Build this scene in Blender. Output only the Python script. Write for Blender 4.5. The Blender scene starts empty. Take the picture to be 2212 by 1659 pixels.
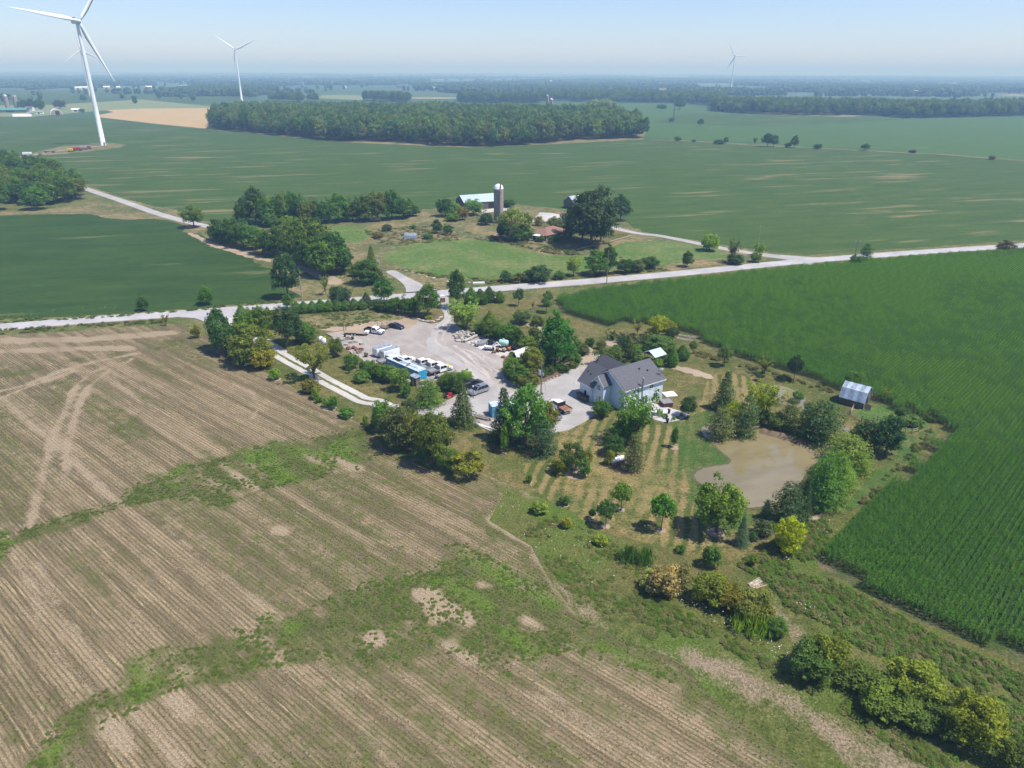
import bpy, bmesh, math, random
import numpy as np
from mathutils import Vector, Matrix, geometry

SC = bpy.context.scene
COL = SC.collection
R = math.radians

# ------------------------------------------------------------------ camera
# drone camera 66 m above flat farmland, looking along +Y and down
W, H, F, CH = 2212.0, 1659.0, 1533.0, 66.0
PITCH, ROLL = math.atan(675 / F), R(-0.26)
cam_d = bpy.data.cameras.new('camera')
cam = bpy.data.objects.new('camera', cam_d); COL.objects.link(cam); SC.camera = cam
cam_d.sensor_fit = 'HORIZONTAL'; cam_d.sensor_width = 36.0; cam_d.lens = 36.0 * F / W
cam_d.clip_start = 0.5; cam_d.clip_end = 60000
cam.matrix_world = (Matrix.Translation((0, 0, CH)) @ Matrix.Rotation(math.pi / 2 - PITCH, 4, 'X') @ Matrix.Rotation(-ROLL, 4, 'Z'))

# ------------------------------------------------------------------ sky, sun, exposure
SUN_EL, SUN_AZ = R(62), R(108)          # azimuth clockwise from +Y
world = bpy.data.worlds.new('World'); SC.world = world; world.use_nodes = True
wn = world.node_tree; bg = wn.nodes['Background']
sky = wn.nodes.new('ShaderNodeTexSky'); sky.sky_type = 'NISHITA'; sky.sun_disc = False
sky.sun_elevation = SUN_EL; sky.sun_rotation = SUN_AZ
sky.altitude = 200; sky.air_density = 1.0; sky.dust_density = 0.35; sky.ozone_density = 5.0
wb = wn.nodes.new('ShaderNodeMix'); wb.data_type = 'RGBA'; wb.blend_type = 'MULTIPLY'; wb.inputs[0].default_value = 1.0
wb.inputs[7].default_value = (1.0, 0.985, 1.16, 1)      # cool white balance of the hazy summer sky
wn.links.new(sky.outputs[0], wb.inputs[6]); wn.links.new(wb.outputs[2], bg.inputs[0]); bg.inputs[1].default_value = 0.118
sd = bpy.data.lights.new('sun', 'SUN'); sd.energy = 5.0; sd.angle = R(1.0); sd.color = (1.0, 0.955, 0.88)
sun = bpy.data.objects.new('sun', sd); COL.objects.link(sun)
sdir = Vector((math.sin(SUN_AZ) * math.cos(SUN_EL), math.cos(SUN_AZ) * math.cos(SUN_EL), math.sin(SUN_EL)))
sun.rotation_euler = sdir.to_track_quat('Z', 'Y').to_euler(); sun.location = sdir * 500
vs = SC.view_settings; vs.view_transform = 'Standard'; vs.look = 'None'; vs.exposure = 0.32; vs.gamma = 1.0; vs.use_curve_mapping = False
SC.cycles.max_bounces = 5; SC.cycles.diffuse_bounces = 3; SC.cycles.glossy_bounces = 2; SC.cycles.transmission_bounces = 3
SC.cycles.transparent_max_bounces = 6; SC.cycles.volume_bounces = 0; SC.cycles.caustics_reflective = False; SC.cycles.caustics_refractive = False
SC.cycles.use_denoising = True

# ------------------------------------------------------------------ places: survey points on the flat ground
CROPS = dict(a1=(0, 0, .434), a2=(700, 200, .434), a3=(1600, 200, .434), a4=(2500, 100, .6058), a5=(0, 500, .4822), a6=(700, 640, .434),
             b1=(1500, 640, .434), b2=(2300, 740, .6962), b3=(760, 1000, .3345), b4=(1400, 980, .3345), b5=(1150, 1180, .27125),
             b6=(1650, 1180, .27125), b7=(2080, 1200, .27125), b8=(2500, 1200, .4973), d1=(1350, 1480, .4069), d2=(2150, 1500, .4521),
             d3=(0, 1200, .6329), d4=(0, 2000, .5877), d5=(1200, 1900, .5906), d6=(2400, 1900, .6510), D=(0, 0, 1.736))
CP, SP_, CR, SR = math.cos(PITCH), math.sin(PITCH), math.cos(ROLL), math.sin(ROLL)

def full(k, x, y):
    a, b, s = CROPS[k]
    return (a + x * s) / 1.736, (b + y * s) / 1.736

def G(x, y, z=0.0):
    u, v = x - W / 2, H / 2 - y
    u, v = u * CR - v * SR, u * SR + v * CR
    d = (u, F * CP + v * SP_, -F * SP_ + v * CP)
    t = (z - CH) / d[2]
    return Vector((d[0] * t, d[1] * t, z))

def gp(k, x, y, z=0.0):
    return G(*full(k, x, y), z)

def proj(X, Y, Z):
    z = Z - CH
    d = Y * CP - z * SP_; up = Y * SP_ + z * CP
    u, v = X / d * F, up / d * F
    u, v = u * CR + v * SR, -u * SR + v * CR
    return u + W / 2, H / 2 - v, d

def height_at(p, ytop):
    lo, hi = 0.0, 300.0
    for _ in range(30):
        m = (lo + hi) / 2
        if proj(p.x, p.y, m)[1] > ytop: lo = m
        else: hi = m
    return lo

def metres(p, px, z=0.0):
    """width in metres of px (in the 2212-wide view) at ground point p"""
    return px * proj(p.x, p.y, z)[2] / F

def pts(k, lst):
    return [gp(k, x, y) for x, y in lst]

# ------------------------------------------------------------------ numpy noise
def _h(ix, iy, s):
    n = (ix.astype(np.int64) * 374761393 + iy.astype(np.int64) * 668265263 + s * 974634777) & 0x7fffffff
    n = ((n ^ (n >> 13)) * 1274126177) & 0x7fffffff
    return ((n ^ (n >> 16)) & 0xffff) / 65535.0

def vnoise(x, y, s=0):
    ix, iy = np.floor(x), np.floor(y); fx, fy = x - ix, y - iy
    fx, fy = fx * fx * (3 - 2 * fx), fy * fy * (3 - 2 * fy)
    a, b, c, d = _h(ix, iy, s), _h(ix + 1, iy, s), _h(ix, iy + 1, s), _h(ix + 1, iy + 1, s)
    return (a * (1 - fx) + b * fx) * (1 - fy) + (c * (1 - fx) + d * fx) * fy

def fbm(x, y, s=0, o=4):
    v, a, t = 0, 1.0, 0
    for i in range(o):
        v = v + a * vnoise(x * 2 ** i, y * 2 ** i, s + i * 17); t += a; a *= .5
    return v / t

def in_poly(X, Y, poly):
    P = np.array([(p[0], p[1]) for p in poly]); ins = np.zeros(X.shape, bool); j = len(P) - 1
    for i in range(len(P)):
        yi, yj, xi, xj = P[i, 1], P[j, 1], P[i, 0], P[j, 0]
        c = ((yi > Y) != (yj > Y)) & (X < (xj - xi) * (Y - yi) / ((yj - yi) or 1e-9) + xi)
        ins ^= c; j = i
    return ins

def seg_dist(X, Y, line, closed=False):
    P = [(p[0], p[1]) for p in line]
    if closed: P = P + [P[0]]
    d = np.full(X.shape, 1e9)
    for (x0, y0), (x1, y1) in zip(P[:-1], P[1:]):
        dx, dy = x1 - x0, y1 - y0; L = dx * dx + dy * dy or 1e-9
        t = np.clip(((X - x0) * dx + (Y - y0) * dy) / L, 0, 1)
        d = np.minimum(d, np.hypot(X - x0 - t * dx, Y - y0 - t * dy))
    return d

def soft_poly(X, Y, poly, soft=1.0, nz=0, amp=0.0):
    d = seg_dist(X, Y, poly, True); d = np.where(in_poly(X, Y, poly), d, -d) + (nz - .5) * amp
    t = np.clip(d / soft * .5 + .5, 0, 1); return t * t * (3 - 2 * t)

# ------------------------------------------------------------------ meshes and objects
def np_mesh(name, V, FA, mats=(), midx=None, smooth=False):
    V = np.asarray(V, np.float32); FA = np.asarray(FA, np.int32); k = FA.shape[1]
    me = bpy.data.meshes.new(name)
    me.vertices.add(len(V)); me.vertices.foreach_set('co', V.ravel())
    me.loops.add(FA.size); me.loops.foreach_set('vertex_index', FA.ravel())
    me.polygons.add(len(FA)); me.polygons.foreach_set('loop_start', np.arange(0, FA.size, k, dtype=np.int32))
    for m in mats: me.materials.append(m)
    if midx is not None: me.polygons.foreach_set('material_index', np.asarray(midx, np.int32))
    if smooth: me.polygons.foreach_set('use_smooth', np.ones(len(FA), bool))
    me.update(calc_edges=True)
    return me

def link(name, me, parent=None, loc=None, rz=None, **props):
    o = bpy.data.objects.new(name, me); COL.objects.link(o)
    if parent is not None: o.parent = parent
    if loc is not None: o.location = loc
    if rz is not None: o.rotation_euler = (0, 0, rz)
    for k, v in props.items(): o[k] = v
    return o

def thing(name, label, cat, loc=(0, 0, 0), rz=0.0, group=None, me=None):
    o = link(name, me, loc=loc, rz=rz, label=label, category=cat)
    if group: o['group'] = group
    return o

def copy_tree(src, loc, rz, label, group=None):
    r = src.copy(); COL.objects.link(r); r.location = loc; r.rotation_euler = (0, 0, rz); r['label'] = label
    if group: r['group'] = group
    for ch in list(src.children):
        c = ch.copy(); COL.objects.link(c); c.parent = r
        for g in list(ch.children):
            d = g.copy(); COL.objects.link(d); d.parent = c
    return r

class MB:
    """collects simple solids, builds one mesh object"""
    def __init__(s): s.v, s.f, s.m, s.cur = [], [], [], 0
    def add(s, v, f, M=None):
        b = len(s.v)
        s.v += [tuple(M @ Vector(p)) if M else tuple(p) for p in v]
        s.f += [tuple(b + i for i in q) for q in f]; s.m += [s.cur] * len(f); return s
    def box(s, x0, x1, y0, y1, z0, z1, M=None, bev=0.0):
        if bev:
            b = bev; xs, ys, zs = (x0, x1), (y0, y1), (z0, z1); v = []
            for ix in (0, 1):
                for iy in (0, 1):
                    for iz in (0, 1):
                        sx, sy, sz = (1, -1)[ix], (1, -1)[iy], (1, -1)[iz]
                        x, y, z = xs[ix], ys[iy], zs[iz]
                        v += [(x, y + sy * b, z + sz * b), (x + sx * b, y, z + sz * b), (x + sx * b, y + sy * b, z)]
            f = hull_faces(v); return s.add(v, f, M)
        v = [(x, y, z) for x in (x0, x1) for y in (y0, y1) for z in (z0, z1)]
        return s.add(v, [(0, 1, 3, 2), (4, 6, 7, 5), (0, 4, 5, 1), (2, 3, 7, 6), (0, 2, 6, 4), (1, 5, 7, 3)], M)
    def prism(s, prof, y0, y1, M=None):
        """profile of (x, z) extruded along y"""
        n = len(prof); v = [(x, y0, z) for x, z in prof] + [(x, y1, z) for x, z in prof]
        return s.add(v, [tuple(range(n))[::-1], tuple(range(n, 2 * n))] + [(i, (i + 1) % n, n + (i + 1) % n, n + i)[::-1] for i in range(n)][::1], M)
    def cyl(s, a, b, r0, r1=None, n=8, caps=True):
        a, b = Vector(a), Vector(b); r1 = r0 if r1 is None else r1; d = (b - a).normalized()
        t = d.orthogonal().normalized(); w = d.cross(t); v = []
        for c, r in ((a, r0), (b, r1)):
            v += [c + (t * math.cos(6.28319 * i / n) + w * math.sin(6.28319 * i / n)) * r for i in range(n)]
        f = [(i, (i + 1) % n, n + (i + 1) % n, n + i) for i in range(n)]
        if caps: f += [tuple(range(n))[::-1], tuple(range(n, 2 * n))]
        return s.add(v, f)
    def lathe(s, prof, n=16, M=None):
        v = []; k = len(prof)
        for i in range(n):
            a = 6.28319 * i / n; v += [(r * math.cos(a), r * math.sin(a), z) for r, z in prof]
        f = [(i * k + j, ((i + 1) % n) * k + j, ((i + 1) % n) * k + j + 1, i * k + j + 1) for i in range(n) for j in range(k - 1)]
        return s.add(v, f, M)
    def mesh(s, name, *mats, smooth=False):
        me = bpy.data.meshes.new(name); me.from_pydata([tuple(p) for p in s.v], [], s.f)
        for m in mats: me.materials.append(m)
        me.polygons.foreach_set('material_index', s.m)
        if smooth: me.polygons.foreach_set('use_smooth', [True] * len(me.polygons))
        me.validate(); return me
    def obj(s, name, mat_, parent=None, smooth=False, **kw):
        mats = mat_ if isinstance(mat_, (list, tuple)) else [mat_]
        return link(name, s.mesh(name, *mats, smooth=smooth), parent, **kw)

def hull_faces(v):
    bm = bmesh.new(); vs_ = [bm.verts.new(p) for p in v]; bmesh.ops.convex_hull(bm, input=vs_)
    bmesh.ops.dissolve_limit(bm, angle_limit=.02, verts=bm.verts, edges=bm.edges)
    idx = {x: i for i, x in enumerate(vs_)}; f = [tuple(idx[x] for x in q.verts) for q in bm.faces]; bm.free(); return f

def smooth_line(P, n=6, closed=False):
    P = [Vector(p) for p in P]; out = []; m = len(P)
    for i in range(m if closed else m - 1):
        g = (lambda j: P[j % m]) if closed else (lambda j: P[min(max(j, 0), m - 1)])
        a, b, c, d = g(i - 1), g(i), g(i + 1), g(i + 2)
        for k in range(n):
            t = k / n
            out.append(.5 * ((2 * b) + (c - a) * t + (2 * a - 5 * b + 4 * c - d) * t * t + (3 * b - a - 3 * c + d) * t ** 3))
    if not closed: out.append(P[-1])
    return out

def ragged(P, step, amp, seed=0):
    """closed outline with fine irregular edge"""
    rng = np.random.default_rng(seed); out = []
    for i, a in enumerate(P):
        b = P[(i + 1) % len(P)]; d = (b - a); n = max(1, int(d.length / step)); q = Vector((-d.y, d.x, 0)).normalized()
        for k in range(n):
            o = rng.normal(0, amp) if (k or n == 1) else 0
            out.append(a + d * (k / n) + q * o)
    return out

def sheet(name, P, z, mat_, grid=0.0, cover=None, kind='structure', parent=None, zfun=None):
    """flat sheet with outline P; inner grid points carry the cover attribute"""
    P2 = [Vector((p[0], p[1])) for p in P]; n = len(P2)
    V = list(P2)
    if grid:
        A = np.array([(p.x, p.y) for p in P2]); x0, y0 = A.min(0); x1, y1 = A.max(0)
        X, Y = np.meshgrid(np.arange(x0, x1, grid), np.arange(y0, y1, grid)); X, Y = X.ravel(), Y.ravel()
        rg = np.random.default_rng(5); X = X + rg.uniform(-.3, .3, X.shape) * grid; Y = Y + rg.uniform(-.3, .3, X.shape) * grid
        k = in_poly(X, Y, P2); X, Y = X[k], Y[k]; k = seg_dist(X, Y, P2, True) > grid * .4
        V += [Vector((a, b)) for a, b in zip(X[k], Y[k])]
    vv, ee, ff, *_ = geometry.delaunay_2d_cdt(V, [], [list(range(n))], 1, 1e-4)
    xy = np.array([(p.x, p.y) for p in vv]); zz = np.full(len(xy), z)
    if zfun is not None: zz = zz + zfun(xy[:, 0], xy[:, 1])
    me = bpy.data.meshes.new(name); me.from_pydata(np.column_stack([xy, zz]).tolist(), [], ff)
    me.materials.append(mat_)
    if me.polygons and me.polygons[0].normal.z < 0: me.flip_normals()
    if cover is not None:
        c = cover(xy[:, 0], xy[:, 1]); a = me.attributes.new('cover', 'FLOAT_COLOR', 'POINT')
        a.data.foreach_set('color', np.column_stack([c, np.ones(len(xy))]).astype(np.float32).ravel())
    o = link(name, me, parent)
    if parent is None: o['kind'] = kind
    return o

def strip(P, w):
    """outline of a band of width w along a line"""
    P = [Vector(p) for p in P]; L, Rr = [], []
    for i, p in enumerate(P):
        d = (P[min(i + 1, len(P) - 1)] - P[max(i - 1, 0)]); q = Vector((-d.y, d.x, 0)).normalized()
        h = (w[i] if isinstance(w, (list, tuple)) else w) / 2
        L.append(p + q * h); Rr.append(p - q * h)
    return L + Rr[::-1]

# ------------------------------------------------------------------ materials
class Mt:
    def __init__(s, name, rough=.9, spec=.2):
        s.m = bpy.data.materials.new(name); s.m.use_nodes = True; s.nt = s.m.node_tree; s.b = s.nt.nodes['Principled BSDF']
        s.b.inputs['Roughness'].default_value = rough; s.b.inputs['Specular IOR Level'].default_value = spec
    def put(s, sock, v):
        if v is None: return
        if hasattr(v, 'is_output'): s.nt.links.new(v, sock)
        elif isinstance(v, (tuple, list)) and len(v) == 3 and sock.type == 'RGBA': sock.default_value = (*v, 1)
        else: sock.default_value = v
    def n(s, typ, out=0, p=None, **kw):
        x = s.nt.nodes.new('ShaderNode' + typ)
        for k, v in (p or {}).items(): setattr(x, k, v)
        for k, v in kw.items(): s.put(x.inputs[k.replace('_', ' ')], v)
        return x.outputs[out]
    def math(s, op, a, b=None, c=None, clamp=False):
        x = s.nt.nodes.new('ShaderNodeMath'); x.operation = op; x.use_clamp = clamp
        for i, v in enumerate((a, b, c)): s.put(x.inputs[i], v)
        return x.outputs[0]
    def mix(s, f, a, b, mode='MIX'):
        x = s.nt.nodes.new('ShaderNodeMix'); x.data_type = 'RGBA'; x.blend_type = mode; x.clamp_factor = True
        s.put(x.inputs[0], f); s.put(x.inputs[6], a); s.put(x.inputs[7], b); return x.outputs[2]
    def ramp(s, f, lo, hi):
        x = s.nt.nodes.new('ShaderNodeMapRange'); x.interpolation_type = 'SMOOTHSTEP'
        s.put(x.inputs[0], f); s.put(x.inputs[1], lo); s.put(x.inputs[2], hi); return x.outputs[0]
    def pos(s): return s.n('NewGeometry', 0)
    def obj(s): return s.n('TexCoord', 3)
    def rot(s, ang, sx=1, sy=1, sz=1, v=None):
        x = s.nt.nodes.new('ShaderNodeMapping'); s.put(x.inputs['Vector'], v or s.pos())
        x.vector_type = 'TEXTURE' ; x.inputs['Rotation'].default_value = (0, 0, ang); x.inputs['Scale'].default_value = (1 / sx, 1 / sy, 1 / sz)
        return x.outputs[0]
    def noise(s, v, scale, detail=3, rough=.55, out=0):
        return s.n('TexNoise', out, Vector=v, Scale=scale, Detail=detail, Roughness=rough)
    def bump(s, h, strength=.3, dist=.1):
        s.put(s.b.inputs['Normal'], s.n('Bump', 0, Height=h, Strength=strength, Distance=dist))
    def done(s, col, rough=None):
        s.put(s.b.inputs['Base Color'], col)
        if rough is not None: s.put(s.b.inputs['Roughness'], rough)
        return s.m

def plain(name, col, rough=.6, metal=0.0, spec=.3, var=.12, scale=3.0, dirt=None):
    t = Mt(name, rough, spec); o = t.obj(); nz = t.noise(o, scale, 4)
    c2 = tuple(max(0, c * (1 - 2 * var)) for c in col); c1 = tuple(min(1, c * (1 + var)) for c in col)
    c = t.mix(t.ramp(nz, .3, .7), c2, c1)
    if dirt: c = t.mix(t.ramp(t.noise(o, scale * 2.3, 5, .7), .55, .8), c, dirt)
    t.b.inputs['Metallic'].default_value = metal
    return t.done(c)
# ================================================================== ground materials
ROW = R(-39.5)      # direction of the stubble rows

def grass_mat(name, green, dry, amount=(.30, .75), sc=.12, stripes=None, bstr=.35):
    t = Mt(name); p = t.pos()
    big = t.noise(p, sc, 5, .62); mid = t.noise(p, .5, 5, .68); fine = t.noise(p, 2.4, 4, .75); hue = t.noise(p, sc * 2.3, 3, .5)
    c_ = lambda n_, k: t.math('MULTIPLY', t.math('SUBTRACT', n_, .5), k)
    f = t.math('ADD', .5, t.math('ADD', c_(big, 1.5), t.math('ADD', c_(mid, 1.3), c_(fine, .8))))
    if stripes:
        ang, per, amt = stripes
        u = t.n('SeparateXYZ', 1, Vector=t.rot(ang)); wob = t.math('MULTIPLY', t.noise(p, .1, 2), 1.6)
        s_ = t.math('SINE', t.math('MULTIPLY', t.math('ADD', u, wob), 2 * math.pi / per))
        f = t.math('ADD', f, t.math('MULTIPLY', s_, t.math('MULTIPLY', t.ramp(t.noise(p, .035, 2), .35, .6), amt)))
    c = t.mix(t.ramp(f, *amount), green, dry)
    c = t.mix(t.math('MULTIPLY', t.ramp(hue, .45, .7), .5), c, tuple(x * y for x, y in zip(green, (.8, 1.1, .8))))
    v = t.math('ADD', .60, t.math('ADD', t.math('MULTIPLY', t.math('SUBTRACT', fine, .5), 1.9), t.math('ADD', t.math('MULTIPLY', t.math('SUBTRACT', t.noise(p, 7.0, 3, .7), .5), 1.2), t.math('MULTIPLY', mid, .5))), clamp=False)
    c = t.mix(1.0, c, t.n('CombineColor', 0, Red=v, Green=v, Blue=v), 'MULTIPLY')
    t.bump(t.math('ADD', fine, mid), bstr, .25)
    return t.done(c)

def crop_mat(name, green, green2, tan, row_ang, tan_at=.66, per=.0, fine_sc=1.2, tsx=.012, tsy=.08):
    t = Mt(name, .85); p = t.pos()
    st = t.noise(t.rot(row_ang, tsx, tsy), 1.0, 5, .6)
    big = t.noise(p, .006, 3, .5); fine = t.noise(t.rot(row_ang, fine_sc * .25, fine_sc), 1.0, 4, .75)
    md = t.noise(t.rot(row_ang, .03, .12), 1.0, 5, .7)
    g = t.mix(t.ramp(md, .32, .68), green, green2)
    v = t.math('ADD', .35, t.math('MULTIPLY', fine, 1.3)); g = t.mix(1.0, g, t.n('CombineColor', 0, Red=v, Green=v, Blue=v), 'MULTIPLY')
    f = t.math('ADD', st, t.math('MULTIPLY', t.math('SUBTRACT', big, .5), .35))
    f = t.math('ADD', f, t.math('MULTIPLY', t.math('SUBTRACT', md, .5), .25))
    c = t.mix(t.math('MULTIPLY', t.ramp(f, tan_at, tan_at + .16), .8), g, tan)
    t.bump(fine, .5, .4)
    return t.done(c)

M = {}
M['ground'] = grass_mat('roadside_grass', (.082, .115, .026), (.21, .175, .075), (.25, .85), .06)
M['lawn'] = grass_mat('mown_lawn', (.085, .102, .022), (.205, .155, .062), (.25, .85), .06)
M['striped'] = grass_mat('striped_lawn', (.082, .102, .022), (.25, .19, .078), (.14, .74), .05, (R(74.3), 2.15, .5))
M['lush_lawn'] = grass_mat('shore_lawn', (.060, .108, .020), (.15, .145, .045), (.3, 1.0), .1, (R(74.3), 2.15, .15))
M['paddock'] = grass_mat('paddock_grass', (.066, .135, .022), (.13, .16, .045), (.3, .95), .1)
M['hay'] = grass_mat('hay_meadow_grass', (.088, .155, .030), (.19, .205, .07), (.25, .95), .06)
M['rough'] = grass_mat('dry_rough_grass', (.10, .115, .038), (.29, .215, .11), (.25, .80), .05)
M['bean'] = crop_mat('soybean_canopy', (.036, .074, .010), (.056, .095, .014), (.20, .165, .075), R(14), .56)
M['bean2'] = crop_mat('soybean_canopy_dark', (.021, .052, .007), (.036, .072, .010), (.20, .175, .08), R(14), .60)
M['bean3'] = crop_mat('far_crop_green', (.044, .10, .018), (.064, .118, .024), (.18, .17, .09), R(14), .66)
M['wheat'] = crop_mat('ripe_wheat', (.36, .255, .12), (.43, .31, .155), (.47, .36, .2), R(14), .6)
M['pale'] = crop_mat('pale_hay_field', (.15, .19, .08), (.20, .22, .095), (.3, .26, .13), R(10), .62)
M['soil'] = grass_mat('corn_ground', (.06, .085, .022), (.16, .125, .065), (.3, .95), .15)

def asphalt(name, col, tracks=None, sc=1.0, spots=.5):
    t = Mt(name, .9); p = t.pos()
    a = t.noise(p, .12 * sc, 5, .65); b = t.noise(p, 3.0, 4, .75); v = t.math('ADD', t.math('MULTIPLY', a, .55), t.math('MULTIPLY', b, .45))
    c = t.mix(t.ramp(v, .36, .64), tuple(x * .78 for x in col), tuple(min(1, x * 1.12) for x in col))
    if tracks:
        s = t.noise(t.rot(tracks[0], .05, .5), 1.0, 4, .6); c = t.mix(t.math('MULTIPLY', t.ramp(s, .5, .72), .7), c, tracks[1])
        k = t.n('TexVoronoi', 0, Vector=p, Scale=.8); c = t.mix(t.math('MULTIPLY', t.math('LESS_THAN', k, .10), .5), c, tuple(x * .5 for x in col))
    t.bump(b, .3, .05)
    return t.done(c)
M['road'] = asphalt('grey_chip_seal', (.40, .385, .385))
M['gravel'] = asphalt('yard_gravel', (.325, .288, .26), (R(-50), (.42, .375, .335)), 1.6)
M['drive'] = asphalt('drive_gravel', (.37, .35, .335))
M['lane'] = asphalt('limestone_lane', (.47, .44, .41))
M['dirt'] = asphalt('tan_dirt', (.34, .26, .185), (R(-40), (.38, .30, .22)))
M['concrete'] = asphalt('concrete_slab', (.47, .44, .41))
M['mulch'] = asphalt('bark_mulch', (.15, .105, .07))
M['trackdust'] = asphalt('pale_wheel_dust', (.43, .385, .35))
M['mud'] = asphalt('wet_bank_mud', (.10, .095, .045))
M['white_mat'] = asphalt('white_mat', (.62, .60, .58))
M['slate'] = asphalt('patio_stone', (.46, .44, .44))

# field of sparse young beans in stubble
t = Mt('stubble_field'); p = t.pos()
at = t.n('Attribute', 0, p={'attribute_name': 'cover'}); sep = t.nt.nodes.new('ShaderNodeSeparateColor'); t.put(sep.inputs[0], at)
gr, lu, ba = sep.outputs[0], sep.outputs[1], sep.outputs[2]
rr = t.rot(ROW); across = t.n('SeparateXYZ', 1, Vector=rr)
st1 = t.noise(t.rot(ROW, .02, .55), 1.0, 4, .6); st2 = t.noise(t.rot(ROW, .12, 2.6), 1.0, 3, .6)
fine = t.noise(p, 4.0, 3, .7); mid = t.noise(p, .5, 5, .65); big = t.noise(p, .045, 4, .6)
wob = t.math('MULTIPLY', t.noise(p, .3, 2), .25)
rows = t.math('SINE', t.math('MULTIPLY', t.math('ADD', across, wob), 2 * math.pi / .56))
soil = t.mix(t.ramp(st1, .36, .64), (.155, .118, .064), (.305, .228, .138))
soil = t.mix(t.math('MULTIPLY', t.ramp(st2, .52, .66), t.ramp(t.noise(p, .25, 3), .35, .6)), soil, (.38, .295, .165))
soil = t.mix(t.math('MULTIPLY', t.math('MULTIPLY', t.ramp(rows, -.3, .9), t.ramp(mid, .25, .60)), .70), soil, (.090, .082, .034))
soil = t.mix(t.math('MULTIPLY', t.ramp(big, .50, .64), .18), soil, (.105, .10, .048))
bb = t.math('ADD', ba, t.math('ADD', t.math('MULTIPLY', t.math('SUBTRACT', fine, .5), .9), t.math('MULTIPLY', t.math('SUBTRACT', mid, .5), 1.1)))
soil = t.mix(t.math('MULTIPLY', t.ramp(bb, .18, .80), .88), soil, (.335, .258, .168))
soil = t.mix(t.math('MULTIPLY', t.ramp(rows, .2, .9), .25), soil, t.mix(1.0, soil, (.55, .55, .5), 'MULTIPLY'))
gcol = t.mix(t.ramp(mid, .38, .62), (.058, .074, .016), (.098, .112, .026))
gcol = t.mix(t.ramp(lu, .1, .9), gcol, (.088, .155, .013))
gcol = t.mix(t.math('MULTIPLY', t.ramp(t.noise(p, 1.1, 4, .7), .52, .70), .55), gcol, (.19, .15, .08))
gcol = t.mix(t.math('MULTIPLY', t.ramp(st2, .50, .68), .35), gcol, (.20, .165, .08))
gfac = t.ramp(t.math('ADD', t.math('ADD', gr, t.math('MULTIPLY', t.math('SUBTRACT', mid, .5), 1.5)), t.math('MULTIPLY', t.math('SUBTRACT', fine, .5), 1.0)), .16, .86)
c = t.mix(gfac, soil, gcol)
v = t.math('ADD', .9, t.math('ADD', t.math('MULTIPLY', t.math('SUBTRACT', fine, .5), 2.0), t.math('MULTIPLY', t.math('SUBTRACT', t.noise(p, 9.0, 2, .7), .5), 1.4))); c = t.mix(1.0, c, t.n('CombineColor', 0, Red=v, Green=v, Blue=v), 'MULTIPLY')
t.bump(t.math('ADD', fine, t.math('MULTIPLY', rows, .3)), .5, .15)
M['stubble'] = t.done(c)

t = Mt('muddy_pond_water', .02, 1.0); p = t.pos()
c = t.mix(t.ramp(t.noise(t.rot(R(20), .05, .16), 1.0, 4, .6), .35, .65), (.185, .15, .07), (.24, .198, .108)); t.bump(t.noise(p, .9, 2), .02, .1)
M['water'] = t.done(c)

# far plain: patchwork of crops too far off to pick apart
t = Mt('far_plain'); v = t.rot(R(14), 1 / 700, 1 / 420)
vor = t.n('TexVoronoi', 1, p={'distance': 'CHEBYCHEV'}, Vector=v, Scale=1.0, Randomness=.75)
h = t.n('SeparateColor', 0, Color=vor); h2 = t.n('SeparateColor', 1, Color=vor)
c = t.mix(h2, (.035, .085, .035), (.09, .13, .055)); c = t.mix(t.math('GREATER_THAN', h, .80), c, (.22, .20, .10))
c = t.mix(t.math('GREATER_THAN', h, .94), c, (.36, .27, .14))
c = t.mix(t.ramp(t.noise(t.pos(), .01, 4), .3, .8), c, (.05, .10, .045))
M['plain'] = t.done(c)

# ================================================================== ground sheets
S = 26000
me = bpy.data.meshes.new('far_plain'); me.from_pydata([(-S, -300, -.12), (S, -300, -.12), (S, 30000, -.12), (-S, 30000, -.12)], [], [(0, 1, 2, 3)])
me.materials.append(M['plain']); link('far_plain', me, kind='structure')
sheet('ground', [Vector(q) for q in ((-420, -60, 0), (420, -60, 0), (700, 420, 0), (420, 520, 0), (-520, 620, 0))], 0, M['ground'])

D = lambda *l: [G(x, y) for x, y in l]
# far fields
sheet('pale_field', D((-260, 262), (-260, 236), (60, 238), (215, 228), (300, 222), (455, 236), (460, 243), (215, 247), (60, 262)), .0, M['pale'])
sheet('wheat_field', D((212, 262), (200, 258), (240, 250), (222, 246), (300, 242), (456, 239), (442, 284), (330, 274)), .05, M['wheat'])
sheet('crop_field_far_left', D((-300, 236), (-300, 203), (120, 203), (320, 203), (500, 208), (520, 222), (400, 228), (260, 224), (120, 238)), -.02, M['bean'])
sheet('crop_field_far_right', D((1395, 297), (1330, 252), (1330, 232), (1480, 229), (1560, 240), (1960, 249), (2212, 243), (2900, 230), (2900, 372), (2212, 336), (1960, 321), (1640, 304)), .04, M['bean3'])
sheet('crop_field_strip', D((1400, 262), (1480, 240), (1720, 246), (1960, 250), (1760, 262), (1600, 268)), .06, M['bean'])
sheet('crop_field_back', D((960, 243), (960, 224), (1170, 222), (1240, 219), (1440, 220), (1540, 232), (1480, 240), (1340, 240)), .03, M['bean3'])
sheet('pale_field_strip', D((680, 216), (690, 209), (760, 209), (840, 212), (840, 222)), .04, M['pale'])
BEAN = D((-700, 262), (0, 263), (212, 263), (330, 275), (442, 285), (740, 312), (880, 312), (1000, 321), (1140, 315), (1385, 298), (1640, 307), (1960, 323), (2212, 338), (2900, 376),
         (2900, 470), (2212, 507), (2040, 522), (1850, 536), (1740, 545), (1640, 536), (1320, 488), (1100, 520), (850, 540), (500, 530), (400, 484), (160, 405), (90, 372), (-100, 372), (-700, 372))
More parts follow.
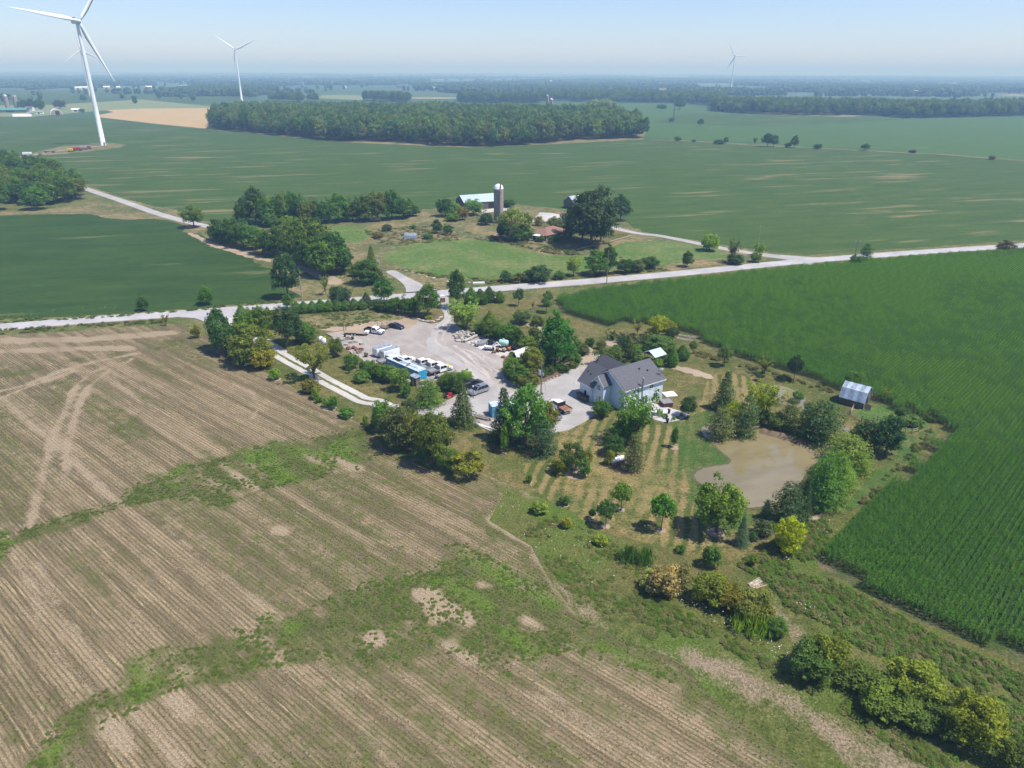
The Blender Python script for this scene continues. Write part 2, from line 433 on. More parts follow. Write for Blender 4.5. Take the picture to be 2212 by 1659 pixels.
sheet('bean_field_beyond_road', BEAN, .03, M['bean'], kind='structure')
sheet('bean_field_left', ragged(D((-700, 505), (-200, 482), (0, 476), (110, 472), (200, 470), (300, 477), (395, 487), (402, 498), (470, 535), (560, 570), (640, 592), (690, 606), (716, 620), (690, 640), (600, 655), (480, 672), (330, 684), (160, 692), (0, 698), (-400, 730), (-900, 770)), 6, .35, 3), .035, M['bean2'])
# turbine pads and tracks
sheet('turbine_pad', ragged(pts('a1', [(170, 1390), (330, 1340), (500, 1305), (700, 1280), (860, 1265), (1000, 1268), (1075, 1285), (1000, 1310), (880, 1325), (700, 1350), (450, 1372), (200, 1392)]), 4, .6, 8), .06, M['rough'])
sheet('turbine_track', smooth_line(strip(pts('a1', [(150, 1395), (330, 1365), (520, 1335), (760, 1305), (860, 1292)]), 4), 3, True), .08, M['dirt'])
sheet('field_margin_path', strip(pts('a1', [(380, 1450), (900, 1405), (1500, 1370), (2212, 1318)]) + pts('a2', [(600, 855), (900, 832), (1200, 812), (1450, 790)]), [1.5] * 8), .07, M['rough'])
# hedgerow grass between the far fields
sheet('hedgerow_verge', strip(pts('a4', [(-120, 694), (100, 697), (400, 712), (600, 722), (820, 730), (1200, 747), (1700, 768), (2212, 803), (2700, 830)]), 9), .08, M['rough'])
sheet('woodlot_floor', D((440, 284), (470, 240), (900, 232), (1200, 240), (1390, 280), (1385, 299), (1140, 314), (1000, 320), (740, 311)), .05, M['rough'])
# farmstead beyond the road
sheet('rough_grass_farmstead', ragged(pts('a6', [(1240, 470), (1560, 440), (1900, 420), (2000, 350), (2180, 325)]) + pts('b1', [(420, 330), (700, 310), (880, 300), (1000, 290), (1200, 310), (1420, 330), (1800, 400), (1960, 440), (2010, 490), (2212, 555)])
      + D((1640, 538), (1690, 552), (1640, 562), (1500, 575), (1300, 592), (1060, 612), (950, 628), (870, 600), (760, 610), (650, 645), (500, 530), (480, 500)), 3, .9, 4), .045, M['rough'])
sheet('hay_meadow', ragged(smooth_line(pts('b1', [(0, 665), (300, 610), (600, 590), (760, 605), (900, 640), (1080, 680), (1250, 720), (1450, 738), (1620, 720), (1800, 650), (2000, 605), (2250, 600)]) + D((1500, 526), (1570, 542), (1580, 552), (1500, 558), (1400, 573), (1300, 582), (1180, 592), (1060, 604), (960, 612)) + pts('b1', [(400, 940), (200, 900), (50, 850), (-100, 800), (-130, 720)]), 3, True), 1.2, .7, 5), .055, M['hay'])
sheet('hay_meadow_patch', ragged(smooth_line(pts('a6', [(1240, 500), (1400, 490), (1560, 510), (1590, 560), (1500, 620), (1380, 640), (1310, 600)]), 4, True), 1.5, .3, 6), .056, M['hay'])
sheet('farmyard_lawn', ragged(pts('b1', [(1500, 620), (1350, 620), (1150, 470), (1180, 400), (1420, 390), (1800, 500), (1990, 540), (1800, 610)]), 2, .3, 9), .057, M['lawn'])
sheet('farmyard_gravel', ragged(smooth_line(pts('b1', [(1110, 440), (1180, 380), (1200, 360), (1330, 370), (1420, 400), (1330, 430), (1220, 440)]), 3, True), 2, .2, 7), .066, M['lane'])
sheet('barn_apron', ragged(pts('b1', [(690, 345), (880, 315), (960, 330), (920, 345), (780, 360), (700, 372)]), 2, .3, 7), .066, M['concrete'])
sheet('farm_drive', smooth_line(strip(pts('b1', [(1820, 480), (1950, 515), (2100, 540)]) + D((1430, 508), (1560, 533), (1640, 545), (1715, 553), (1760, 560)), [4, 4, 4, 4.2, 4.5, 5, 9, 14]), 3, True), .072, M['drive'])
sheet('farm_lane', smooth_line(strip(pts('b1', [(-90, 880), (0, 930), (90, 985), (160, 1040), (200, 1080)]), [3.5, 4, 5.5, 9, 15]), 3, True), .070, M['drive'])
sheet('field_lane', smooth_line(strip(pts('a5', [(540, 425), (600, 445), (800, 510), (1000, 575), (1200, 645), (1400, 700), (1550, 735), (1640, 750)]) + pts('a6', [(205, 510), (330, 540)]), 5.0), 3, True), .07, M['drive'])
sheet('field_lane_verge', ragged(pts('a5', [(560, 420), (700, 450), (1000, 545), (1200, 595), (1370, 620), (1360, 655), (1450, 690), (1640, 715), (1650, 790), (1500, 800), (1600, 870), (1700, 905), (1560, 870), (1470, 800), (1400, 790), (1440, 740), (1240, 685), (1000, 700), (820, 690), (700, 660), (300, 665), (-100, 680), (-100, 655), (300, 630), (640, 580), (900, 570), (860, 535), (640, 470)]), 3, .4, 12), .05, M['rough'])
sheet('hedge_foot_dirt', ragged(smooth_line(strip(pts('a6', [(20, 570), (150, 630), (280, 685), (420, 720), (560, 765), (700, 795), (850, 830), (950, 850), (1100, 895), (1200, 940), (1290, 990)]), [2, 3, 4, 4, 4, 3, 3, 4, 5, 6, 5]), 2, True), 1.5, .3, 4), .058, M['dirt'])
sheet('verge_left_field', ragged(strip(D((-300, 742), (0, 704), (200, 694), (400, 678), (620, 655), (700, 640)), 3.4), 2, .3, 4), .05, M['rough'])

# ---------------- the property: lawn, meadow, corn ground, stubble field
CORN_EDGE = D((2480, 1560), (2350, 1490), (2212, 1425), (2090, 1375), (1990, 1335), (1900, 1290), (1820, 1245), (1775, 1225), (1768, 1205), (1790, 1170), (1850, 1110), (1900, 1065), (1960, 1010), (2020, 955), (2040, 930), (2030, 908), (1960, 885),
              (1890, 866), (1800, 838), (1740, 815), (1700, 800), (1600, 772), (1540, 750), (1490, 722), (1450, 708), (1400, 700), (1340, 696), (1310, 706), (1270, 695), (1230, 684), (1205, 664), (1196, 646))
CORN = CORN_EDGE + D((1250, 634), (1330, 622), (1500, 601), (1700, 578), (1900, 559), (2100, 542), (2212, 532), (2480, 508), (2700, 560), (2850, 900), (2800, 1400))
sheet('corn_field_soil', CORN, .02, M['soil'])
LAWN = D((452, 712), (560, 690), (700, 676), (830, 660), (960, 650), (1080, 640), (1196, 634)) + CORN_EDGE[::-1][0:23] + pts('b8', [(1900, 1000), (1640, 1220), (1520, 1330), (1420, 1420)]) + pts('d2', [(2080, 930), (1900, 1060), (1780, 1290), (1640, 1320), (1530, 1430), (1400, 1410), (1100, 1300), (800, 1250), (480, 1170), (230, 1070), (60, 980)]) + pts('d1', [(2000, 1080), (1700, 960), (1400, 830), (1130, 710), (820, 700), (500, 560), (200, 440)]) + D((780, 915), (720, 886), (650, 850), (590, 812), (540, 800), (490, 780), (470, 740))
sheet('lawn', LAWN, .04, M['lawn'])
FIELD = D((-900, 850), (-300, 760), (0, 735), (120, 727), (250, 716), (370, 706), (420, 716), (470, 746), (530, 795), (590, 815), (650, 852), (720, 888), (780, 918), (815, 940), (830, 970), (905, 1005), (1000, 1045), (1040, 1022)) \
    + pts('d1', [(1250, 830), (1330, 930)]) + pts('d5', [(1080, 90), (1350, 250), (1460, 450), (1620, 660), (1830, 800)]) + pts('d6', [(250, 880), (420, 1080), (740, 1330), (1050, 1530), (1400, 1900)]) + D((1700, 2000), (-200, 2000), (-900, 1500))
MEADOW = D((1040, 1010)) + pts('d1', [(1200, 760), (1400, 830), (1700, 960), (2000, 1080)]) + pts('d2', [(60, 980), (230, 1070), (480, 1170), (800, 1250), (1100, 1300), (1400, 1410), (1530, 1430), (1640, 1320), (1780, 1290), (1900, 1060), (2080, 930)]) + pts('b8', [(1420, 1420), (1520, 1330), (1640, 1220), (1900, 1000)]) + CORN_EDGE[16:8:-1][0:1] + CORN_EDGE[0:16][::-1] + D((2480, 1900), (1700, 1950)) + pts('d6', [(1050, 1530), (740, 1330), (420, 1080), (250, 880)]) + pts('d5', [(1830, 800), (1620, 660), (1460, 450), (1350, 250), (1080, 90)]) + pts('d1', [(1330, 930), (1250, 830)])

def P3(l): return pts('d3', l)
def P4(l): return pts('d4', l)
def P5(l): return pts('d5', l)
GREEN = [(P3([(0, 1280), (80, 1300), (200, 1240), (350, 1190), (500, 1150), (650, 1120), (720, 1080), (760, 1010), (960, 930), (1000, 900), (1250, 850), (1400, 790), (1640, 730), (1900, 700), (2100, 640), (2212, 620),
              (2260, 800), (2150, 890), (1900, 950), (1780, 985), (1650, 1000), (1450, 1070), (1300, 1120), (1150, 1100), (900, 1100), (720, 1135), (500, 1220), (350, 1290), (250, 1330), (120, 1380), (60, 1430), (0, 1460), (-200, 1500), (-200, 1330)]), 1.0),
         (P4([(200, 1497), (350, 1250), (500, 1130), (800, 950), (900, 830), (1000, 760), (1370, 680), (1600, 600), (1720, 520), (1900, 540), (2000, 480), (2212, 380)]) + P5([(300, 480), (520, 420), (740, 380), (810, 230), (960, 240), (1200, 380), (1450, 500), (1700, 720), (2000, 850), (2300, 950), (2300, 1120), (1900, 1000), (1500, 950), (1250, 1000), (1210, 1100), (1100, 1060), (900, 940), (700, 1000), (400, 1060), (270, 1000), (0, 985)])
          + P4([(1660, 900), (1350, 970), (1050, 1050), (900, 1140), (750, 1230), (600, 1350), (480, 1520), (300, 1800), (60, 1800)]), .9),
         (P3([(500, 430), (620, 470), (800, 580), (970, 690), (880, 745), (700, 720), (520, 620), (470, 520)]), .72), (P3([(270, 400), (430, 365), (420, 430), (310, 470)]), .7),
         (P3([(-100, 510), (60, 540), (110, 610), (60, 650), (-100, 650)]), .7), (P3([(-100, 310), (300, 290), (200, 350), (-100, 390)]), .7), (P3([(1040, 105), (1130, 130), (1240, 190), (1000, 205), (850, 195)]), .75),
         (P3([(-200, 620), (80, 650), (300, 870), (330, 1100), (200, 1230), (0, 1270), (-200, 1270)]), .5), (P3([(600, 720), (760, 720), (900, 870), (760, 900)]), .5), (P3([(380, 260), (700, 215), (640, 250), (450, 270), (200, 300)]), .7),
         (P3([(1300, 1150), (1500, 1200), (2000, 1500), (1500, 1500)]), .45), (P4([(0, 1000), (400, 1100), (300, 1350), (0, 1400)]), .45), (P5([(0, 300), (300, 480), (100, 560), (-200, 400)]), .6), (P5([(600, 1000), (1200, 1150), (1500, 1500), (1000, 1300)]), .5), (P4([(600, 100), (900, 60), (1000, 300), (700, 280)]), .5)]
LUSH = [P3([(1410, 800), (1600, 760), (1780, 960), (1650, 990)]), P3([(-100, 1290), (60, 1290), (110, 1400), (-100, 1470)]), P3([(960, 930), (1100, 890), (1080, 1000), (1000, 1000)]), P3([(1650, 740), (1900, 780), (2100, 700), (2150, 880), (1900, 900)]),
        P5([(810, 240), (1000, 250), (1300, 430), (1560, 620), (1480, 640), (1200, 520), (900, 330)]), P5([(720, 450), (900, 460), (1090, 650), (1050, 680), (800, 520)]), P5([(1170, 790), (1300, 800), (1420, 930), (1330, 940)]), P5([(850, 880), (960, 950), (1210, 1080), (1150, 1110)]),
        P4([(1720, 530), (1900, 620), (1850, 650)]), P4([(900, 830), (1000, 820), (1060, 950), (900, 1110), (810, 990)]), P4([(250, 1400), (450, 1300), (500, 1400), (350, 1500)]), P5([(1700, 850), (1900, 900), (2200, 1050), (1900, 980)])]
BARE = [(P3([(1080, 950), (1260, 1035)]), .8), (P3([(1190, 935), (1420, 1050)]), 1.0), (P3([(1330, 880), (1520, 1010)]), 1.9), (P3([(1450, 850), (1560, 950)]), .8), (P3([(1810, 810), (1980, 900)]), .9), (P3([(1980, 845), (2110, 890)]), 1.2),
        (P5([(680, 560), (740, 640), (760, 690)]), 2.3), (P5([(780, 610), (950, 720)]), .9), (P5([(350, 820), (390, 860)]), 1.3), (P5([(1040, 500), (1060, 505)]), .9), (P5([(850, 880), (960, 980)]), 1.1), (P5([(1330, 720), (1370, 725)]), .8), (P4([(1700, 760), (1830, 880)]), 1.3), (P4([(1500, 640), (1680, 700)]), 1.0),
        (P4([(1150, 930), (1300, 900)]), 1.2), (P4([(1140, 1080), (1200, 1150)]), 1.2), (P3([(1650, 1260), (1690, 1270)]), 1.2),
        (P3([(-60, 470), (0, 450), (130, 420), (300, 350), (480, 290), (640, 255), (800, 220)]), 1.0), (P3([(-60, 505), (0, 490), (200, 410), (450, 325)]), .9),
        (P3([(620, 300), (520, 350), (430, 450), (380, 580), (320, 700), (260, 950), (180, 1250)]), .75), (P3([(640, 330), (540, 400), (480, 500), (430, 650), (400, 800), (390, 950)]), .75),
        (P3([(450, 370), (700, 520), (900, 650), (1200, 830)]), .7), (P3([(590, 340), (700, 420), (900, 560), (1300, 790)]), .7), (P3([(30, 500), (250, 700), (450, 870), (650, 1050), (720, 1110)]), 1.2), (P3([(60, 480), (350, 720), (560, 860), (740, 1000)]), .8),
        (P3([(780, 250), (680, 330), (700, 400), (800, 480)]), .5), (P3([(1380, 390), (1500, 450), (1530, 530), (1500, 600)]), .4),
        (P4([(900, -20), (1100, 180), (1350, 400), (1520, 590)]), 1.3), (P4([(1060, -20), (1250, 150), (1600, 420), (1800, 540)]), 1.0), (P4([(80, 150), (230, 400), (300, 700), (450, 900), (620, 1060)]), 1.0), (P4([(250, 200), (400, 540), (600, 800), (770, 980)]), .9),
        (P5([(0, 1010), (620, 1450), (900, 1659)]), .9), (P5([(100, 1240), (500, 1659)]), .6), (P5([(1240, 1000), (1700, 1350), (2300, 1680)]), .8), (P5([(1350, 1180), (1900, 1560)]), 1.4), (P4([(880, 1150), (1050, 1330), (1200, 1497)]), 1.0), (P4([(700, 1250), (850, 1400)]), .8),
        (P5([(1080, 90), (1350, 250), (1460, 450), (1620, 660)]), .45), (P3([(1640, 1000), (1900, 1170), (2212, 1330)]), .5), (P3([(0, 150), (500, 140), (1000, 95)]), 2.5), (P3([(0, 215), (400, 195), (760, 190)]), 2.0)]

EDGE = pts('d5', [(1080, 90), (1350, 250), (1460, 450), (1620, 660), (1830, 800)]) + pts('d6', [(250, 880), (420, 1080), (740, 1330), (1050, 1530)])
def field_cover(X, Y):
    n1 = fbm(X * .35, Y * .35, 3); n2 = fbm(X * 1.1, Y * 1.1, 9, 3); nz = .6 * n1 + .4 * n2
    c, s = math.cos(ROW), math.sin(ROW); U, Vv = X * c + Y * s, -X * s + Y * c
    st = fbm(U * .03, Vv * .45, 21, 4); big = fbm(X * .035, Y * .035, 31, 3)
    g = np.clip((st - .46) * 1.5 + (big - .5) * 1.3 + .04, 0, .5)
    for poly, a in GREEN: g = np.maximum(g, .85 * a * soft_poly(X, Y, poly, 2.6, nz, 7.0 if a > .8 else 8.0) * (.55 + .8 * n1))
    lu = np.zeros_like(X)
    for poly in LUSH: lu = np.maximum(lu, soft_poly(X, Y, poly, 2.2, nz, 5.0))
    b = np.zeros_like(X)
    for line, w in BARE:
        e_ = Vector(line[-1]) - Vector(line[0]); par = abs(math.sin(math.atan2(e_.y, e_.x) - ROW)) < .2 and e_.length > 8
        k_ = .85 if par else 1.0; w = w * (.62 if par else 1.15)
        d = seg_dist(X, Y, line) + (nz - .5) * 2.6 * min(1.2, w + .1)
        b = np.maximum(b, k_ * np.clip((w * .8 - d) / (.9 if par else .6) * .5 + .5, 0, 1))
    strong = np.zeros_like(X)
    b = b * (.45 + .9 * np.clip((st - .3) * 2, 0, 1)) * (.65 + .75 * n2); b = np.clip(b, 0, 1)
    g = np.maximum(g, .75 * np.clip(1 - (seg_dist(X, Y, EDGE) + (nz - .5) * 9) / 7.5, 0, 1)); g = g * (1 - .92 * b)
    return np.column_stack([g, lu * (1 - b), b])

def meadow_cover(X, Y):
    nz = fbm(X * .4, Y * .4, 7)
    b = np.zeros_like(X)
    for line, w in [(pts('d6', [(330, 880), (560, 960), (800, 1080), (1000, 1210), (1200, 1330), (1450, 1440), (1800, 1560)]), 1.9), (pts('d6', [(700, 1060), (900, 1180), (1200, 1390), (1400, 1560)]), .6), (pts('d1', [(1160, 740), (1400, 830), (1600, 920)]), .9), (pts('d5', [(1500, 520), (1650, 640), (1800, 760)]), 1.2), (pts('d6', [(780, 560), (860, 650), (900, 740)]), .9), (pts('d5', [(1950, 860), (2100, 900)]), .5)]:
        d = seg_dist(X, Y, line) + (nz - .5) * 4.0; b = np.maximum(b, .95 * np.clip((w - d) / 2.2 * .5 + .5, 0, 1))
    lu = np.clip((fbm(X * .09, Y * .09, 5, 4) - .45) * 4, 0, 1)
    dr = np.clip((fbm(X * .05, Y * .12, 15, 4) - .5) * 4, 0, 1)
    return np.column_stack([dr, lu, b])

t = Mt('meadow_weeds'); p = t.pos()
at = t.n('Attribute', 0, p={'attribute_name': 'cover'}); sep = t.nt.nodes.new('ShaderNodeSeparateColor'); t.put(sep.inputs[0], at)
fine = t.noise(p, 3.0, 4, .75); mid = t.noise(p, .6, 5, .7)
c = t.mix(t.ramp(mid, .36, .64), (.078, .100, .019), (.140, .150, .038)); c = t.mix(t.math('MULTIPLY', sep.outputs[1], .65), c, (.095, .165, .02))
c = t.mix(t.math('MULTIPLY', sep.outputs[0], .6), c, (.175, .14, .055)); c = t.mix(t.ramp(t.math('ADD', sep.outputs[2], t.math('ADD', t.math('MULTIPLY', t.math('SUBTRACT', fine, .5), .9), t.math('MULTIPLY', t.math('SUBTRACT', mid, .5), 1.2))), .25, 1.0), c, (.30, .225, .15))
v = t.math('ADD', .92, t.math('ADD', t.math('MULTIPLY', t.math('SUBTRACT', fine, .5), 2.2), t.math('MULTIPLY', t.math('SUBTRACT', t.noise(p, 8.0, 2, .7), .5), 1.4))); c = t.mix(1.0, c, t.n('CombineColor', 0, Red=v, Green=v, Blue=v), 'MULTIPLY'); t.bump(t.math('ADD', fine, mid), .8, .4)
M['meadow'] = t.done(c)
sheet('striped_lawn', ragged(smooth_line(pts('d2', [(-60, 200), (120, 130), (330, 110), (560, 180), (680, 200), (800, 195), (980, 110), (1080, -60), (1160, -220), (1500, -200), (1500, 0), (1300, 300), (1350, 700), (1350, 1050), (1250, 1180), (1000, 1230), (700, 1200), (450, 1110), (200, 1010), (-150, 860), (-350, 700), (-420, 560), (-250, 480), (-150, 330)]), 3, True), 1.5, .3, 5), .042, M['striped'])
sheet('shore_lawn', ragged(smooth_line(pts('d2', [(840, 200), (980, 120), (1150, 90), (1200, 190), (1300, 420), (1320, 560), (1200, 700), (1380, 850), (1480, 900), (1480, 1010), (1300, 1060), (1080, 1000), (1000, 900), (980, 760), (930, 560), (880, 400), (820, 300)]), 3, True), 1.2, .5, 6), .044, M['lush_lawn'])
sheet('stubble_field', FIELD, .022, M['stubble'], grid=.8, cover=field_cover)
sheet('meadow', MEADOW, .030, M['meadow'], grid=1.2, cover=meadow_cover)

# ---------------- roads and drives
ROADL = D((-500, 748), (-200, 732), (0, 717), (200, 699), (430, 681), (700, 658), (900, 640), (1060, 625), (1300, 604), (1500, 584), (1700, 562), (1900, 544), (2050, 532), (2212, 520), (2600, 490), (3100, 455))
sheet('road', strip(smooth_line(ROADL, 4), 6.4), .09, M['road'])
sheet('road_shoulder', strip(smooth_line(ROADL, 4), 8.6), .070, M['rough'])
sheet('drive_entrance', smooth_line(D((385, 690), (420, 694), (452, 702), (505, 690), (560, 674), (480, 672)), 3, True), .084, M['road'])
sheet('entrance_drive', smooth_line(strip(D((470, 690), (520, 712), (570, 745), (605, 768)), [8, 4.5, 4, 3.8]), 3, True), .058, M['lane'])
LANE = smooth_line(pts('b3', [(700, 930), (840, 1000), (1000, 1090), (1200, 1195), (1400, 1310), (1600, 1410), (1800, 1510)]) + D((815, 872), (850, 888), (890, 893)), 3)
sheet('lane', strip(LANE, 3.9), .062, M['lane'])
sheet('lane_grass_strip', ragged(strip(LANE[:-4], .75), .8, .09, 4), .068, M['ground'])
YARD = D((704, 726), (757, 713), (800, 704), (860, 696), (893, 690), (930, 702), (955, 696), (962, 684), (953, 672), (945, 658), (935, 640), (965, 636), (968, 655), (974, 672), (980, 690), (984, 704)) + pts('b4', [(1000, 770), (1180, 830), (1660, 940), (1800, 990), (1900, 1020), (2100, 1180), (2230, 1160)]) \
    + D((1262, 788), (1252, 772), (1268, 760), (1300, 764), (1320, 800), (1330, 845), (1290, 880), (1277, 902), (1240, 912), (1200, 935), (1140, 930), (1060, 925), (1012, 916), (975, 900), (918, 899), (870, 892), (850, 876), (870, 878), (892, 884), (920, 885), (942, 879), (975, 862), (990, 850), (1004, 830), (1014, 805), (960, 805), (925, 838), (905, 838), (830, 806), (775, 775), (745, 757), (735, 745))
sheet('yard', ragged(YARD, 1.5, .14, 3), .052, M['gravel'])
sheet('yard_drive', ragged(smooth_line(D((945, 640), (962, 636), (970, 672), (975, 690), (955, 712), (940, 740), (965, 765), (1010, 790), (1050, 815), (1080, 845), (1060, 880), (1000, 905), (930, 897), (900, 890), (960, 880), (1010, 850), (1020, 815), (985, 790), (930, 762), (922, 735), (940, 705), (958, 690), (955, 668)), 2, True), 2, .3, 5), .057, M['drive'])
for i_, (l_, w_) in enumerate([([(690, 900), (700, 830), (760, 740), (830, 680), (850, 620)], .5), ([(770, 900), (775, 840), (830, 760), (870, 690)], .4), ([(690, 900), (760, 960), (900, 1030), (1020, 1100), (1150, 1200), (1280, 1290), (1400, 1420), (1480, 1495)], .7), ([(900, 950), (1050, 1050), (1150, 1150), (1260, 1250), (1330, 1400)], .8), ([(800, 960), (950, 1060), (1080, 1180), (1100, 1250), (1180, 1330)], .6), ([(1060, 1080), (1140, 1100), (1180, 1150), (1150, 1200), (1080, 1210), (1030, 1160)], .4), ([(1230, 1060), (1250, 1130), (1350, 1210), (1440, 1260)], .35), ([(940, 980), (1100, 1020), (1250, 1130)], .6), ([(1000, 1230), (1100, 1180), (1230, 1170), (1330, 1230)], .5)]):
    sheet('wheel_track', ragged(strip(smooth_line(pts('b4', l_), 4), w_), .5, .10, i_), .0582 + i_ * .0002, M['trackdust'])
sheet('yard_dirt', ragged(D((690, 716), (740, 700), (800, 690), (860, 692), (895, 688), (900, 702), (880, 712), (850, 712), (800, 716), (740, 722)), 1.5, .5, 8), .060, M['dirt'])
sheet('yard_weeds', ragged(D((640, 690), (720, 681), (800, 675), (860, 672), (886, 684), (860, 694), (800, 698), (740, 708), (700, 712), (660, 704)), 1.2, .5, 9), .061, M['rough'])
sheet('garage_drive', smooth_line(D((1200, 934), (1277, 902), (1300, 880), (1275, 830), (1250, 800), (1262, 770), (1240, 790), (1200, 815), (1145, 842), (1090, 855), (1120, 890)), 3, True), .0595, M['drive'])
sheet('storage_slab', ragged(pts('b4', [(1030, 905), (1180, 880), (1600, 960), (1700, 985), (1560, 1075), (1440, 1078), (1130, 960)]), 2, .05, 2), .064, M['concrete'])
sheet('garden_bed', ragged(smooth_line(pts('b4', [(1470, 1080), (1560, 1050), (1800, 970), (1900, 960), (2080, 960), (2200, 1000), (2310, 1120), (2270, 1180), (2200, 1225), (2060, 1300), (1960, 1330), (1880, 1370), (1800, 1410), (1740, 1420), (1640, 1390), (1540, 1350), (1460, 1290), (1450, 1180)]), 3, True), .8, .06, 4), .072, M['mulch'])
sheet('white_mat', pts('b6', [(500, 455), (570, 420), (660, 445), (600, 490)]), .067, M['white_mat'])
sheet('tree_bed', smooth_line(pts('b4', [(480, 660), (540, 615), (700, 610), (770, 630), (750, 665), (680, 690), (600, 695), (530, 685)]), 3, True), .068, M['mulch'])
sheet('pond_water', smooth_line(pts('d2', [(1062, 245), (1075, 212), (1110, 195), (1160, 180), (1200, 210), (1250, 280), (1350, 290), (1420, 270), (1480, 245), (1560, 235), (1680, 272), (1780, 295), (1900, 335), (2000, 350), (2120, 362), (2125, 400), (2090, 440), (2020, 500), (1950, 570), (1900, 650), (1820, 730), (1740, 800), (1640, 850), (1540, 880), (1460, 880), (1380, 850), (1250, 790), (1180, 740), (1100, 705), (1025, 665), (1000, 625), (1012, 590), (1080, 550), (1150, 532), (1240, 520), (1298, 503), (1290, 470), (1230, 420), (1180, 370), (1125, 318), (1080, 290)]), 4, True), .075, M['water'])
sheet('small_pond_water', smooth_line(pts('b8', [(780, 480), (820, 474), (890, 482), (970, 512), (1040, 552), (1056, 585), (1040, 612), (1070, 640), (1085, 670), (1040, 680), (960, 650), (890, 620), (820, 590), (770, 540)]), 4, True), .075, M['water'])
sheet('stream_water', smooth_line(pts('b8', [(1310, 770), (1350, 778), (1395, 825), (1375, 838), (1330, 800)]), 4, True), .075, M['water'])
sheet('paddock', ragged(smooth_line(pts('b8', [(1400, 695), (1440, 650), (1540, 615), (1760, 655), (1960, 740), (1920, 810), (1800, 810), (1560, 740)]), 3, True), 1.2, .15, 5), .055, M['paddock'])
sheet('mown_strip', ragged(smooth_line(pts('b8', [(1420, 1420), (1520, 1330), (1640, 1220), (1880, 1010), (2060, 810), (1980, 790), (1900, 830), (1780, 880), (1720, 1040), (1600, 1090), (1500, 1200), (1400, 1310), (1300, 1400)]), 2, True), 1.2, .2, 3), .046, M['lush_lawn'])
sheet('patio', D((1345, 895), (1395, 872), (1410, 868), (1425, 872), (1470, 885), (1490, 893), (1468, 905), (1440, 911), (1412, 903), (1378, 905)), .07, M['slate'])
sheet('garden_path', smooth_line(strip(D((1262, 780), (1275, 768), (1268, 752), (1225, 730), (1170, 712), (1140, 700)), 2.2), 3, True), .063, M['dirt'])
sheet('vegetable_bed', ragged(pts('b7', [(700, 280), (760, 255), (900, 300), (880, 340), (800, 380), (700, 330)]), 1, .1, 4), .066, M['dirt'])
sheet('sunburnt_lawn', ragged(smooth_line(pts('b7', [(1540, 640), (1700, 620), (1900, 650), (2150, 730), (2150, 790), (1950, 750), (1750, 690)]), 3, True), 1, .25, 4), .045, M['dirt'])
for nm_, k_, L_ in (('pond_rim', 'd2', [(1062, 245), (1080, 290), (1125, 318), (1180, 370), (1230, 420), (1290, 470), (1298, 503), (1240, 520), (1150, 532), (1080, 550), (1012, 590), (1000, 625), (1025, 665), (1100, 705), (1180, 740), (1250, 790), (1380, 850), (1460, 880), (1540, 880), (1640, 850)]), ('small_pond_rim', 'b8', [(780, 480), (820, 474), (890, 482), (970, 512), (1040, 552), (1056, 585), (1040, 612), (1070, 640)])):
    sheet(nm_, ragged(strip(smooth_line(pts(k_, L_), 4), .5), .5, .09, 3), .079, M['mud'])
# bank of earth and rock round the pond's far shore
for i, (k, line, w) in enumerate([('d2', [(1560, 238), (1680, 270), (1780, 295), (1900, 333), (2000, 348), (2100, 358)], 1.4)]):
    L = pts(k, line); mb = MB()
    P = smooth_line(L, 4); prof = [(-w, 0), (-.4 * w, .35), (.2 * w, .45), (w, .05)]; v = []
    for j, q in enumerate(P):
        d = P[min(j + 1, len(P) - 1)] - P[max(j - 1, 0)]; nn = Vector((-d.y, d.x, 0)).normalized()
        v += [(q.x + nn.x * a, q.y + nn.y * a, .06 + b * (1 + .5 * math.sin(j * 2.3))) for a, b in prof]
    f = [(j * 4 + a, (j + 1) * 4 + a, (j + 1) * 4 + a + 1, j * 4 + a + 1) for j in range(len(P) - 1) for a in range(3)]
    mb.add(v, f); mb.obj('pond_bank', M['mulch'], kind='structure')
# ================================================================== plants: leaf-clump crowns
def leaf_mat(name, src):
    t = Mt(name, .65, .25)
    oi = src(t); tone = t.n('Attribute', 2, p={'attribute_name': 'tone'})
    v = t.math('ADD', .55, t.math('MULTIPLY', tone, .9)); c = t.mix(1.0, oi, t.n('CombineColor', 0, Red=v, Green=v, Blue=v), 'MULTIPLY')
    c = t.mix(t.math('MULTIPLY', t.ramp(tone, .6, 1.0), .35), c, t.mix(1.0, c, (1.5, 1.15, .7), 'MULTIPLY'))
    t.put(t.b.inputs['Base Color'], c)
    tr = t.nt.nodes.new('ShaderNodeBsdfTranslucent'); t.put(tr.inputs[0], t.mix(1.0, c, (1.25, 1.2, .6), 'MULTIPLY'))
    ms = t.nt.nodes.new('ShaderNodeMixShader'); ms.inputs[0].default_value = .42
    t.nt.links.new(t.b.outputs[0], ms.inputs[1]); t.nt.links.new(tr.outputs[0], ms.inputs[2]); t.nt.links.new(ms.outputs[0], t.nt.nodes['Material Output'].inputs[0])
    return t.m
M['leaf'] = leaf_mat('foliage', lambda t: t.n('ObjectInfo', 1))
M['leaf_mass'] = leaf_mat('foliage_mass', lambda t: t.n('Attribute', 0, p={'attribute_name': 'tint'}))

def tinted(me, col):
    m = me.copy(); m.materials.clear(); m.materials.append(M['leaf_mass']); a = m.attributes.new('tint', 'FLOAT_COLOR', 'POINT')
    a.data.foreach_set('color', np.tile(np.array([*col, 1], np.float32), len(m.vertices))); return m
M['bark'] = plain('bark', (.14, .11, .085), .9, var=.3, scale=8)

def unit(a): return a / np.maximum(np.linalg.norm(a, axis=1, keepdims=True), 1e-9)

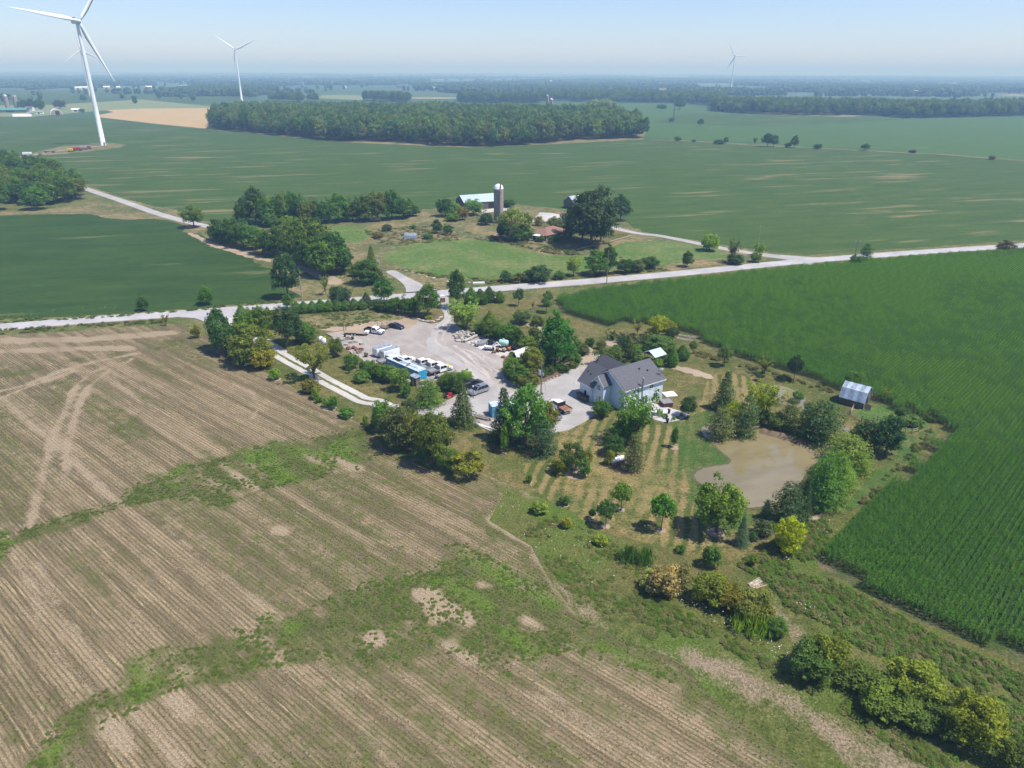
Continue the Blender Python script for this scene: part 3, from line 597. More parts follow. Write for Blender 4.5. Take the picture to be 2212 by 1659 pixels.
def leaves(C, N, size, rng, aspect=.62):
    n = len(C); r = rng.normal(size=(n, 3)); T = unit(np.cross(N, r)); B = np.cross(N, T)
    s = np.asarray(size).reshape(-1, 1) * rng.uniform(.7, 1.3, (n, 1))
    bend = N * s * .25
    V = np.stack([C + T * s - bend, C + B * s * aspect, C - T * s - bend, C - B * s * aspect], 1).reshape(-1, 3)
    return V, np.arange(n * 4).reshape(-1, 4)

def clumps_to_crown(C, rad, per, size, rng, squash=.75, up=.35, center=None):
    n = len(C); k = np.repeat(np.arange(n), per); d = unit(rng.normal(size=(len(k), 3)) + [0, 0, up])
    P = C[k] + d * rad[k][:, None] * [1, 1, squash] * rng.uniform(.55, 1.05, (len(k), 1))
    N = unit(d + rng.normal(0, .45, (len(k), 3)) + [0, 0, .25])
    ct = rng.uniform(.0, 1.0, n); tn = np.clip(ct[k] * .65 + rng.uniform(0, .35, len(k)), 0, 1)
    V, Fq = leaves(P, N, np.full(len(k), size), rng)
    return V, Fq, np.repeat(tn, 4)

def limb_mesh(mb, pth, r0, r1, n=6):
    for i in range(len(pth) - 1):
        a, b = r0 + (r1 - r0) * i / (len(pth) - 1), r0 + (r1 - r0) * (i + 1) / (len(pth) - 1)
        mb.cyl(pth[i], pth[i + 1], a, b, n, caps=False)

def sph(rng, n): return unit(rng.normal(size=(n, 3)))

def build_plant(kind, seed):
    """unit plant: height 1, crown width 1 -> (trunk mesh builder or None, crown verts, quads, tone)"""
    rng = np.random.default_rng(seed * 97 + 13); mb = MB()
    def lump(d, a, f=2.3):
        ph = rng.uniform(0, 6, 6)
        return 1 + a * (np.sin(d[:, 0] * f * 2 + ph[0]) * np.sin(d[:, 1] * f * 2 + ph[1]) + .7 * np.sin(d[:, 2] * f * 2.4 + ph[2]) * np.sin(d[:, 0] * f * 3 + ph[3]))
    if kind in ('round', 'oval', 'dense', 'shrub', 'wood', 'young', 'column'):
        prm = dict(round=(120, .125, 44, .025, .56, .45, .24), oval=(130, .11, 40, .024, .53, .48, .20), dense=(130, .125, 42, .026, .50, .50, .26), shrub=(60, .18, 36, .042, .46, .52, .26), wood=(50, .18, 22, .050, .55, .46, .26), young=(50, .16, 34, .04, .66, .34, .20), column=(75, .14, 36, .036, .52, .48, .16))[kind]
        n, cr, per, ls, zc, zr, la = prm
        d = sph(rng, n); d[:, 2] = np.where(d[:, 2] < -.7, d[:, 2] * .7, d[:, 2])
        rr = lump(d, la) * rng.uniform(.5, 1.0, n) ** .5 * .80
        C = np.column_stack([d[:, 0] * .5 * rr, d[:, 1] * .5 * rr, zc + d[:, 2] * zr * rr])
        if kind in ('oval', 'column'): C[:, :2] *= (1.15 - .5 * np.clip((C[:, 2:3] - .3) / .7, 0, 1))
        if kind in ('dense', 'shrub'): C[:, 2] = np.maximum(C[:, 2], .07)
        rad = cr * rng.uniform(.65, 1.15, n)
        V, Q, T = clumps_to_crown(C, rad, per, ls, rng)
        top = zc if kind != 'shrub' else .3
        r = .028 if kind not in ('shrub',) else .02
        if kind == 'young': r = .022
        limb_mesh(mb, [(0, 0, -.02), (.01, 0, .15), (-.012, .01, top * .7), (0, 0, top + .12)], r, r * .45, 7)
        for k in range(6):
            q = C[rng.integers(n)]; b0 = top * rng.uniform(.45, .9); m_ = (q[0] * .45, q[1] * .45, b0 + (q[2] - b0) * .6)
            limb_mesh(mb, [(0, 0, b0), m_, tuple(q)], r * .5, r * .12, 5)
    elif kind == 'airy':
        C = []; limb_mesh(mb, [(0, 0, -.02), (.01, 0, .12), (0, .01, .30)], .024, .018, 7)
        for k in range(11):
            a = k * 2.4 + rng.uniform(-.3, .3); sp = rng.uniform(.22, .5); tz = rng.uniform(.62, 1.0) - .35 * (sp - .22)
            p0, p1, p2 = np.array([0, 0, rng.uniform(.12, .32)]), np.array([math.cos(a) * sp * .45, math.sin(a) * sp * .45, .3 + .35 * tz]), np.array([math.cos(a) * sp, math.sin(a) * sp, tz])
            limb_mesh(mb, [tuple(p0), tuple(p1), tuple(p2)], .012, .003, 5)
            for s_ in np.linspace(.3, 1.05, 11):
                q = (1 - s_) ** 2 * p0 + 2 * s_ * (1 - s_) * p1 + s_ * s_ * p2; C.append(q + rng.normal(0, .055, 3))
        C = np.array(C); C[:, 2] = np.clip(C[:, 2], .15, 1.0)
        V, Q, T = clumps_to_crown(C, .075 * rng.uniform(.7, 1.2, len(C)), 24, .020, rng, .7)
    elif kind in ('spruce', 'cedar', 'pine'):
        P, N, Sz, tt = [], [], [], []
        limb_mesh(mb, [(0, 0, -.02), (0, 0, .5), (0, 0, .96)], .022, .003, 7)
        L = dict(spruce=17, cedar=22, pine=11)[kind]
        for i in range(L):
            z = .05 + .91 * (i + rng.uniform(-.25, .25)) / L
            prof = dict(spruce=.5 * (1 - z) ** .9 + .015, cedar=.5 * math.sin(math.pi * min(.98, .28 + .70 * z)) ** .8 * (1 if z < .5 else (1.02 - .85 * (z - .5) ** 1.2 * 2) if z < .99 else .1), pine=.5 * (1 - max(0, z - .1) ** 1.9) * rng.uniform(.75, 1.05))[kind]
            nb = int(6 + prof * dict(spruce=26, cedar=40, pine=24)[kind]); a0 = rng.uniform(0, 6)
            for b in range(nb):
                a = a0 + b * 6.283 / nb + rng.uniform(-.25, .25); ln = prof * rng.uniform(.72, 1.1); bt = rng.uniform(0, 1)
                m = int(6 + ln * dict(spruce=34, cedar=34, pine=44)[kind])
                for s_ in np.linspace(.3 if kind != 'cedar' else .6, 1, m):
                    rr = ln * s_; zz = z - (.10 * s_ ** 1.5 * ln * 2 if kind == 'spruce' else (-.12 * s_ * ln if kind == 'pine' else -.05 * s_)) + rng.normal(0, .012)
                    w = .05 * (1 - .5 * s_) if kind == 'spruce' else .045
                    o = rng.normal(0, w)
                    P.append((math.cos(a) * rr - math.sin(a) * o, math.sin(a) * rr + math.cos(a) * o, max(.01, zz)))
                    N.append((math.cos(a) * .6, math.sin(a) * .6, .75)); Sz.append(dict(spruce=.026, cedar=.028, pine=.026)[kind]); tt.append(np.clip(bt * .55 + .25 * s_ + rng.uniform(0, .25), 0, 1))
        P, N = np.array(P), np.array(N); N = unit(N + rng.normal(0, .45, N.shape))
        V, Q = leaves(P, N, np.array(Sz), rng, .45); T = np.repeat(np.array(tt), 4)
    elif kind == 'weed':      # low flat mound of weeds
        n = 150; a = rng.uniform(0, 6.28, n); r = .5 * np.sqrt(rng.uniform(0, 1, n)) * (1 + .25 * np.sin(a * 3 + rng.uniform(0, 6)))
        P = np.column_stack([r * np.cos(a), r * np.sin(a), (1 - (r / .62) ** 2) * rng.uniform(.5, 1.0, n)]); P[:, 2] = np.maximum(P[:, 2], .05)
        N = unit(np.column_stack([np.cos(a) * .25, np.sin(a) * .25, np.ones(n)]) + rng.normal(0, .22, (n, 3)))
        V, Q = leaves(P, N, np.full(n, .075), rng, .7); T = np.repeat(rng.uniform(.1, .9, n), 4); mb = None
    elif kind == 'tuft':      # tall weeds and grasses
        n = 240; a = rng.uniform(0, 6.28, n); r = .5 * np.sqrt(rng.uniform(0, 1, n)); P = np.column_stack([r * np.cos(a), r * np.sin(a), rng.uniform(.0, .25, n)])
        hh = (1 - .6 * (r / .5) ** 2) * rng.uniform(.45, 1.0, n); tip = P + np.column_stack([rng.normal(0, .09, n), rng.normal(0, .09, n), hh])
        w = np.column_stack([np.cos(a + 1.5), np.sin(a + 1.5), np.zeros(n)]) * .022
        mid = (P + tip) / 2
        V = np.stack([P, mid - w, tip, mid + w], 1).reshape(-1, 3); Q = np.arange(n * 4).reshape(-1, 4); T = np.repeat(rng.uniform(0, 1, n), 4); mb = None
    return mb, V, Q, T

PROTO = {}
def proto(kind, var):
    if (kind, var) not in PROTO:
        mb, V, Q, T = build_plant(kind, var + {'round': 10, 'oval': 20, 'dense': 30, 'shrub': 40, 'wood': 50, 'young': 60, 'column': 70, 'airy': 80, 'spruce': 90, 'cedar': 100, 'pine': 110, 'tuft': 120, 'weed': 130}[kind])
        if kind not in ('tuft', 'weed'):
            wq = max(np.percentile(np.hypot(V[:, 0], V[:, 1]), 97), 1e-3); V = V * [.5 / wq, .5 / wq, 1]; V[:, 2] *= 1 / np.percentile(V[:, 2], 99.7)
            if mb: mb.v = [(a_ * .5 / wq, b_ * .5 / wq, c_) for a_, b_, c_ in mb.v]
        me = np_mesh(kind + '_crown', V, Q, [M['leaf']]); a = me.attributes.new('tone', 'FLOAT', 'POINT'); a.data.foreach_set('value', T.astype(np.float32))
        tm = mb.mesh(kind + '_trunk', M['bark']) if mb else None
        PROTO[kind, var] = (tm, me)
    return PROTO[kind, var]

NV = dict(round=4, oval=3, dense=4, shrub=4, wood=6, young=3, column=2, airy=3, spruce=2, cedar=3, pine=3, tuft=3, weed=4)
_rng = random.Random(7)
FOL = 2.0; FV = (2.6, 2.4, 1.5)     # lifts the leaf colours below to leaf albedo
G1, G2, G3, G4, G5 = (.045, .095, .022), (.028, .066, .018), (.085, .14, .022), (.10, .115, .025), (.030, .062, .032)   # mid, dark, bright, olive, blue-green
YEL, GRY, TAN, BLU, BRN = (.13, .165, .02), (.075, .085, .05), (.070, .072, .042), (.055, .095, .08), (.060, .058, .03)
VIV, PAL, GOLD = (.038, .105, .014), (.10, .145, .05), (.105, .125, .02)

def plant(kind, p, h, w, col, label, name=None, group=None, parts=True, rz=None, cat=None, z=0.0):
    var = _rng.randrange(NV[kind]); tm, cm = proto(kind, var)
    nm = name or dict(spruce='spruce_tree', pine='pine_tree', cedar='cedar_tree', shrub='shrub', tuft='weed_clump', dense='leafy_bush', young='young_tree', wood='woodland_tree', airy='open_crowned_tree').get(kind, 'leafy_tree')
    cat = cat or ('shrub' if kind == 'shrub' else 'weeds' if kind == 'tuft' else 'tree')
    j = lambda: _rng.uniform(.88, 1.13)
    cc = (col[0] * j() * FV[0], col[1] * j() * FV[1], col[2] * j() * FV[2], 1)
    rz = _rng.uniform(0, 6.28) if rz is None else rz
    if tm is None or not parts:
        o = thing(nm, label, cat, (p.x, p.y, z), rz, group, cm)
        o.scale = (w, w, h); o.color = cc; return o
    r = thing(nm, label, cat, (p.x, p.y, z), rz, group); r.scale = (w, w, h); r.empty_display_size = .3
    link('trunk', tm, r); cr = link('crown', cm, r); cr.color = cc
    return r

def tree(k, bx, by, ty, w, kind, col, label, group=None, name=None, parts=True, cat=None):
    """tree whose foot, top and width were read off survey view k"""
    p = gp(k, bx, by); s = CROPS[k][2] / 1.736
    h = height_at(p, full(k, bx, ty)[1]); wm = metres(p, w * s, h * .5)
    return plant(kind, p, h * 1.04, wm * 1.12, col, label, name, group, parts, cat=cat)

# instanced mass (woods, corn) through geometry nodes on a point cloud mesh
def scatter(name, label_kind, P, rz, scl, idx, srcs):
    src = bpy.data.collections.new(name + '_kinds')
    for i, me in enumerate(srcs):
        o = bpy.data.objects.new('%s_kind_%02d' % (name, i), tinted(*me) if isinstance(me, tuple) else me); src.objects.link(o)
    n = len(P); pm = bpy.data.meshes.new(name); pm.vertices.add(n); pm.vertices.foreach_set('co', np.asarray(P, np.float32).ravel())
    a = pm.attributes.new('rot', 'FLOAT', 'POINT'); a.data.foreach_set('value', np.asarray(rz, np.float32))
    a = pm.attributes.new('scl', 'FLOAT_VECTOR', 'POINT'); a.data.foreach_set('vector', np.asarray(scl, np.float32).ravel())
    a = pm.attributes.new('idx', 'INT', 'POINT'); a.data.foreach_set('value', np.asarray(idx, np.int32))
    o = link(name, pm, kind='stuff')
    ng = bpy.data.node_groups.new(name, 'GeometryNodeTree')
    ng.interface.new_socket('Geometry', in_out='INPUT', socket_type='NodeSocketGeometry'); ng.interface.new_socket('Geometry', in_out='OUTPUT', socket_type='NodeSocketGeometry')
    N = ng.nodes.new; L = ng.links.new
    gi, go, ip, ci = N('NodeGroupInput'), N('NodeGroupOutput'), N('GeometryNodeInstanceOnPoints'), N('GeometryNodeCollectionInfo')
    ci.inputs['Collection'].default_value = src; ci.inputs['Separate Children'].default_value = True; ci.inputs['Reset Children'].default_value = True
    def attr(nm, ty):
        x = N('GeometryNodeInputNamedAttribute'); x.data_type = ty; x.inputs['Name'].default_value = nm
        return [q for q in x.outputs if q.enabled and q.name == 'Attribute'][0]
    cb = N('ShaderNodeCombineXYZ'); L(attr('rot', 'FLOAT'), cb.inputs[2])
    L(gi.outputs[0], ip.inputs['Points']); L(ci.outputs[0], ip.inputs['Instance']); ip.inputs['Pick Instance'].default_value = True
    L(attr('idx', 'INT'), ip.inputs['Instance Index']); L(cb.outputs[0], ip.inputs['Rotation']); L(attr('scl', 'FLOAT_VECTOR'), ip.inputs['Scale']); L(ip.outputs[0], go.inputs[0])
    o.modifiers.new('instances', 'NODES').node_group = ng
    return o

# ---------------- far woods
def fill(poly, step, seed, jit=.45):
    rng = np.random.default_rng(seed); A = np.array([(p[0], p[1]) for p in poly]); x0, y0 = A.min(0); x1, y1 = A.max(0)
    X, Y = np.meshgrid(np.arange(x0, x1, step), np.arange(y0, y1, step)); X[1::2] += step / 2
    X = (X + rng.uniform(-jit, jit, X.shape) * step).ravel(); Y = (Y + rng.uniform(-jit, jit, Y.shape) * step).ravel()
    k = in_poly(X, Y, poly); return X[k], Y[k]

def far_tree_mesh(seed):
    bm = bmesh.new(); bmesh.ops.create_icosphere(bm, subdivisions=2, radius=.5); rng = np.random.default_rng(seed); ph = rng.uniform(0, 6, 8)
    for v_ in bm.verts:
        d = v_.co.normalized(); k = 1 + .22 * math.sin(d.x * 6 + ph[0]) * math.sin(d.y * 6 + ph[1]) + .2 * math.sin(d.z * 7 + ph[2]) + rng.uniform(-.13, .13)
        v_.co = Vector((d.x * .5 * k, d.y * .5 * k, .5 + d.z * .5 * (k if d.z > 0 else 1)))
    me = bpy.data.meshes.new('far_tree'); bm.to_mesh(me); bm.free(); me.materials.append(M['leaf'])
    a = me.attributes.new('tone', 'FLOAT', 'POINT'); a.data.foreach_set('value', rng.uniform(.1, .8, len(me.vertices)).astype(np.float32)); return me
WOODCOL = [(.034, .070, .022), (.048, .092, .024), (.028, .056, .020), (.064, .100, .028), (.036, .072, .028), (.055, .085, .03)]

def behind(front, depth):
    """polygon from a front edge line and the depth of the wood behind it"""
    out = []
    for p in front[::-1]:
        d = Vector((p.x, p.y, 0)).normalized(); out.append(p + d * depth)
    return front + out

# the woodlot beyond the bean field: nearest trees are single trees, the rest is one mass
FRONT = D((446, 284), (520, 290), (600, 297), (740, 310), (800, 308), (880, 311), (940, 316), (1000, 319), (1070, 318), (1140, 313), (1230, 303), (1330, 298), (1386, 296))
LOT = FRONT + D((1372, 272), (1290, 259), (1180, 255), (1000, 252), (800, 252), (620, 253), (500, 257), (462, 262))
X, Y = fill(LOT, 9.0, 3)
dist = seg_dist(X, Y, FRONT); order = np.argsort(dist); rng = np.random.default_rng(8)
NW = 210
for i in order[:NW]:
    plant('wood', Vector((X[i], Y[i], 0)), rng.uniform(14, 23), rng.uniform(11, 17), WOODCOL[rng.integers(6)] if rng.random() > .05 else (.06, .075, .03), 'leafy tree in the dark woodlot beyond the bean field', group='woodlot trees', parts=False)
rest = order[NW:]; n = len(rest)
scatter('woodlot_trees_mass', 'wood', np.column_stack([X[rest], Y[rest], np.zeros(n)]), rng.uniform(0, 6.28, n), np.column_stack([rng.uniform(11, 17, n)] * 2 + [rng.uniform(14, 24, n)]), rng.integers(0, 6, n), [(proto('wood', i % 6)[1], tuple(c_ * f_ for c_, f_ in zip(WOODCOL[i], FV))) for i in range(6)])

# nearer far woods
mid = []
for front, depth, step in [(D((1532, 236), (1600, 241), (1720, 244), (1880, 242), (1960, 248), (2090, 244), (2300, 236), (2700, 225)), 330, 9.5),
                     (D((985, 222), (1060, 223), (1165, 222)), 130, 10), (D((1232, 219), (1340, 220), (1480, 220), (1545, 226)), 420, 12), (D((1165, 218), (1240, 216)), 300, 12),
                     (D((575, 223), (650, 225)), 60, 10), (D((485, 216), (548, 218)), 50, 10), (D((782, 221), (880, 223)), 110, 9), (D((660, 222), (682, 224)), 40, 9), (D((1440, 212), (1560, 213)), 200, 12)]:
    x, y = fill(behind(front, depth), step, len(mid) + 4); mid += list(zip(x, y))
mid = np.array(mid); n = len(mid)
scatter('mid_distance_woods', 'wood', np.column_stack([mid, np.zeros(n)]), rng.uniform(0, 6.28, n), np.column_stack([rng.uniform(10, 16, n)] * 2 + [rng.uniform(13, 23, n)]), rng.integers(0, 6, n), [(proto('wood', i % 6)[1], tuple(c_ * f_ * .95 for c_, f_ in zip(WOODCOL[i], FV))) for i in range(6)])
far = []; sc_ = []
rg = np.random.default_rng(44)
def add_wood(cx, cy, lx, ly, step, ang=R(14)):
    gx, gy = np.meshgrid(np.arange(-lx / 2, lx / 2, step), np.arange(-ly / 2, ly / 2, step)); gx = gx.ravel() + rg.uniform(-.5, .5, gx.size) * step; gy = gy.ravel() + rg.uniform(-.5, .5, gy.size) * step
    k = (np.abs(gx / lx * 2) ** 3 + np.abs(gy / ly * 2) ** 3) < rg.uniform(.6, 1.05, gx.size); gx, gy = gx[k], gy[k]
    c_, s_ = math.cos(ang), math.sin(ang); far.extend(zip(cx + gx * c_ - gy * s_, cy + gx * s_ + gy * c_)); sc_.extend([step] * len(gx))
for band, (y0, y1, cnt, step) in enumerate([(2350, 3000, 20, 13), (3000, 4000, 30, 17), (4000, 6000, 50, 26), (6000, 9000, 70, 40), (9000, 15000, 90, 70), (15000, 24000, 80, 120)]):
    for _ in range(cnt):
        cy = rg.uniform(y0, y1); cx = rg.uniform(-.85, .85) * cy
        if band == 0 and abs(cx + .52 * cy) < .1 * cy: continue
        row = rg.random() < .35
        add_wood(cx, cy, rg.uniform(250, 800) * (1 + band * .3), rg.uniform(14, 30) if row else rg.uniform(120, 380) * (1 + band * .25), step, R(14) + (0 if rg.random() < .6 else math.pi / 2 * (band < 3)))
# scattered hedgerow trees on the plain
for _ in range(260):
    cy = rg.uniform(1500, 4200); cx = rg.uniform(-.85, .85) * cy
    if cy < 2300 and -.40 < cx / cy < .9: continue
    far.append((cx, cy)); sc_.append(10)
far = np.array(far); n = len(far); st = np.array(sc_)
srcs = [(far_tree_mesh(i), tuple(c_ * 1.6 for c_ in WOODCOL[i])) for i in range(6)]
wd = np.clip(st * rg.uniform(.9, 1.25, n), 9, 130)
scatter('far_woods', 'wood', np.column_stack([far, np.full(n, -.5)]), rg.uniform(0, 6.28, n), np.column_stack([wd, wd, rg.uniform(12, 21, n) * np.where(st > 60, 1.5, 1)]), rg.integers(0, 6, n), srcs)
print('far trees', n, 'mid', len(mid), 'lot', len(X))
# ================================================================== individual trees and shrubs
def rows(k, lst, group=None, parts=True):
    for r in lst:
        bx, by, ty, w, kind, col, label = r[:7]
        tree(k, bx, by, ty, w, kind, col, label, group, parts=parts, **(r[7] if len(r) > 7 else {}))

ORD = [x + ' from the left of the ' for x in 'first second third fourth fifth sixth seventh eighth ninth tenth eleventh twelfth thirteenth fourteenth fifteenth sixteenth seventeenth eighteenth'.split()]
def belt(k, lst, cols, kinds, label, group, seed=1):
    rg = random.Random(seed)
    for i, (bx, by, ty, w) in enumerate(sorted(lst)): tree(k, bx, by, ty, w, rg.choice(kinds), rg.choice(cols), ORD[i] + label, group, parts=True, name='leafy_tree')

# wood at the far end of the field lane
X, Y = fill(pts('a5', [(-260, 660), (0, 645), (200, 636), (400, 612), (560, 585), (590, 520), (540, 455), (440, 420), (250, 370), (0, 330), (-260, 330)]), 11.5, 5)
for i in range(len(X)):
    plant(_rng.choice(['dense', 'round', 'oval']), Vector((X[i], Y[i], 0)), _rng.uniform(11, 17), _rng.uniform(11, 15), _rng.choice([G1, G2, (.06, .085, .02), (.05, .085, .02)]), 'leafy tree in the wood beside the field lane', group='trees of the wood beside the field lane', name='woodland_tree')
rows('a5', [(1500, 755, 580, 150, 'round', (.06, .10, .025), 'lone loose-crowned tree at the bend of the field lane'),
    (1605, 1352, 1200, 118, 'dense', VIV, 'round bright green bush-like tree on the roadside verge by the bean field'),
    (1110, 1408, 1285, 88, 'dense', G2, 'small dark tree alone on the roadside verge, white flowers before it'),
    (1290, 1522, 1425, 55, 'airy', G4, 'thin half-bare sapling between road and stubble field'),
    (1525, 1612, 1515, 82, 'shrub', G4, 'small olive shrub beside the drive entrance')])
belt('a6', [(500, 480, 270, 160), (700, 490, 260, 170), (820, 480, 220, 180), (930, 470, 215, 170), (1050, 470, 260, 190), (1180, 470, 300, 150), (1300, 455, 220, 200), (1420, 450, 290, 150), (1530, 450, 230, 170), (1640, 440, 200, 170), (1760, 430, 190, 190), (1860, 420, 250, 170), (1940, 400, 310, 120), (640, 480, 300, 150), (1120, 455, 280, 140), (1370, 440, 260, 150), (1590, 430, 220, 140)],
     [G1, G2, (.05, .088, .02), (.06, .095, .022)], ['dense'], 'leafy trees in the belt behind the old farmstead', 'trees of the belt behind the old farmstead', 3)
belt('a6', [(280, 640, 450, 170), (380, 660, 440, 180), (480, 680, 460, 190), (560, 700, 480, 180), (650, 740, 540, 160), (760, 760, 520, 200), (860, 720, 470, 220), (1000, 800, 430, 280), (1130, 850, 480, 300), (1250, 900, 560, 280), (1330, 900, 640, 200), (1180, 930, 640, 260), (950, 790, 560, 200), (430, 620, 480, 160), (1350, 880, 680, 150), (250, 620, 500, 130), (1050, 860, 600, 240)],
     [G1, G2, (.05, .09, .02), G2], ['dense'], 'trees in the clump between bean field and hay meadow', 'trees of the clump by the hay meadow', 4)
rows('a6', [(590, 470, 170, 200, 'oval', G2, 'tall dark tree standing above the farmstead tree belt'), (860, 495, 410, 110, 'dense', G3, 'bright low bush at the foot of the farmstead tree belt'), (720, 505, 400, 130, 'dense', G1, 'mid green bush before the tall dark belt tree'),
    (870, 1120, 745, 225, 'oval', (.022, .052, .024), 'tall dark poplar-shaped tree beside the leaning utility pole'), (870, 1212, 1090, 92, 'column', G1, 'narrow upright shrub on the near road edge below the tall poplar'),
    (1195, 1092, 920, 70, 'airy', G3, 'thin light green sapling on the verge across the road'), (1320, 1192, 1020, 180, 'dense', G5, 'rounded grey-green tree rising from the roadside cedar hedge'),
    (1550, 992, 790, 230, 'dense', G2, 'wide dark thicket beside the farm lane'), (1630, 985, 850, 110, 'shrub', BRN, 'brownish shrub on the lane side of the dark thicket'), (1450, 925, 830, 100, 'shrub', BRN, 'brown-tinged shrub on the far side of the dark thicket'),
    (1590, 812, 665, 100, 'spruce', G1, 'lone conical evergreen at the edge of the hay meadow'), (1700, 1152, 930, 165, 'oval', (.04, .10, .03), 'tall feathery green tree at the end of the cedar hedge'), (1550, 1192, 1070, 80, 'cedar', G5, 'dark pointed cedar rising out of the roadside hedge'),
    (2080, 1268, 995, 205, 'oval', (.04, .092, .026), 'tall full green tree in the stone-edged bed at the yard entrance'), (2085, 1288, 1255, 70, 'shrub', YEL, 'small bright yellow shrub in the stone-edged bed')])
rows('a6', [(x, by, ty, 92, 'cedar', G1, ORD[i] + 'cedar row along the road, behind the weedy lot') for i, (x, by, ty) in enumerate([(945, 1248, 1150), (1010, 1244, 1150), (1085, 1238, 1145), (1155, 1232, 1130), (1225, 1226, 1135), (1300, 1220, 1130), (1370, 1216, 1135), (1440, 1210, 1120), (1510, 1205, 1125)])], 'cedars of the roadside row')
rows('a6', [(x, by, ty, w, 'dense', (.034, .075, .02), ORD[i] + 'dense dark bushes between parked sedan and road') for i, (x, by, ty, w) in enumerate([(1640, 1210, 1130, 90), (1700, 1225, 1130, 120), (1790, 1235, 1110, 140), (1880, 1245, 1095, 130), (1955, 1255, 1110, 120)])], 'bushes of the hedge by the parked sedan')
# group of trees at the left drive
rows('b3', [(215, 960, 515, 230, 'oval', G2, 'dark spiky-topped tree leftmost of the clump by the drive entrance'), (260, 1000, 640, 290, 'dense', (.03, .068, .02), 'wide dark tree at the field corner of the drive clump'), (470, 790, 470, 200, 'cedar', (.055, .10, .022), 'conical green tree at the back of the drive clump'),
    (570, 780, 500, 150, 'dense', G1, 'mid green tree in the middle of the drive clump'), (650, 790, 480, 170, 'oval', G3, 'light green tree at the back of the drive clump'), (730, 800, 470, 170, 'dense', (.075, .125, .02), 'yellowish green tree at the back of the drive clump beside the dark one'),
    (960, 905, 490, 330, 'round', (.024, .056, .024), 'dark round-crowned tree with a bare trunk shading the weedy lot'), (560, 1110, 690, 480, 'dense', (.065, .088, .02), 'broad olive green tree at the edge of the stubble field'), (690, 1165, 910, 270, 'dense', (.13, .135, .02), 'yellow-tinged round tree overhanging the stubble field'),
    (430, 1040, 740, 220, 'dense', G2, 'shaded bushy tree behind the broad olive tree'), (1090, 855, 690, 130, 'spruce', G5, 'narrow blue-green spruce beside the weedy lot'), (1195, 885, 660, 195, 'dense', G1, 'leafy green bush by the white tanks'), (1120, 780, 640, 190, 'dense', (.06, .11, .03), 'pale green leafy bush beside the weedy lot'),
    (1250, 1285, 850, 440, 'airy', (.085, .10, .022), 'open vase-shaped olive tree over the gravel lane'), (1150, 1295, 1230, 90, 'shrub', G2, 'dark little shrub at the lane edge under the open olive tree'), (1210, 1430, 1290, 200, 'shrub', (.07, .085, .025), 'ragged shrub in the shadow of the open olive tree'), (1265, 1492, 1380, 80, 'column', G3, 'small upright bush below the open olive tree'),
    (815, 1292, 1175, 125, 'shrub', G3, 'ragged bright bush alone beside the gravel lane, first of the row')])
rows('b5', [(410, 600, 350, 190, 'dense', (.05, .10, .02), 'leafy bush between the open olive tree and the stacked pallets'), (620, 765, 580, 190, 'dense', G1, 'big rounded bush at the upper end of the hedge by the blue container'), (770, 805, 670, 85, 'column', G2, 'narrow dark bush in the container hedge'), (890, 855, 660, 200, 'dense', G1, 'bushy hedge shrub halfway along the container hedge'),
    (985, 895, 700, 190, 'dense', (.05, .095, .02), 'leafy hedge shrub behind the long side of the blue container'), (1085, 935, 730, 200, 'dense', G1, 'hedge shrub close to the middle of the blue container'), (1165, 955, 720, 180, 'dense', (.06, .11, .035), 'lighter hedge shrub against the blue container'), (1300, 1065, 765, 260, 'round', (.065, .115, .04), 'pale green loose tree beside the wooden shed'),
    (1370, 1152, 990, 145, 'shrub', G1, 'low green shrub below the pale tree by the wooden shed'), (590, 832, 740, 90, 'airy', G2, 'thin little sapling on the lawn below the container hedge'), (765, 942, 800, 212, 'shrub', (.06, .10, .022), 'round clipped shrub on the lawn beside the gravel lane'), (820, 602, 540, 62, 'shrub', GRY, 'weed bush on the gravel by the white trailer'),
    (1690, 1262, 930, 400, 'pine', (.045, .085, .022), 'broad layered evergreen in front of the wooden shed'), (1900, 1045, 860, 180, 'dense', G1, 'hedge bush above the red tractor mower'), (2000, 1055, 820, 200, 'dense', (.055, .11, .025), 'full green bush in the hedge by the dark pickup'), (2110, 1005, 800, 200, 'dense', G1, 'hedge bush close to the dark pickup tailgate'), (2205, 955, 775, 170, 'dense', G3, 'bright bush at the tip of the hedge by the dark pickup'), (2060, 1092, 870, 190, 'dense', G2, 'dark hedge bush behind the red tractor mower'),
    (125, 1202, 1040, 105, 'shrub', G3, 'tall small bush of the row beside the stubble, below the open olive tree'), (170, 1238, 1165, 100, 'shrub', G1, 'low bush touching the tall small bush of the row'), (290, 1302, 1180, 132, 'shrub', G3, 'round bush of the row, left of a close pair'), (375, 1332, 1160, 112, 'shrub', G1, 'upright bush of the row, the taller of a close pair'), (570, 1432, 1320, 205, 'shrub', G1, 'wide low bush with a mulch ring in the row beside the lane')])
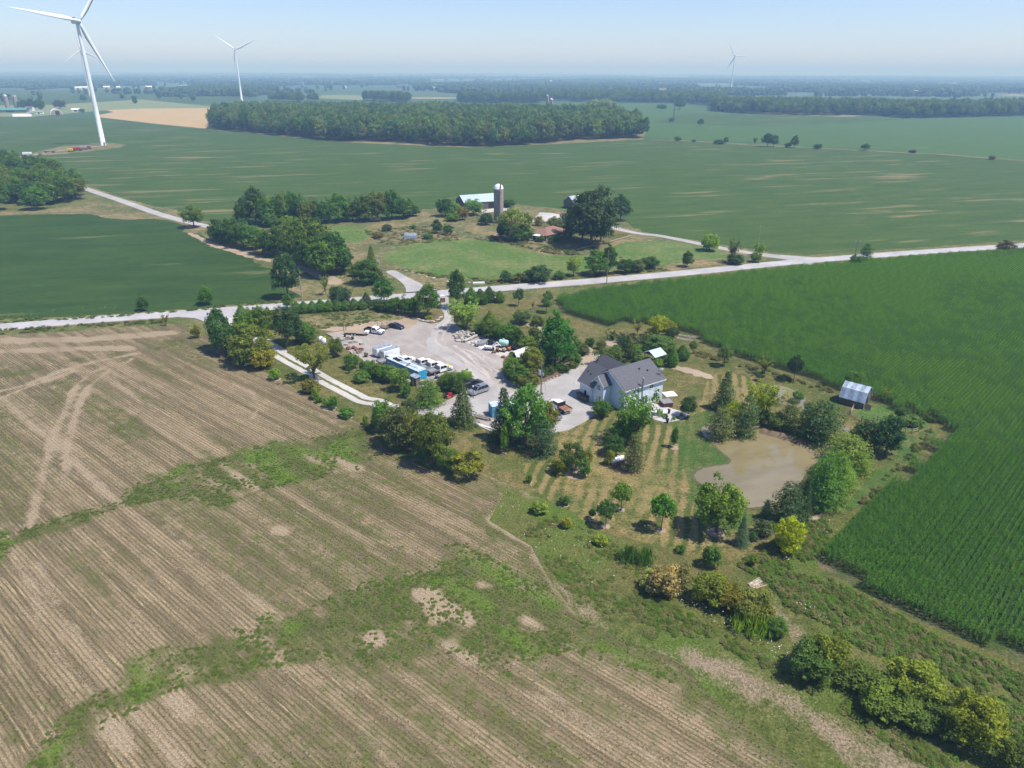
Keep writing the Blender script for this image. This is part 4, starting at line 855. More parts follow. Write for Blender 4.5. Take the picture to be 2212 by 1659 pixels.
rows('d1', [(60, 286, 205, 55, 'shrub', G3, 'tiny bush at the end of the row beside the lane'), (125, 290, 240, 45, 'shrub', TAN, 'dried tiny shrub at the end of the row'),
    (230, 340, 80, 210, 'dense', G1, 'green bush at the lane end of the field-edge thicket'), (390, 490, 130, 400, 'dense', (.05, .07, .03), 'wide grey-green bush in the field-edge thicket'), (540, 510, 150, 260, 'round', (.09, .10, .035), 'olive twiggy tree in the field-edge thicket'), (700, 650, 190, 320, 'oval', (.055, .10, .02), 'tall leafy tree in the middle of the field-edge thicket'), (620, 620, 350, 190, 'dense', G2, 'shaded bush below the tall thicket tree'), (820, 690, 500, 210, 'dense', G1, 'green bush on the lawn end of the field-edge thicket'), (1000, 755, 530, 290, 'round', (.105, .12, .022), 'yellow-green spreading tree at the lawn tip of the thicket'), (450, 330, 70, 200, 'dense', G5, 'blue-grey willow-leaved bush behind the thicket'),
    (1330, 415, -40, 275, 'spruce', G5, 'tall dark spruce over the timber pile'), (1530, 470, -60, 400, 'oval', (.05, .125, .022), 'large bright green maple before the pickup trucks'), (1725, 350, 80, 190, 'dense', (.085, .115, .02), 'olive-yellow bush tree beside the half-hidden grey pickup'), (1690, 545, 235, 270, 'pine', G5, 'dark drooping pine at the foot of the bright maple'),
    (1335, 542, 275, 75, 'column', G3, 'slim young tree with a mulch ring in front of the tall spruce'), (1960, 690, 440, 230, 'round', (.042, .07, .02), 'dark small tree in the lawn island of three'), (1850, 725, 575, 155, 'shrub', (.075, .095, .015), 'olive shrub in the lawn island of three'), (2070, 755, 590, 115, 'shrub', (.05, .095, .035), 'grey-green shrub in the lawn island of three'), (2105, 640, 500, 90, 'shrub', GOLD, 'yellowish shrub tip behind the lawn island'),
    (1565, 812, 745, 60, 'shrub', G1, 'tiny bush on the dry lawn near the worn track'), (1890, 1008, 935, 100, 'shrub', G2, 'small dark bush with a mulch patch on the lawn edge'), (1665, 1082, 985, 145, 'shrub', (.10, .14, .035), 'white-flecked flowering bush on the meadow edge'), (2145, 1132, 1050, 55, 'young', G2, 'tiny dark sapling on the lawn edge'), (1910, 1218, 1130, 100, 'shrub', YEL, 'bright yellow weed bush in the meadow')])
tree('D', 1001, 918, 834, 62, 'spruce', (.04, .075, .03), 'stout green spruce beside the lane end and the lumber')
rows('d2', [(165, 992, 900, 50, 'young', G2, 'tiny sapling left of the two lawn trees'), (838, 382, 218, 58, 'column', G1, 'slim young tree between the propane tank and the pond'), (405, 902, 690, 155, 'young', (.055, .115, .02), 'lollipop young tree, topmost of three on the striped lawn'), (278, 1042, 835, 145, 'young', (.045, .09, .03), 'dull green young tree, lowest left of three on the striped lawn'), (740, 1072, 785, 190, 'young', (.048, .105, .018), 'fuller young tree, nearest the big round tree'),
    (1195, 1085, 655, 375, 'round', (.06, .125, .022), 'big round shade tree on the pond lawn'), (1400, 1184, 955, 135, 'spruce', BLU, 'blue spruce beside the big round shade tree'), (1780, 1245, 975, 212, 'dense', (.15, .185, .012), 'bright yellow-green tree at the corner of the pond lawn'), (1590, 1095, 985, 175, 'shrub', (.05, .075, .04), 'dusky shrub in the bed behind the blue spruce'), (1500, 1142, 1080, 85, 'shrub', G5, 'low dark shrub next to the blue spruce'),
    (1770, 1005, 690, 300, 'pine', (.026, .058, .028), 'dark wide pine at the near pond corner'), (1900, 975, 640, 150, 'spruce', (.022, .05, .02), 'dark narrow spruce beside the wide pond pine'), (1600, 965, 815, 115, 'spruce', BLU, 'small blue spruce half hidden by the wide pond pine'), (2050, 890, 500, 250, 'pine', (.04, .09, .03), 'tall soft pine on the near pond bank'), (2150, 830, 440, 260, 'pine', (.06, .115, .025), 'bright soft pine on the pond bank'),
    (1150, 1362, 1205, 150, 'shrub', G1, 'round green bush below the big shade tree'), (1505, 1365, 1265, 78, 'young', G3, 'little sapling with a pale mulch ring'), (900, 1252, 1200, 80, 'shrub', G1, 'low green bush on the lawn edge'), (235, 1192, 1115, 112, 'shrub', (.13, .15, .03), 'pale yellowish bush in the meadow'),
    (500, 345, -55, 390, 'airy', (.06, .125, .02), 'open-branched tree rising before the white house wall'), (520, 340, 20, 260, 'airy', (.05, .11, .02), 'second stem of open branches before the house wall'), (330, 445, 285, 175, 'dense', G2, 'shady bush behind the propane tank'), (500, 575, 280, 175, 'pine', (.05, .075, .04), 'grey-green pine next to the propane tank'), (308, 532, 415, 82, 'shrub', (.085, .105, .02), 'olive bush beside the propane tank screen'), (430, 330, 130, 220, 'dense', VIV, 'low leafy bush under the open-branched tree')])
rows('b8', [(430, 662, 388, 195, 'spruce', (.036, .08, .03), 'tall green spruce on the lawn side of the pond point'), (400, 872, 655, 205, 'pine', (.075, .085, .05), 'thin greyish pine on the pond point'), (510, 765, 605, 130, 'round', (.14, .175, .02), 'yellow-green young tree on the pond point'), (590, 862, 575, 185, 'pine', (.055, .075, .04), 'tall greyish pine at the tip of the pond point'),
    (700, 762, 455, 270, 'airy', (.12, .155, .015), 'spreading yellow-green tree between the two ponds'), (700, 740, 500, 200, 'airy', (.10, .14, .015), 'drooping yellow-green tree beside its twin between the ponds'), (700, 770, 640, 150, 'dense', G2, 'dark bush under the spreading yellow-green trees'), (830, 805, 690, 135, 'shrub', G1, 'bush on the rocky far bank'), (920, 805, 585, 135, 'pine', (.05, .08, .035), 'slim pine on the rocky far bank'), (1030, 855, 620, 130, 'pine', G5, 'dark slim pine on the rocky far bank'), (1150, 885, 615, 330, 'pine', (.022, .05, .024), 'massive dark pine at the right end of the rocky bank'),
    (985, 605, 520, 85, 'round', (.06, .11, .035), 'little tree on the spit of the small pond'), (700, 442, 385, 62, 'young', G5, 'dark little tree at the lawn edge above the small pond'), (735, 392, 250, 135, 'airy', (.065, .11, .03), 'see-through young tree at the corn edge'), (430, 335, 195, 105, 'young', (.05, .09, .035), 'young tree with a long shadow by the corn edge'), (195, 245, 150, 62, 'young', (.06, .085, .025), 'brownish green young tree by the corn corner'), (40, 155, 48, 92, 'young', (.025, .055, .022), 'dark egg-shaped tree at the garden end by the corn'), (955, 445, 258, 112, 'young', (.016, .036, .026), 'nearly black round-headed tree by the corn'),
    (1490, 965, 750, 215, 'dense', (.026, .055, .026), 'dark juniper mound at the paddock corner'), (1650, 995, 708, 210, 'dense', (.024, .058, .034), 'dark blue-green juniper, the taller of the pair by the paddock'),
    (1360, 1045, 860, 320, 'pine', (.075, .125, .025), 'sunlit feathery pine on the right pond bank'), (1250, 1155, 975, 260, 'pine', (.055, .105, .028), 'feathery pine halfway down the right pond bank'), (1180, 1270, 1040, 240, 'pine', (.045, .095, .03), 'green pine near the foot of the right pond bank'), (1440, 1125, 985, 200, 'pine', (.07, .115, .022), 'light pine on the field side of the pond bank'), (1330, 1235, 1090, 210, 'pine', (.06, .11, .025), 'soft light pine overlooking the mown strip'),
    (1790, 685, 640, 105, 'shrub', G2, 'low shrub along the upper paddock edge'), (1840, 762, 700, 165, 'shrub', (.05, .10, .03), 'wide low shrub inside the paddock'), (1970, 738, 692, 75, 'shrub', G2, 'dark low shrub at the paddock point'), (1650, 582, 490, 60, 'airy', (.12, .13, .025), 'thin yellowish sapling in the corn edge by the paddock'), (1410, 472, 375, 125, 'dense', G1, 'leafy bush top showing behind the gambrel shed'), (160, 722, 568, 122, 'round', (.03, .065, .02), 'dark little tree at the patio corner')])
rows('b4', [(930, 535, 118, 185, 'oval', (.036, .08, .028), 'tall slender tree on the garden side of the yard entrance'), (1040, 775, 455, 335, 'airy', (.115, .175, .06), 'pale silvery-green spreading tree above the boulder heap'), (1010, 770, 500, 260, 'round', (.10, .155, .05), 'pale green round crown beneath the spreading one by the boulders'), (1090, 480, 305, 150, 'cedar', G1, 'cedar left of the row beside the yard entrance tree'), (1190, 475, 320, 145, 'cedar', G2, 'second cedar from the yard entrance tree'), (1290, 455, 295, 135, 'cedar', G2, 'third cedar from the yard entrance tree, the tallest'), (1410, 460, 338, 112, 'cedar', G1, 'cedar at the open lawn end of the entrance row'), (1240, 488, 418, 72, 'shrub', G2, 'clipped ball shrub in front of the entrance cedars'), (1302, 468, 412, 62, 'shrub', G1, 'smaller clipped ball shrub near the garden lamp'),
    (1300, 830, 575, 190, 'cedar', (.055, .09, .02), 'pointed olive cedar behind the storage slab'), (1220, 805, 700, 200, 'dense', G1, 'dense bush behind the boulder heap'), (1330, 850, 680, 210, 'dense', (.045, .08, .02), 'dense bush behind the pipe racks'), (1430, 880, 690, 210, 'dense', G1, 'dense bush behind the small digger'), (1530, 915, 715, 205, 'dense', (.04, .08, .018), 'dense bush behind the pale green tank'), (1610, 940, 765, 160, 'dense', G2, 'dark bush at the slab corner behind the tank'), (1740, 960, 845, 215, 'dense', (.085, .13, .02), 'yellow-green bush at the end of the storage slab'),
    (1620, 502, 308, 112, 'young', (.045, .095, .03), 'young lollipop tree on the front lawn by the corn'), (1946, 505, 330, 105, 'young', (.05, .10, .035), 'young tree touching the corn, farther of the front lawn pair'), (1932, 575, 395, 120, 'young', (.05, .10, .03), 'young tree touching the corn, nearer of the front lawn pair'), (1662, 695, 552, 195, 'round', (.032, .066, .026), 'low round-headed dark tree in the middle of the front lawn'), (1780, 542, 450, 32, 'airy', GRY, 'nearly bare whip of a sapling on the front lawn'), (1840, 715, 620, 145, 'shrub', (.045, .075, .02), 'rounded bush behind the vivid maple'), (1800, 865, 735, 112, 'dense', (.055, .08, .03), 'dull small tree left of the vivid maple'),
    (2030, 1180, 600, 395, 'oval', (.026, .085, .016), 'big vivid deep green maple in the island bed'), (1560, 1295, 1055, 250, 'dense', (.05, .10, .02), 'big rounded bush at the yard tip of the island bed'), (1760, 1300, 975, 260, 'oval', (.085, .115, .02), 'olive tall bush in the island bed by the pole'), (1640, 1370, 1180, 240, 'dense', (.045, .085, .018), 'full green bush at the front of the island bed'), (1720, 1405, 1260, 220, 'shrub', (.06, .085, .025), 'low mixed shrub at the stone edge of the island bed'), (1820, 1380, 1270, 90, 'shrub', GOLD, 'yellow-leaved shrub at the stone edge by the pole'), (2150, 1240, 1165, 110, 'shrub', G2, 'low dark shrub under the vivid maple'), (2270, 1160, 1040, 130, 'shrub', G1, 'leafy shrub at the drive bend under the vivid maple'), (2230, 1050, 830, 180, 'dense', (.05, .08, .03), 'dull bushy tree behind the vivid maple at the drive bend')])
rows('b1', [(380, 400, 250, 135, 'dense', G2, 'dark tree at the left end of the long barn'), (460, 405, 280, 112, 'dense', G3, 'light green tree before the barn end'), (530, 430, 320, 92, 'dense', (.10, .095, .035), 'brownish bush before the barn end'), (620, 385, 255, 162, 'dense', (.055, .115, .04), 'round fresh green tree before the long barn'), (730, 468, 355, 122, 'dense', G5, 'bushy dark tree at the foot of the silo'), (920, 315, 250, 122, 'dense', G2, 'dark bush behind the silo'), (980, 595, 335, 285, 'round', (.085, .13, .045), 'large pale willow-like tree between silo and bungalow'), (880, 585, 455, 115, 'dense', G2, 'dark bush under the pale willow-like tree'), (1040, 600, 480, 200, 'dense', G1, 'leafy bush at the bungalow gable'), (310, 548, 430, 82, 'dense', G5, 'dark upright bush on the rough grass, left of a pair'), (400, 558, 470, 92, 'dense', G2, 'dark round bush on the rough grass, right of a pair'), (230, 595, 553, 90, 'shrub', G1, 'low bush near the little tin hut'), (100, 510, 475, 60, 'shrub', G1, 'small bush on the rough grass above the tin hut'), (-120, 530, 475, 90, 'shrub', G5, 'grey-green bush on the tan rough grass'), (-200, 590, 545, 110, 'shrub', BRN, 'low brown thicket by the small hay patch'), (440, 440, 380, 130, 'shrub', G1, 'low thicket below the barn trees'),
    (1640, 648, 155, 410, 'round', (.026, .050, .022), 'giant dark tree towering over the bungalow'), (1560, 600, 300, 300, 'dense', (.024, .05, .022), 'lower dark crown merged into the giant tree'), (1720, 620, 300, 260, 'dense', (.03, .055, .024), 'lower right crown merged into the giant tree'), (1450, 485, 285, 112, 'spruce', (.018, .040, .024), 'black-green spruce left of the giant tree'), (1890, 425, 203, 172, 'oval', (.03, .07, .028), 'tall tree right of the giant tree at the field edge'), (1190, 472, 395, 82, 'shrub', (.09, .11, .035), 'olive bush behind the bungalow roof'), (1330, 495, 400, 135, 'dense', (.07, .10, .045), 'pale bush behind the bungalow ridge'), (1200, 612, 555, 72, 'shrub', G1, 'shrub against the white porch of the bungalow'), (1320, 612, 552, 102, 'shrub', G2, 'shrub against the brick wall of the bungalow'), (1430, 585, 508, 82, 'shrub', G1, 'shrub at the end wall of the bungalow'), (1705, 655, 588, 82, 'airy', (.16, .13, .09), 'dead grey bush by the timber rail'),
    (900, 962, 868, 92, 'shrub', G5, 'grey bush on the far verge opposite the entrance cedars'), (1190, 955, 825, 225, 'dense', G5, 'wide dark thicket on the far road verge'), (1020, 955, 893, 165, 'shrub', BRN, 'low brown thicket on the far road verge'), (1370, 935, 870, 92, 'shrub', G1, 'small bush right of the wide verge thicket'), (1490, 905, 748, 112, 'round', (.10, .135, .04), 'light loose tree on the far road verge'), (1690, 895, 688, 205, 'dense', G1, 'big bush behind the roadside pole'), (1790, 885, 640, 142, 'oval', G2, 'tall dark bush tree right by the roadside pole'), (1930, 875, 748, 155, 'dense', G2, 'dark bush right of the roadside pole'), (2040, 865, 760, 132, 'dense', (.045, .07, .03), 'mid bush in the verge row'), (2150, 835, 738, 145, 'dense', G2, 'dark bush closing the verge row')])
rows('b2', [(390, 367, 280, 62, 'dense', G2, 'lone dark bush on the meadow by the road'), (510, 278, 193, 92, 'dense', G3, 'yellow-green round tree at the farm drive'), (630, 342, 215, 72, 'airy', GRY, 'grey half-dead tree beside the farm drive'), (650, 348, 298, 92, 'dense', G5, 'dark bush under the grey half-dead tree'), (780, 300, 230, 50, 'dense', G3, 'light green tree top by the drive-end pole'), (760, 337, 285, 57, 'dense', (.07, .11, .03), 'small bush at the foot of the drive-end pole'), (2100, 273, 212, 84, 'dense', (.055, .05, .025), 'dark reddish bush on the far bend of the road'), (1350, 325, 238, 72, 'pine', G2, 'leaning dark tree beside the wooden pole'), (1295, 353, 298, 62, 'shrub', G2, 'shrub at the foot of the wooden pole'), (1338, 350, 308, 62, 'shrub', G1, 'shrub below the leaning dark tree'),
    (240, 742, 638, 105, 'dense', (.125, .175, .015), 'yellow-green big bush at the garden end'), (300, 745, 660, 70, 'dense', (.12, .15, .02), 'smaller yellow bush beside the big yellow-green one'), (125, 735, 655, 60, 'airy', (.14, .125, .06), 'dry brownish sapling before the corn')])
rows('b7', [(760, 620, 365, 370, 'dense', (.05, .07, .025), 'broad dark olive bush behind the garage roof'), (1000, 565, 215, 165, 'oval', (.055, .095, .035), 'greyish tall bush behind the house'), (930, 420, 215, 135, 'oval', G5, 'bluish small tree in the vegetable garden'), (640, 390, 265, 125, 'round', (.07, .09, .04), 'grey-green small tree with white blossoms by the drive bend'), (1450, 410, 210, 400, 'dense', (.055, .09, .03), 'wide mid green bush beyond the garden roof'), (1620, 625, 380, 145, 'cedar', G1, 'fat cedar right of the garden roof'), (1755, 525, 338, 190, 'cedar', G2, 'dark cedar behind the fat one at the garden end'), (1410, 615, 518, 155, 'shrub', (.065, .125, .015), 'bright green round bush behind the house ridge'), (1130, 570, 475, 140, 'shrub', G1, 'bush between the house and the garden roof'), (640, 1315, 1092, 275, 'dense', (.034, .075, .016), 'boxy clipped bush at the house corner by the drive'), (1270, 430, 340, 90, 'shrub', G1, 'low garden bush by the bird house')])
# brush line down the right of the meadow
rows('d6', [(r[0], r[1], r[1] - (r[1] - r[2]) * .86) + tuple(r[3:]) for r in [(140, 492, 330, 175, 'shrub', (.145, .155, .085), 'tan dry reeds at the head of the brush line', dict(name='reed_clump', cat='reeds')), (85, 465, 350, 130, 'shrub', (.15, .158, .085), 'second clump of tan reeds at the head of the brush line', dict(name='reed_clump', cat='reeds')), (225, 445, 310, 150, 'shrub', (.085, .095, .042), 'olive tall grasses behind the tan reeds', dict(name='grass_clump', cat='grass')), (400, 535, 355, 205, 'dense', (.09, .10, .02), 'yellow-olive bush behind the tan reeds'), (520, 568, 425, 155, 'dense', (.08, .095, .02), 'olive bush next along the brush line'), (650, 608, 470, 225, 'dense', (.085, .10, .025), 'low olive bush in the brush line above the green tall grass'), (795, 725, 625, 115, 'dense', G1, 'small dark green bush beside the worn path'), (610, 690, 585, 150, 'tuft', G3, 'bright tall grass clump under the olive bushes'), (700, 715, 600, 150, 'tuft', G3, 'bright tall grass clump next to the small dark bush'),
    (1000, 955, 760, 250, 'dense', (.04, .075, .02), 'dark green skirt of the yellow-topped bush'), (1090, 935, 690, 225, 'dense', (.095, .122, .018), 'yellow-topped bush, uppermost of three on the brush line'), (1280, 1010, 905, 240, 'dense', (.06, .09, .02), 'dark bush between the first two yellow bushes'), (1590, 1090, 890, 300, 'dense', (.092, .115, .018), 'big golden bush, middle of three on the brush line'), (1430, 1140, 1000, 300, 'dense', (.055, .085, .02), 'low dark bush below the middle golden bush'), (1600, 1205, 1080, 250, 'dense', (.055, .085, .018), 'leafy dark bush under the golden bush'), (1930, 1325, 1075, 300, 'dense', (.098, .12, .018), 'big golden bush, lowest of three on the brush line'), (1740, 1260, 1120, 220, 'dense', (.042, .072, .018), 'dark bush left of the lowest golden bush'), (2140, 1485, 1300, 180, 'dense', (.05, .075, .02), 'dark bush at the bottom end of the brush line'), (2230, 1510, 1400, 120, 'dense', (.10, .105, .02), 'olive bush at the very corner of the brush line'),
    (40, 320, 200, 100, 'tuft', G1, 'dark weed clump above the tan reeds'), (-60, 300, 205, 110, 'tuft', G2, 'dark weed clump at the lawn edge')]])
# hedgerow between the far fields
rows('a4', [(55, 698, 670, 45, 'shrub', G2, 'first round bush on the far hedgerow from the woodlot'), (310, 716, 688, 60, 'shrub', G2, 'low bush on the far hedgerow before the paired trees'), (352, 714, 672, 32, 'oval', G2, 'small pointed tree on the far hedgerow'), (530, 718, 672, 30, 'airy', G5, 'thin grey sapling on the far hedgerow'), (608, 728, 648, 60, 'oval', G2, 'left of two tall dark trees on the far hedgerow'), (648, 728, 658, 55, 'oval', G2, 'right of two tall dark trees on the far hedgerow'), (775, 734, 658, 46, 'oval', G2, 'tall narrow tree on the far hedgerow'), (735, 731, 703, 40, 'shrub', G2, 'bush at the foot of the tall narrow hedgerow tree'), (918, 740, 710, 50, 'shrub', G5, 'round bush right of the tall narrow hedgerow tree'), (1213, 747, 705, 50, 'round', G5, 'grey round tree on the far hedgerow'), (1508, 759, 738, 46, 'shrub', BRN, 'reddish low bush on the far hedgerow'), (2000, 797, 772, 44, 'shrub', BRN, 'last bush on the far hedgerow towards the edge of the picture'), (195, 602, 560, 36, 'oval', G2, 'small lone tree in the far crop field'), (15, 582, 556, 32, 'shrub', G2, 'small bush at the lattice tower in the far crop field'), (155, 703, 690, 25, 'shrub', G5, 'tiny bush on the far hedgerow')])
rows('a3', [(1490, 530, 385, 215, 'round', (.085, .12, .075), 'big pale silvery tree behind the woodlot end'), (1330, 520, 450, 110, 'round', (.07, .10, .06), 'smaller pale tree beside the silvery one'), (1580, 530, 440, 90, 'round', (.04, .07, .04), 'dark tree at the white cottage'), (2165, 475, 375, 90, 'oval', G2, 'tall dark far tree left of the long wood'), (2010, 470, 430, 80, 'shrub', G2, 'low dark far clump left of the long wood')])
rows('a1', [(185, 985, 890, 85, 'dense', G2, 'dark tree right of the twin far silos'), (265, 990, 880, 70, 'dense', G2, 'tallest dark tree of the far farm'), (335, 1000, 890, 70, 'dense', G2, 'dark tree left of the hoop barn'), (500, 975, 900, 95, 'dense', (.035, .06, .035), 'tree behind the hoop barn'), (705, 915, 850, 50, 'oval', G5, 'lone far tree left of the near turbine tower'), (690, 1005, 970, 50, 'shrub', G1, 'far bush behind the near turbine tower')])

rg = random.Random(9)
for k, (x, y, w_, c_, lab) in enumerate([(1900, 1290, 120, G2, 'low dark shrub beside the service pole'), (1980, 1250, 130, (.035, .06, .02), 'spreading dark shrub under the maple by the stone edge'), (2080, 1215, 120, G2, 'ground-hugging shrub under the maple'), (1950, 1170, 150, G1, 'leafy undergrowth shrub behind the pole'), (2170, 1110, 140, G1, 'leafy shrub right of the maple trunk'), (1880, 1120, 160, G1, 'bush filling the bed between maple and hoop shelter'), (2090, 1060, 150, G1, 'bush behind the maple trunk'), (1990, 1040, 170, G2, 'shady bush behind the vivid maple'), (2240, 1190, 100, (.06, .09, .03), 'small flowering shrub at the bed corner by the drive')]):
    tree('b4', x, y, y - w_ * .7, w_, 'shrub', c_, lab)
for k, (x, y, w_, lab) in enumerate([(1080, 500, 220, 'ivy-dark bush behind the garage drive'), (380, 470, 180, 'leafy shrub along the garden path'), (480, 350, 130, 'grey shrub by the garden path'), (830, 450, 160, 'bush before the vegetable bed'), (1060, 430, 130, 'leafy plant clump in the vegetable garden'), (1180, 400, 120, 'green plant clump beside the bird house'), (1530, 560, 120, 'low bush by the garden clothes line'), (1300, 300, 180, 'low bush behind the clipped hedge')]):
    tree('b7', x, y, y - w_ * .75, w_, 'shrub', [G1, (.055, .08, .03), G2][k % 3], lab)
# ================================================================== building materials
M['siding'] = (lambda t: (t.bump(t.math('PINGPONG', t.n('SeparateXYZ', 0, Vector=t.obj()), .15), .35, .05), t.done(t.mix(t.ramp(t.noise(t.obj(), .7, 4), .3, .7), (.54, .63, .68), (.62, .70, .74))))[1])(Mt('blue_grey_siding', .6, .3))
def shingle(name, col):
    t = Mt(name, .9); o = t.obj(); n1 = t.noise(o, 5, 4, .7); n2 = t.noise(o, .5, 3)
    c = t.mix(t.ramp(n1, .3, .7), tuple(x * .72 for x in col), tuple(x * 1.25 for x in col)); c = t.mix(t.math('MULTIPLY', t.ramp(n2, .4, .8), .4), c, tuple(x * .8 for x in col))
    t.bump(t.math('PINGPONG', t.n('SeparateXYZ', 2, Vector=o), .09), .5, .03); return t.done(c)
M['shingle'] = shingle('grey_shingles', (.115, .115, .128)); M['brown_shingle'] = shingle('brown_shingles', (.25, .145, .115))
M['white'] = plain('white_paint', (.78, .79, .79), .45, var=.05, scale=2); M['whitemetal'] = plain('white_enamel', (.80, .82, .83), .35, var=.04, dirt=(.6, .58, .54))
M['glass'] = plain('dark_glass', (.018, .024, .032), .08, spec=.6, var=.1); M['carglass'] = plain('tinted_car_glass', (.012, .015, .02), .06, spec=.6, var=.1)
M['tin'] = plain('galvanised_sheet', (.50, .54, .58), .38, .55, var=.16, scale=1.4); M['tinblue'] = plain('pale_blue_sheet', (.50, .60, .68), .4, .2, var=.10, scale=1.2)
M['steel'] = plain('dull_steel', (.30, .31, .32), .5, .5, var=.2); M['dark'] = plain('black_rubber', (.018, .018, .019), .8, var=.2); M['darksteel'] = plain('dark_iron', (.055, .053, .05), .6, .3, var=.3)
M['wood'] = plain('weathered_boards', (.17, .145, .12), .9, var=.35, scale=5); M['timber'] = plain('pale_timber', (.40, .31, .20), .85, var=.25, scale=4); M['brick'] = plain('red_brick', (.26, .105, .07), .85, var=.25, scale=7)
M['stave'] = plain('concrete_staves', (.36, .315, .275), .9, var=.14, scale=2.2, dirt=(.25, .21, .18)); M['stone'] = plain('limestone', (.46, .42, .36), .9, var=.28, scale=2.5, dirt=(.25, .22, .18)); M['darkstone'] = plain('grey_field_stone', (.24, .22, .20), .9, var=.35, scale=3)
M['contblue'] = plain('container_blue', (.13, .35, .50), .5, .1, var=.14, scale=1.0, dirt=(.22, .34, .42)); M['contbright'] = plain('container_door_blue', (.02, .42, .72), .45, .1, var=.08); M['conttop'] = plain('sun_bleached_blue', (.52, .62, .70), .5, .1, var=.12, scale=1.0, dirt=(.36, .34, .32))
M['rust'] = plain('rusty_bed', (.27, .135, .085), .85, var=.3, scale=3); M['red'] = plain('red_machine_paint', (.42, .025, .03), .4, var=.15); M['orange'] = plain('orange_paint', (.55, .14, .03), .5, var=.15); M['yellow'] = plain('yellow_paint', (.65, .45, .04), .5, var=.1)
M['mint'] = plain('mint_plastic', (.42, .68, .62), .35, var=.08); M['carwhite'] = plain('car_white', (.80, .81, .82), .25, spec=.5, var=.03); M['carsilver'] = plain('car_silver', (.36, .38, .41), .28, .5, spec=.5, var=.05); M['carnavy'] = plain('car_navy', (.012, .016, .035), .2, spec=.6, var=.1); M['cardark'] = plain('car_charcoal', (.035, .037, .04), .3, .2, spec=.5, var=.1)
M['alu'] = plain('grey_aluminium', (.34, .34, .35), .45, .3, var=.12); M['greenroof'] = plain('green_sheet_roof', (.09, .28, .24), .5, var=.1); M['blade'] = plain('turbine_white', (.82, .84, .86), .4, var=.03, scale=.2); M['greenpole'] = plain('treated_pole', (.33, .34, .24), .85, var=.2, scale=2); M['pole'] = plain('grey_wood_pole', (.24, .215, .19), .9, var=.2, scale=2)
M['tub'] = plain('brown_tub_panel', (.10, .05, .035), .6, var=.2); M['cover'] = plain('grey_vinyl_cover', (.24, .235, .24), .6, var=.1); M['tarp'] = plain('white_tarp', (.78, .80, .80), .5, var=.06); M['lamp'] = plain('frosted_lamp_glass', (.75, .76, .74), .3, var=.04); M['bluepl'] = plain('blue_plastic', (.04, .12, .42), .4, var=.1)
M['soot'] = plain('black_paint', (.02, .021, .024), .45, var=.2)

def frame(origin, ang):
    return Matrix.Translation(origin) @ Matrix.Rotation(ang, 4, 'Z')

def root(name, label, cat, p, ang, group=None):
    return thing(name, label, cat, (p.x, p.y, p.z), ang, group)

def roof_slab(mb, x0, x1, eave, ridge, th=.16):
    """slab between eave line (y,z) and ridge line (y,z), running along x"""
    (ya, za), (yb, zb) = eave, ridge; n = Vector((0, za - zb, yb - ya)); n = n.normalized() * th
    if n.z < 0: n = -n
    v = []
    for x in (x0, x1):
        v += [(x, ya, za), (x, yb, zb), (x, yb + n.y, zb + n.z), (x, ya + n.y, za + n.z)]
    mb.add(v, [(0, 1, 2, 3), (7, 6, 5, 4), (0, 4, 5, 1), (1, 5, 6, 2), (2, 6, 7, 3), (3, 7, 4, 0)]); return mb

def gable_walls(mb, x0, x1, y0, y1, he, hr, z0=-.1):
    ym = (y0 + y1) / 2
    prof = [(y0, z0), (y1, z0), (y1, he), (ym, hr), (y0, he)]
    v = [(x0, y, z) for y, z in prof] + [(x1, y, z) for y, z in prof]
    mb.add(v, [(0, 1, 2, 3, 4), (9, 8, 7, 6, 5)] + [(i, (i + 1) % 5, 5 + (i + 1) % 5, 5 + i)[::-1] for i in range(5)]); return mb

def window(parent, axis, at, a, z, w, h, bars=1, out=-1, frame_m=None, cross=False):
    """window on plane axis=at ('x' or 'y'), centred at a along the wall; out = outward sign"""
    fm = frame_m or M['white']; o = MB(); t_ = .09
    def bx(mb, a0, a1, z0, z1, d0, d1):
        lo, hi = sorted((at + out * d0, at + out * d1))
        (mb.box(lo, hi, a0, a1, z0, z1) if axis == 'x' else mb.box(a0, a1, lo, hi, z0, z1))
    bx(o, a - w / 2, a - w / 2 + t_, z - h / 2, z + h / 2, .002, .07); bx(o, a + w / 2 - t_, a + w / 2, z - h / 2, z + h / 2, .002, .07)
    bx(o, a - w / 2 + t_, a + w / 2 - t_, z + h / 2 - t_, z + h / 2, .002, .068); bx(o, a - w / 2 + t_, a + w / 2 - t_, z - h / 2, z - h / 2 + t_, .002, .085)
    if cross: bx(o, a - w / 2 + t_, a + w / 2 - t_, z - .03, z + .03, .002, .05)
    for k in range(bars): c_ = a - w / 2 + w * (k + 1) / (bars + 1); bx(o, c_ - .05, c_ + .05, z - h / 2 + t_, z + h / 2 - t_, .003, .055)
    f = o.obj('window', fm, parent)
    for k in range(bars + 1):
        g = MB(); c0 = a - w / 2 + w * k / (bars + 1) + (t_ if k == 0 else .05); c1 = a - w / 2 + w * (k + 1) / (bars + 1) - (t_ if k == bars else .05)
        bx(g, c0, c1, z - h / 2 + t_, z + h / 2 - t_, .004, .02); g.obj('pane', M['glass'], f)
    return f

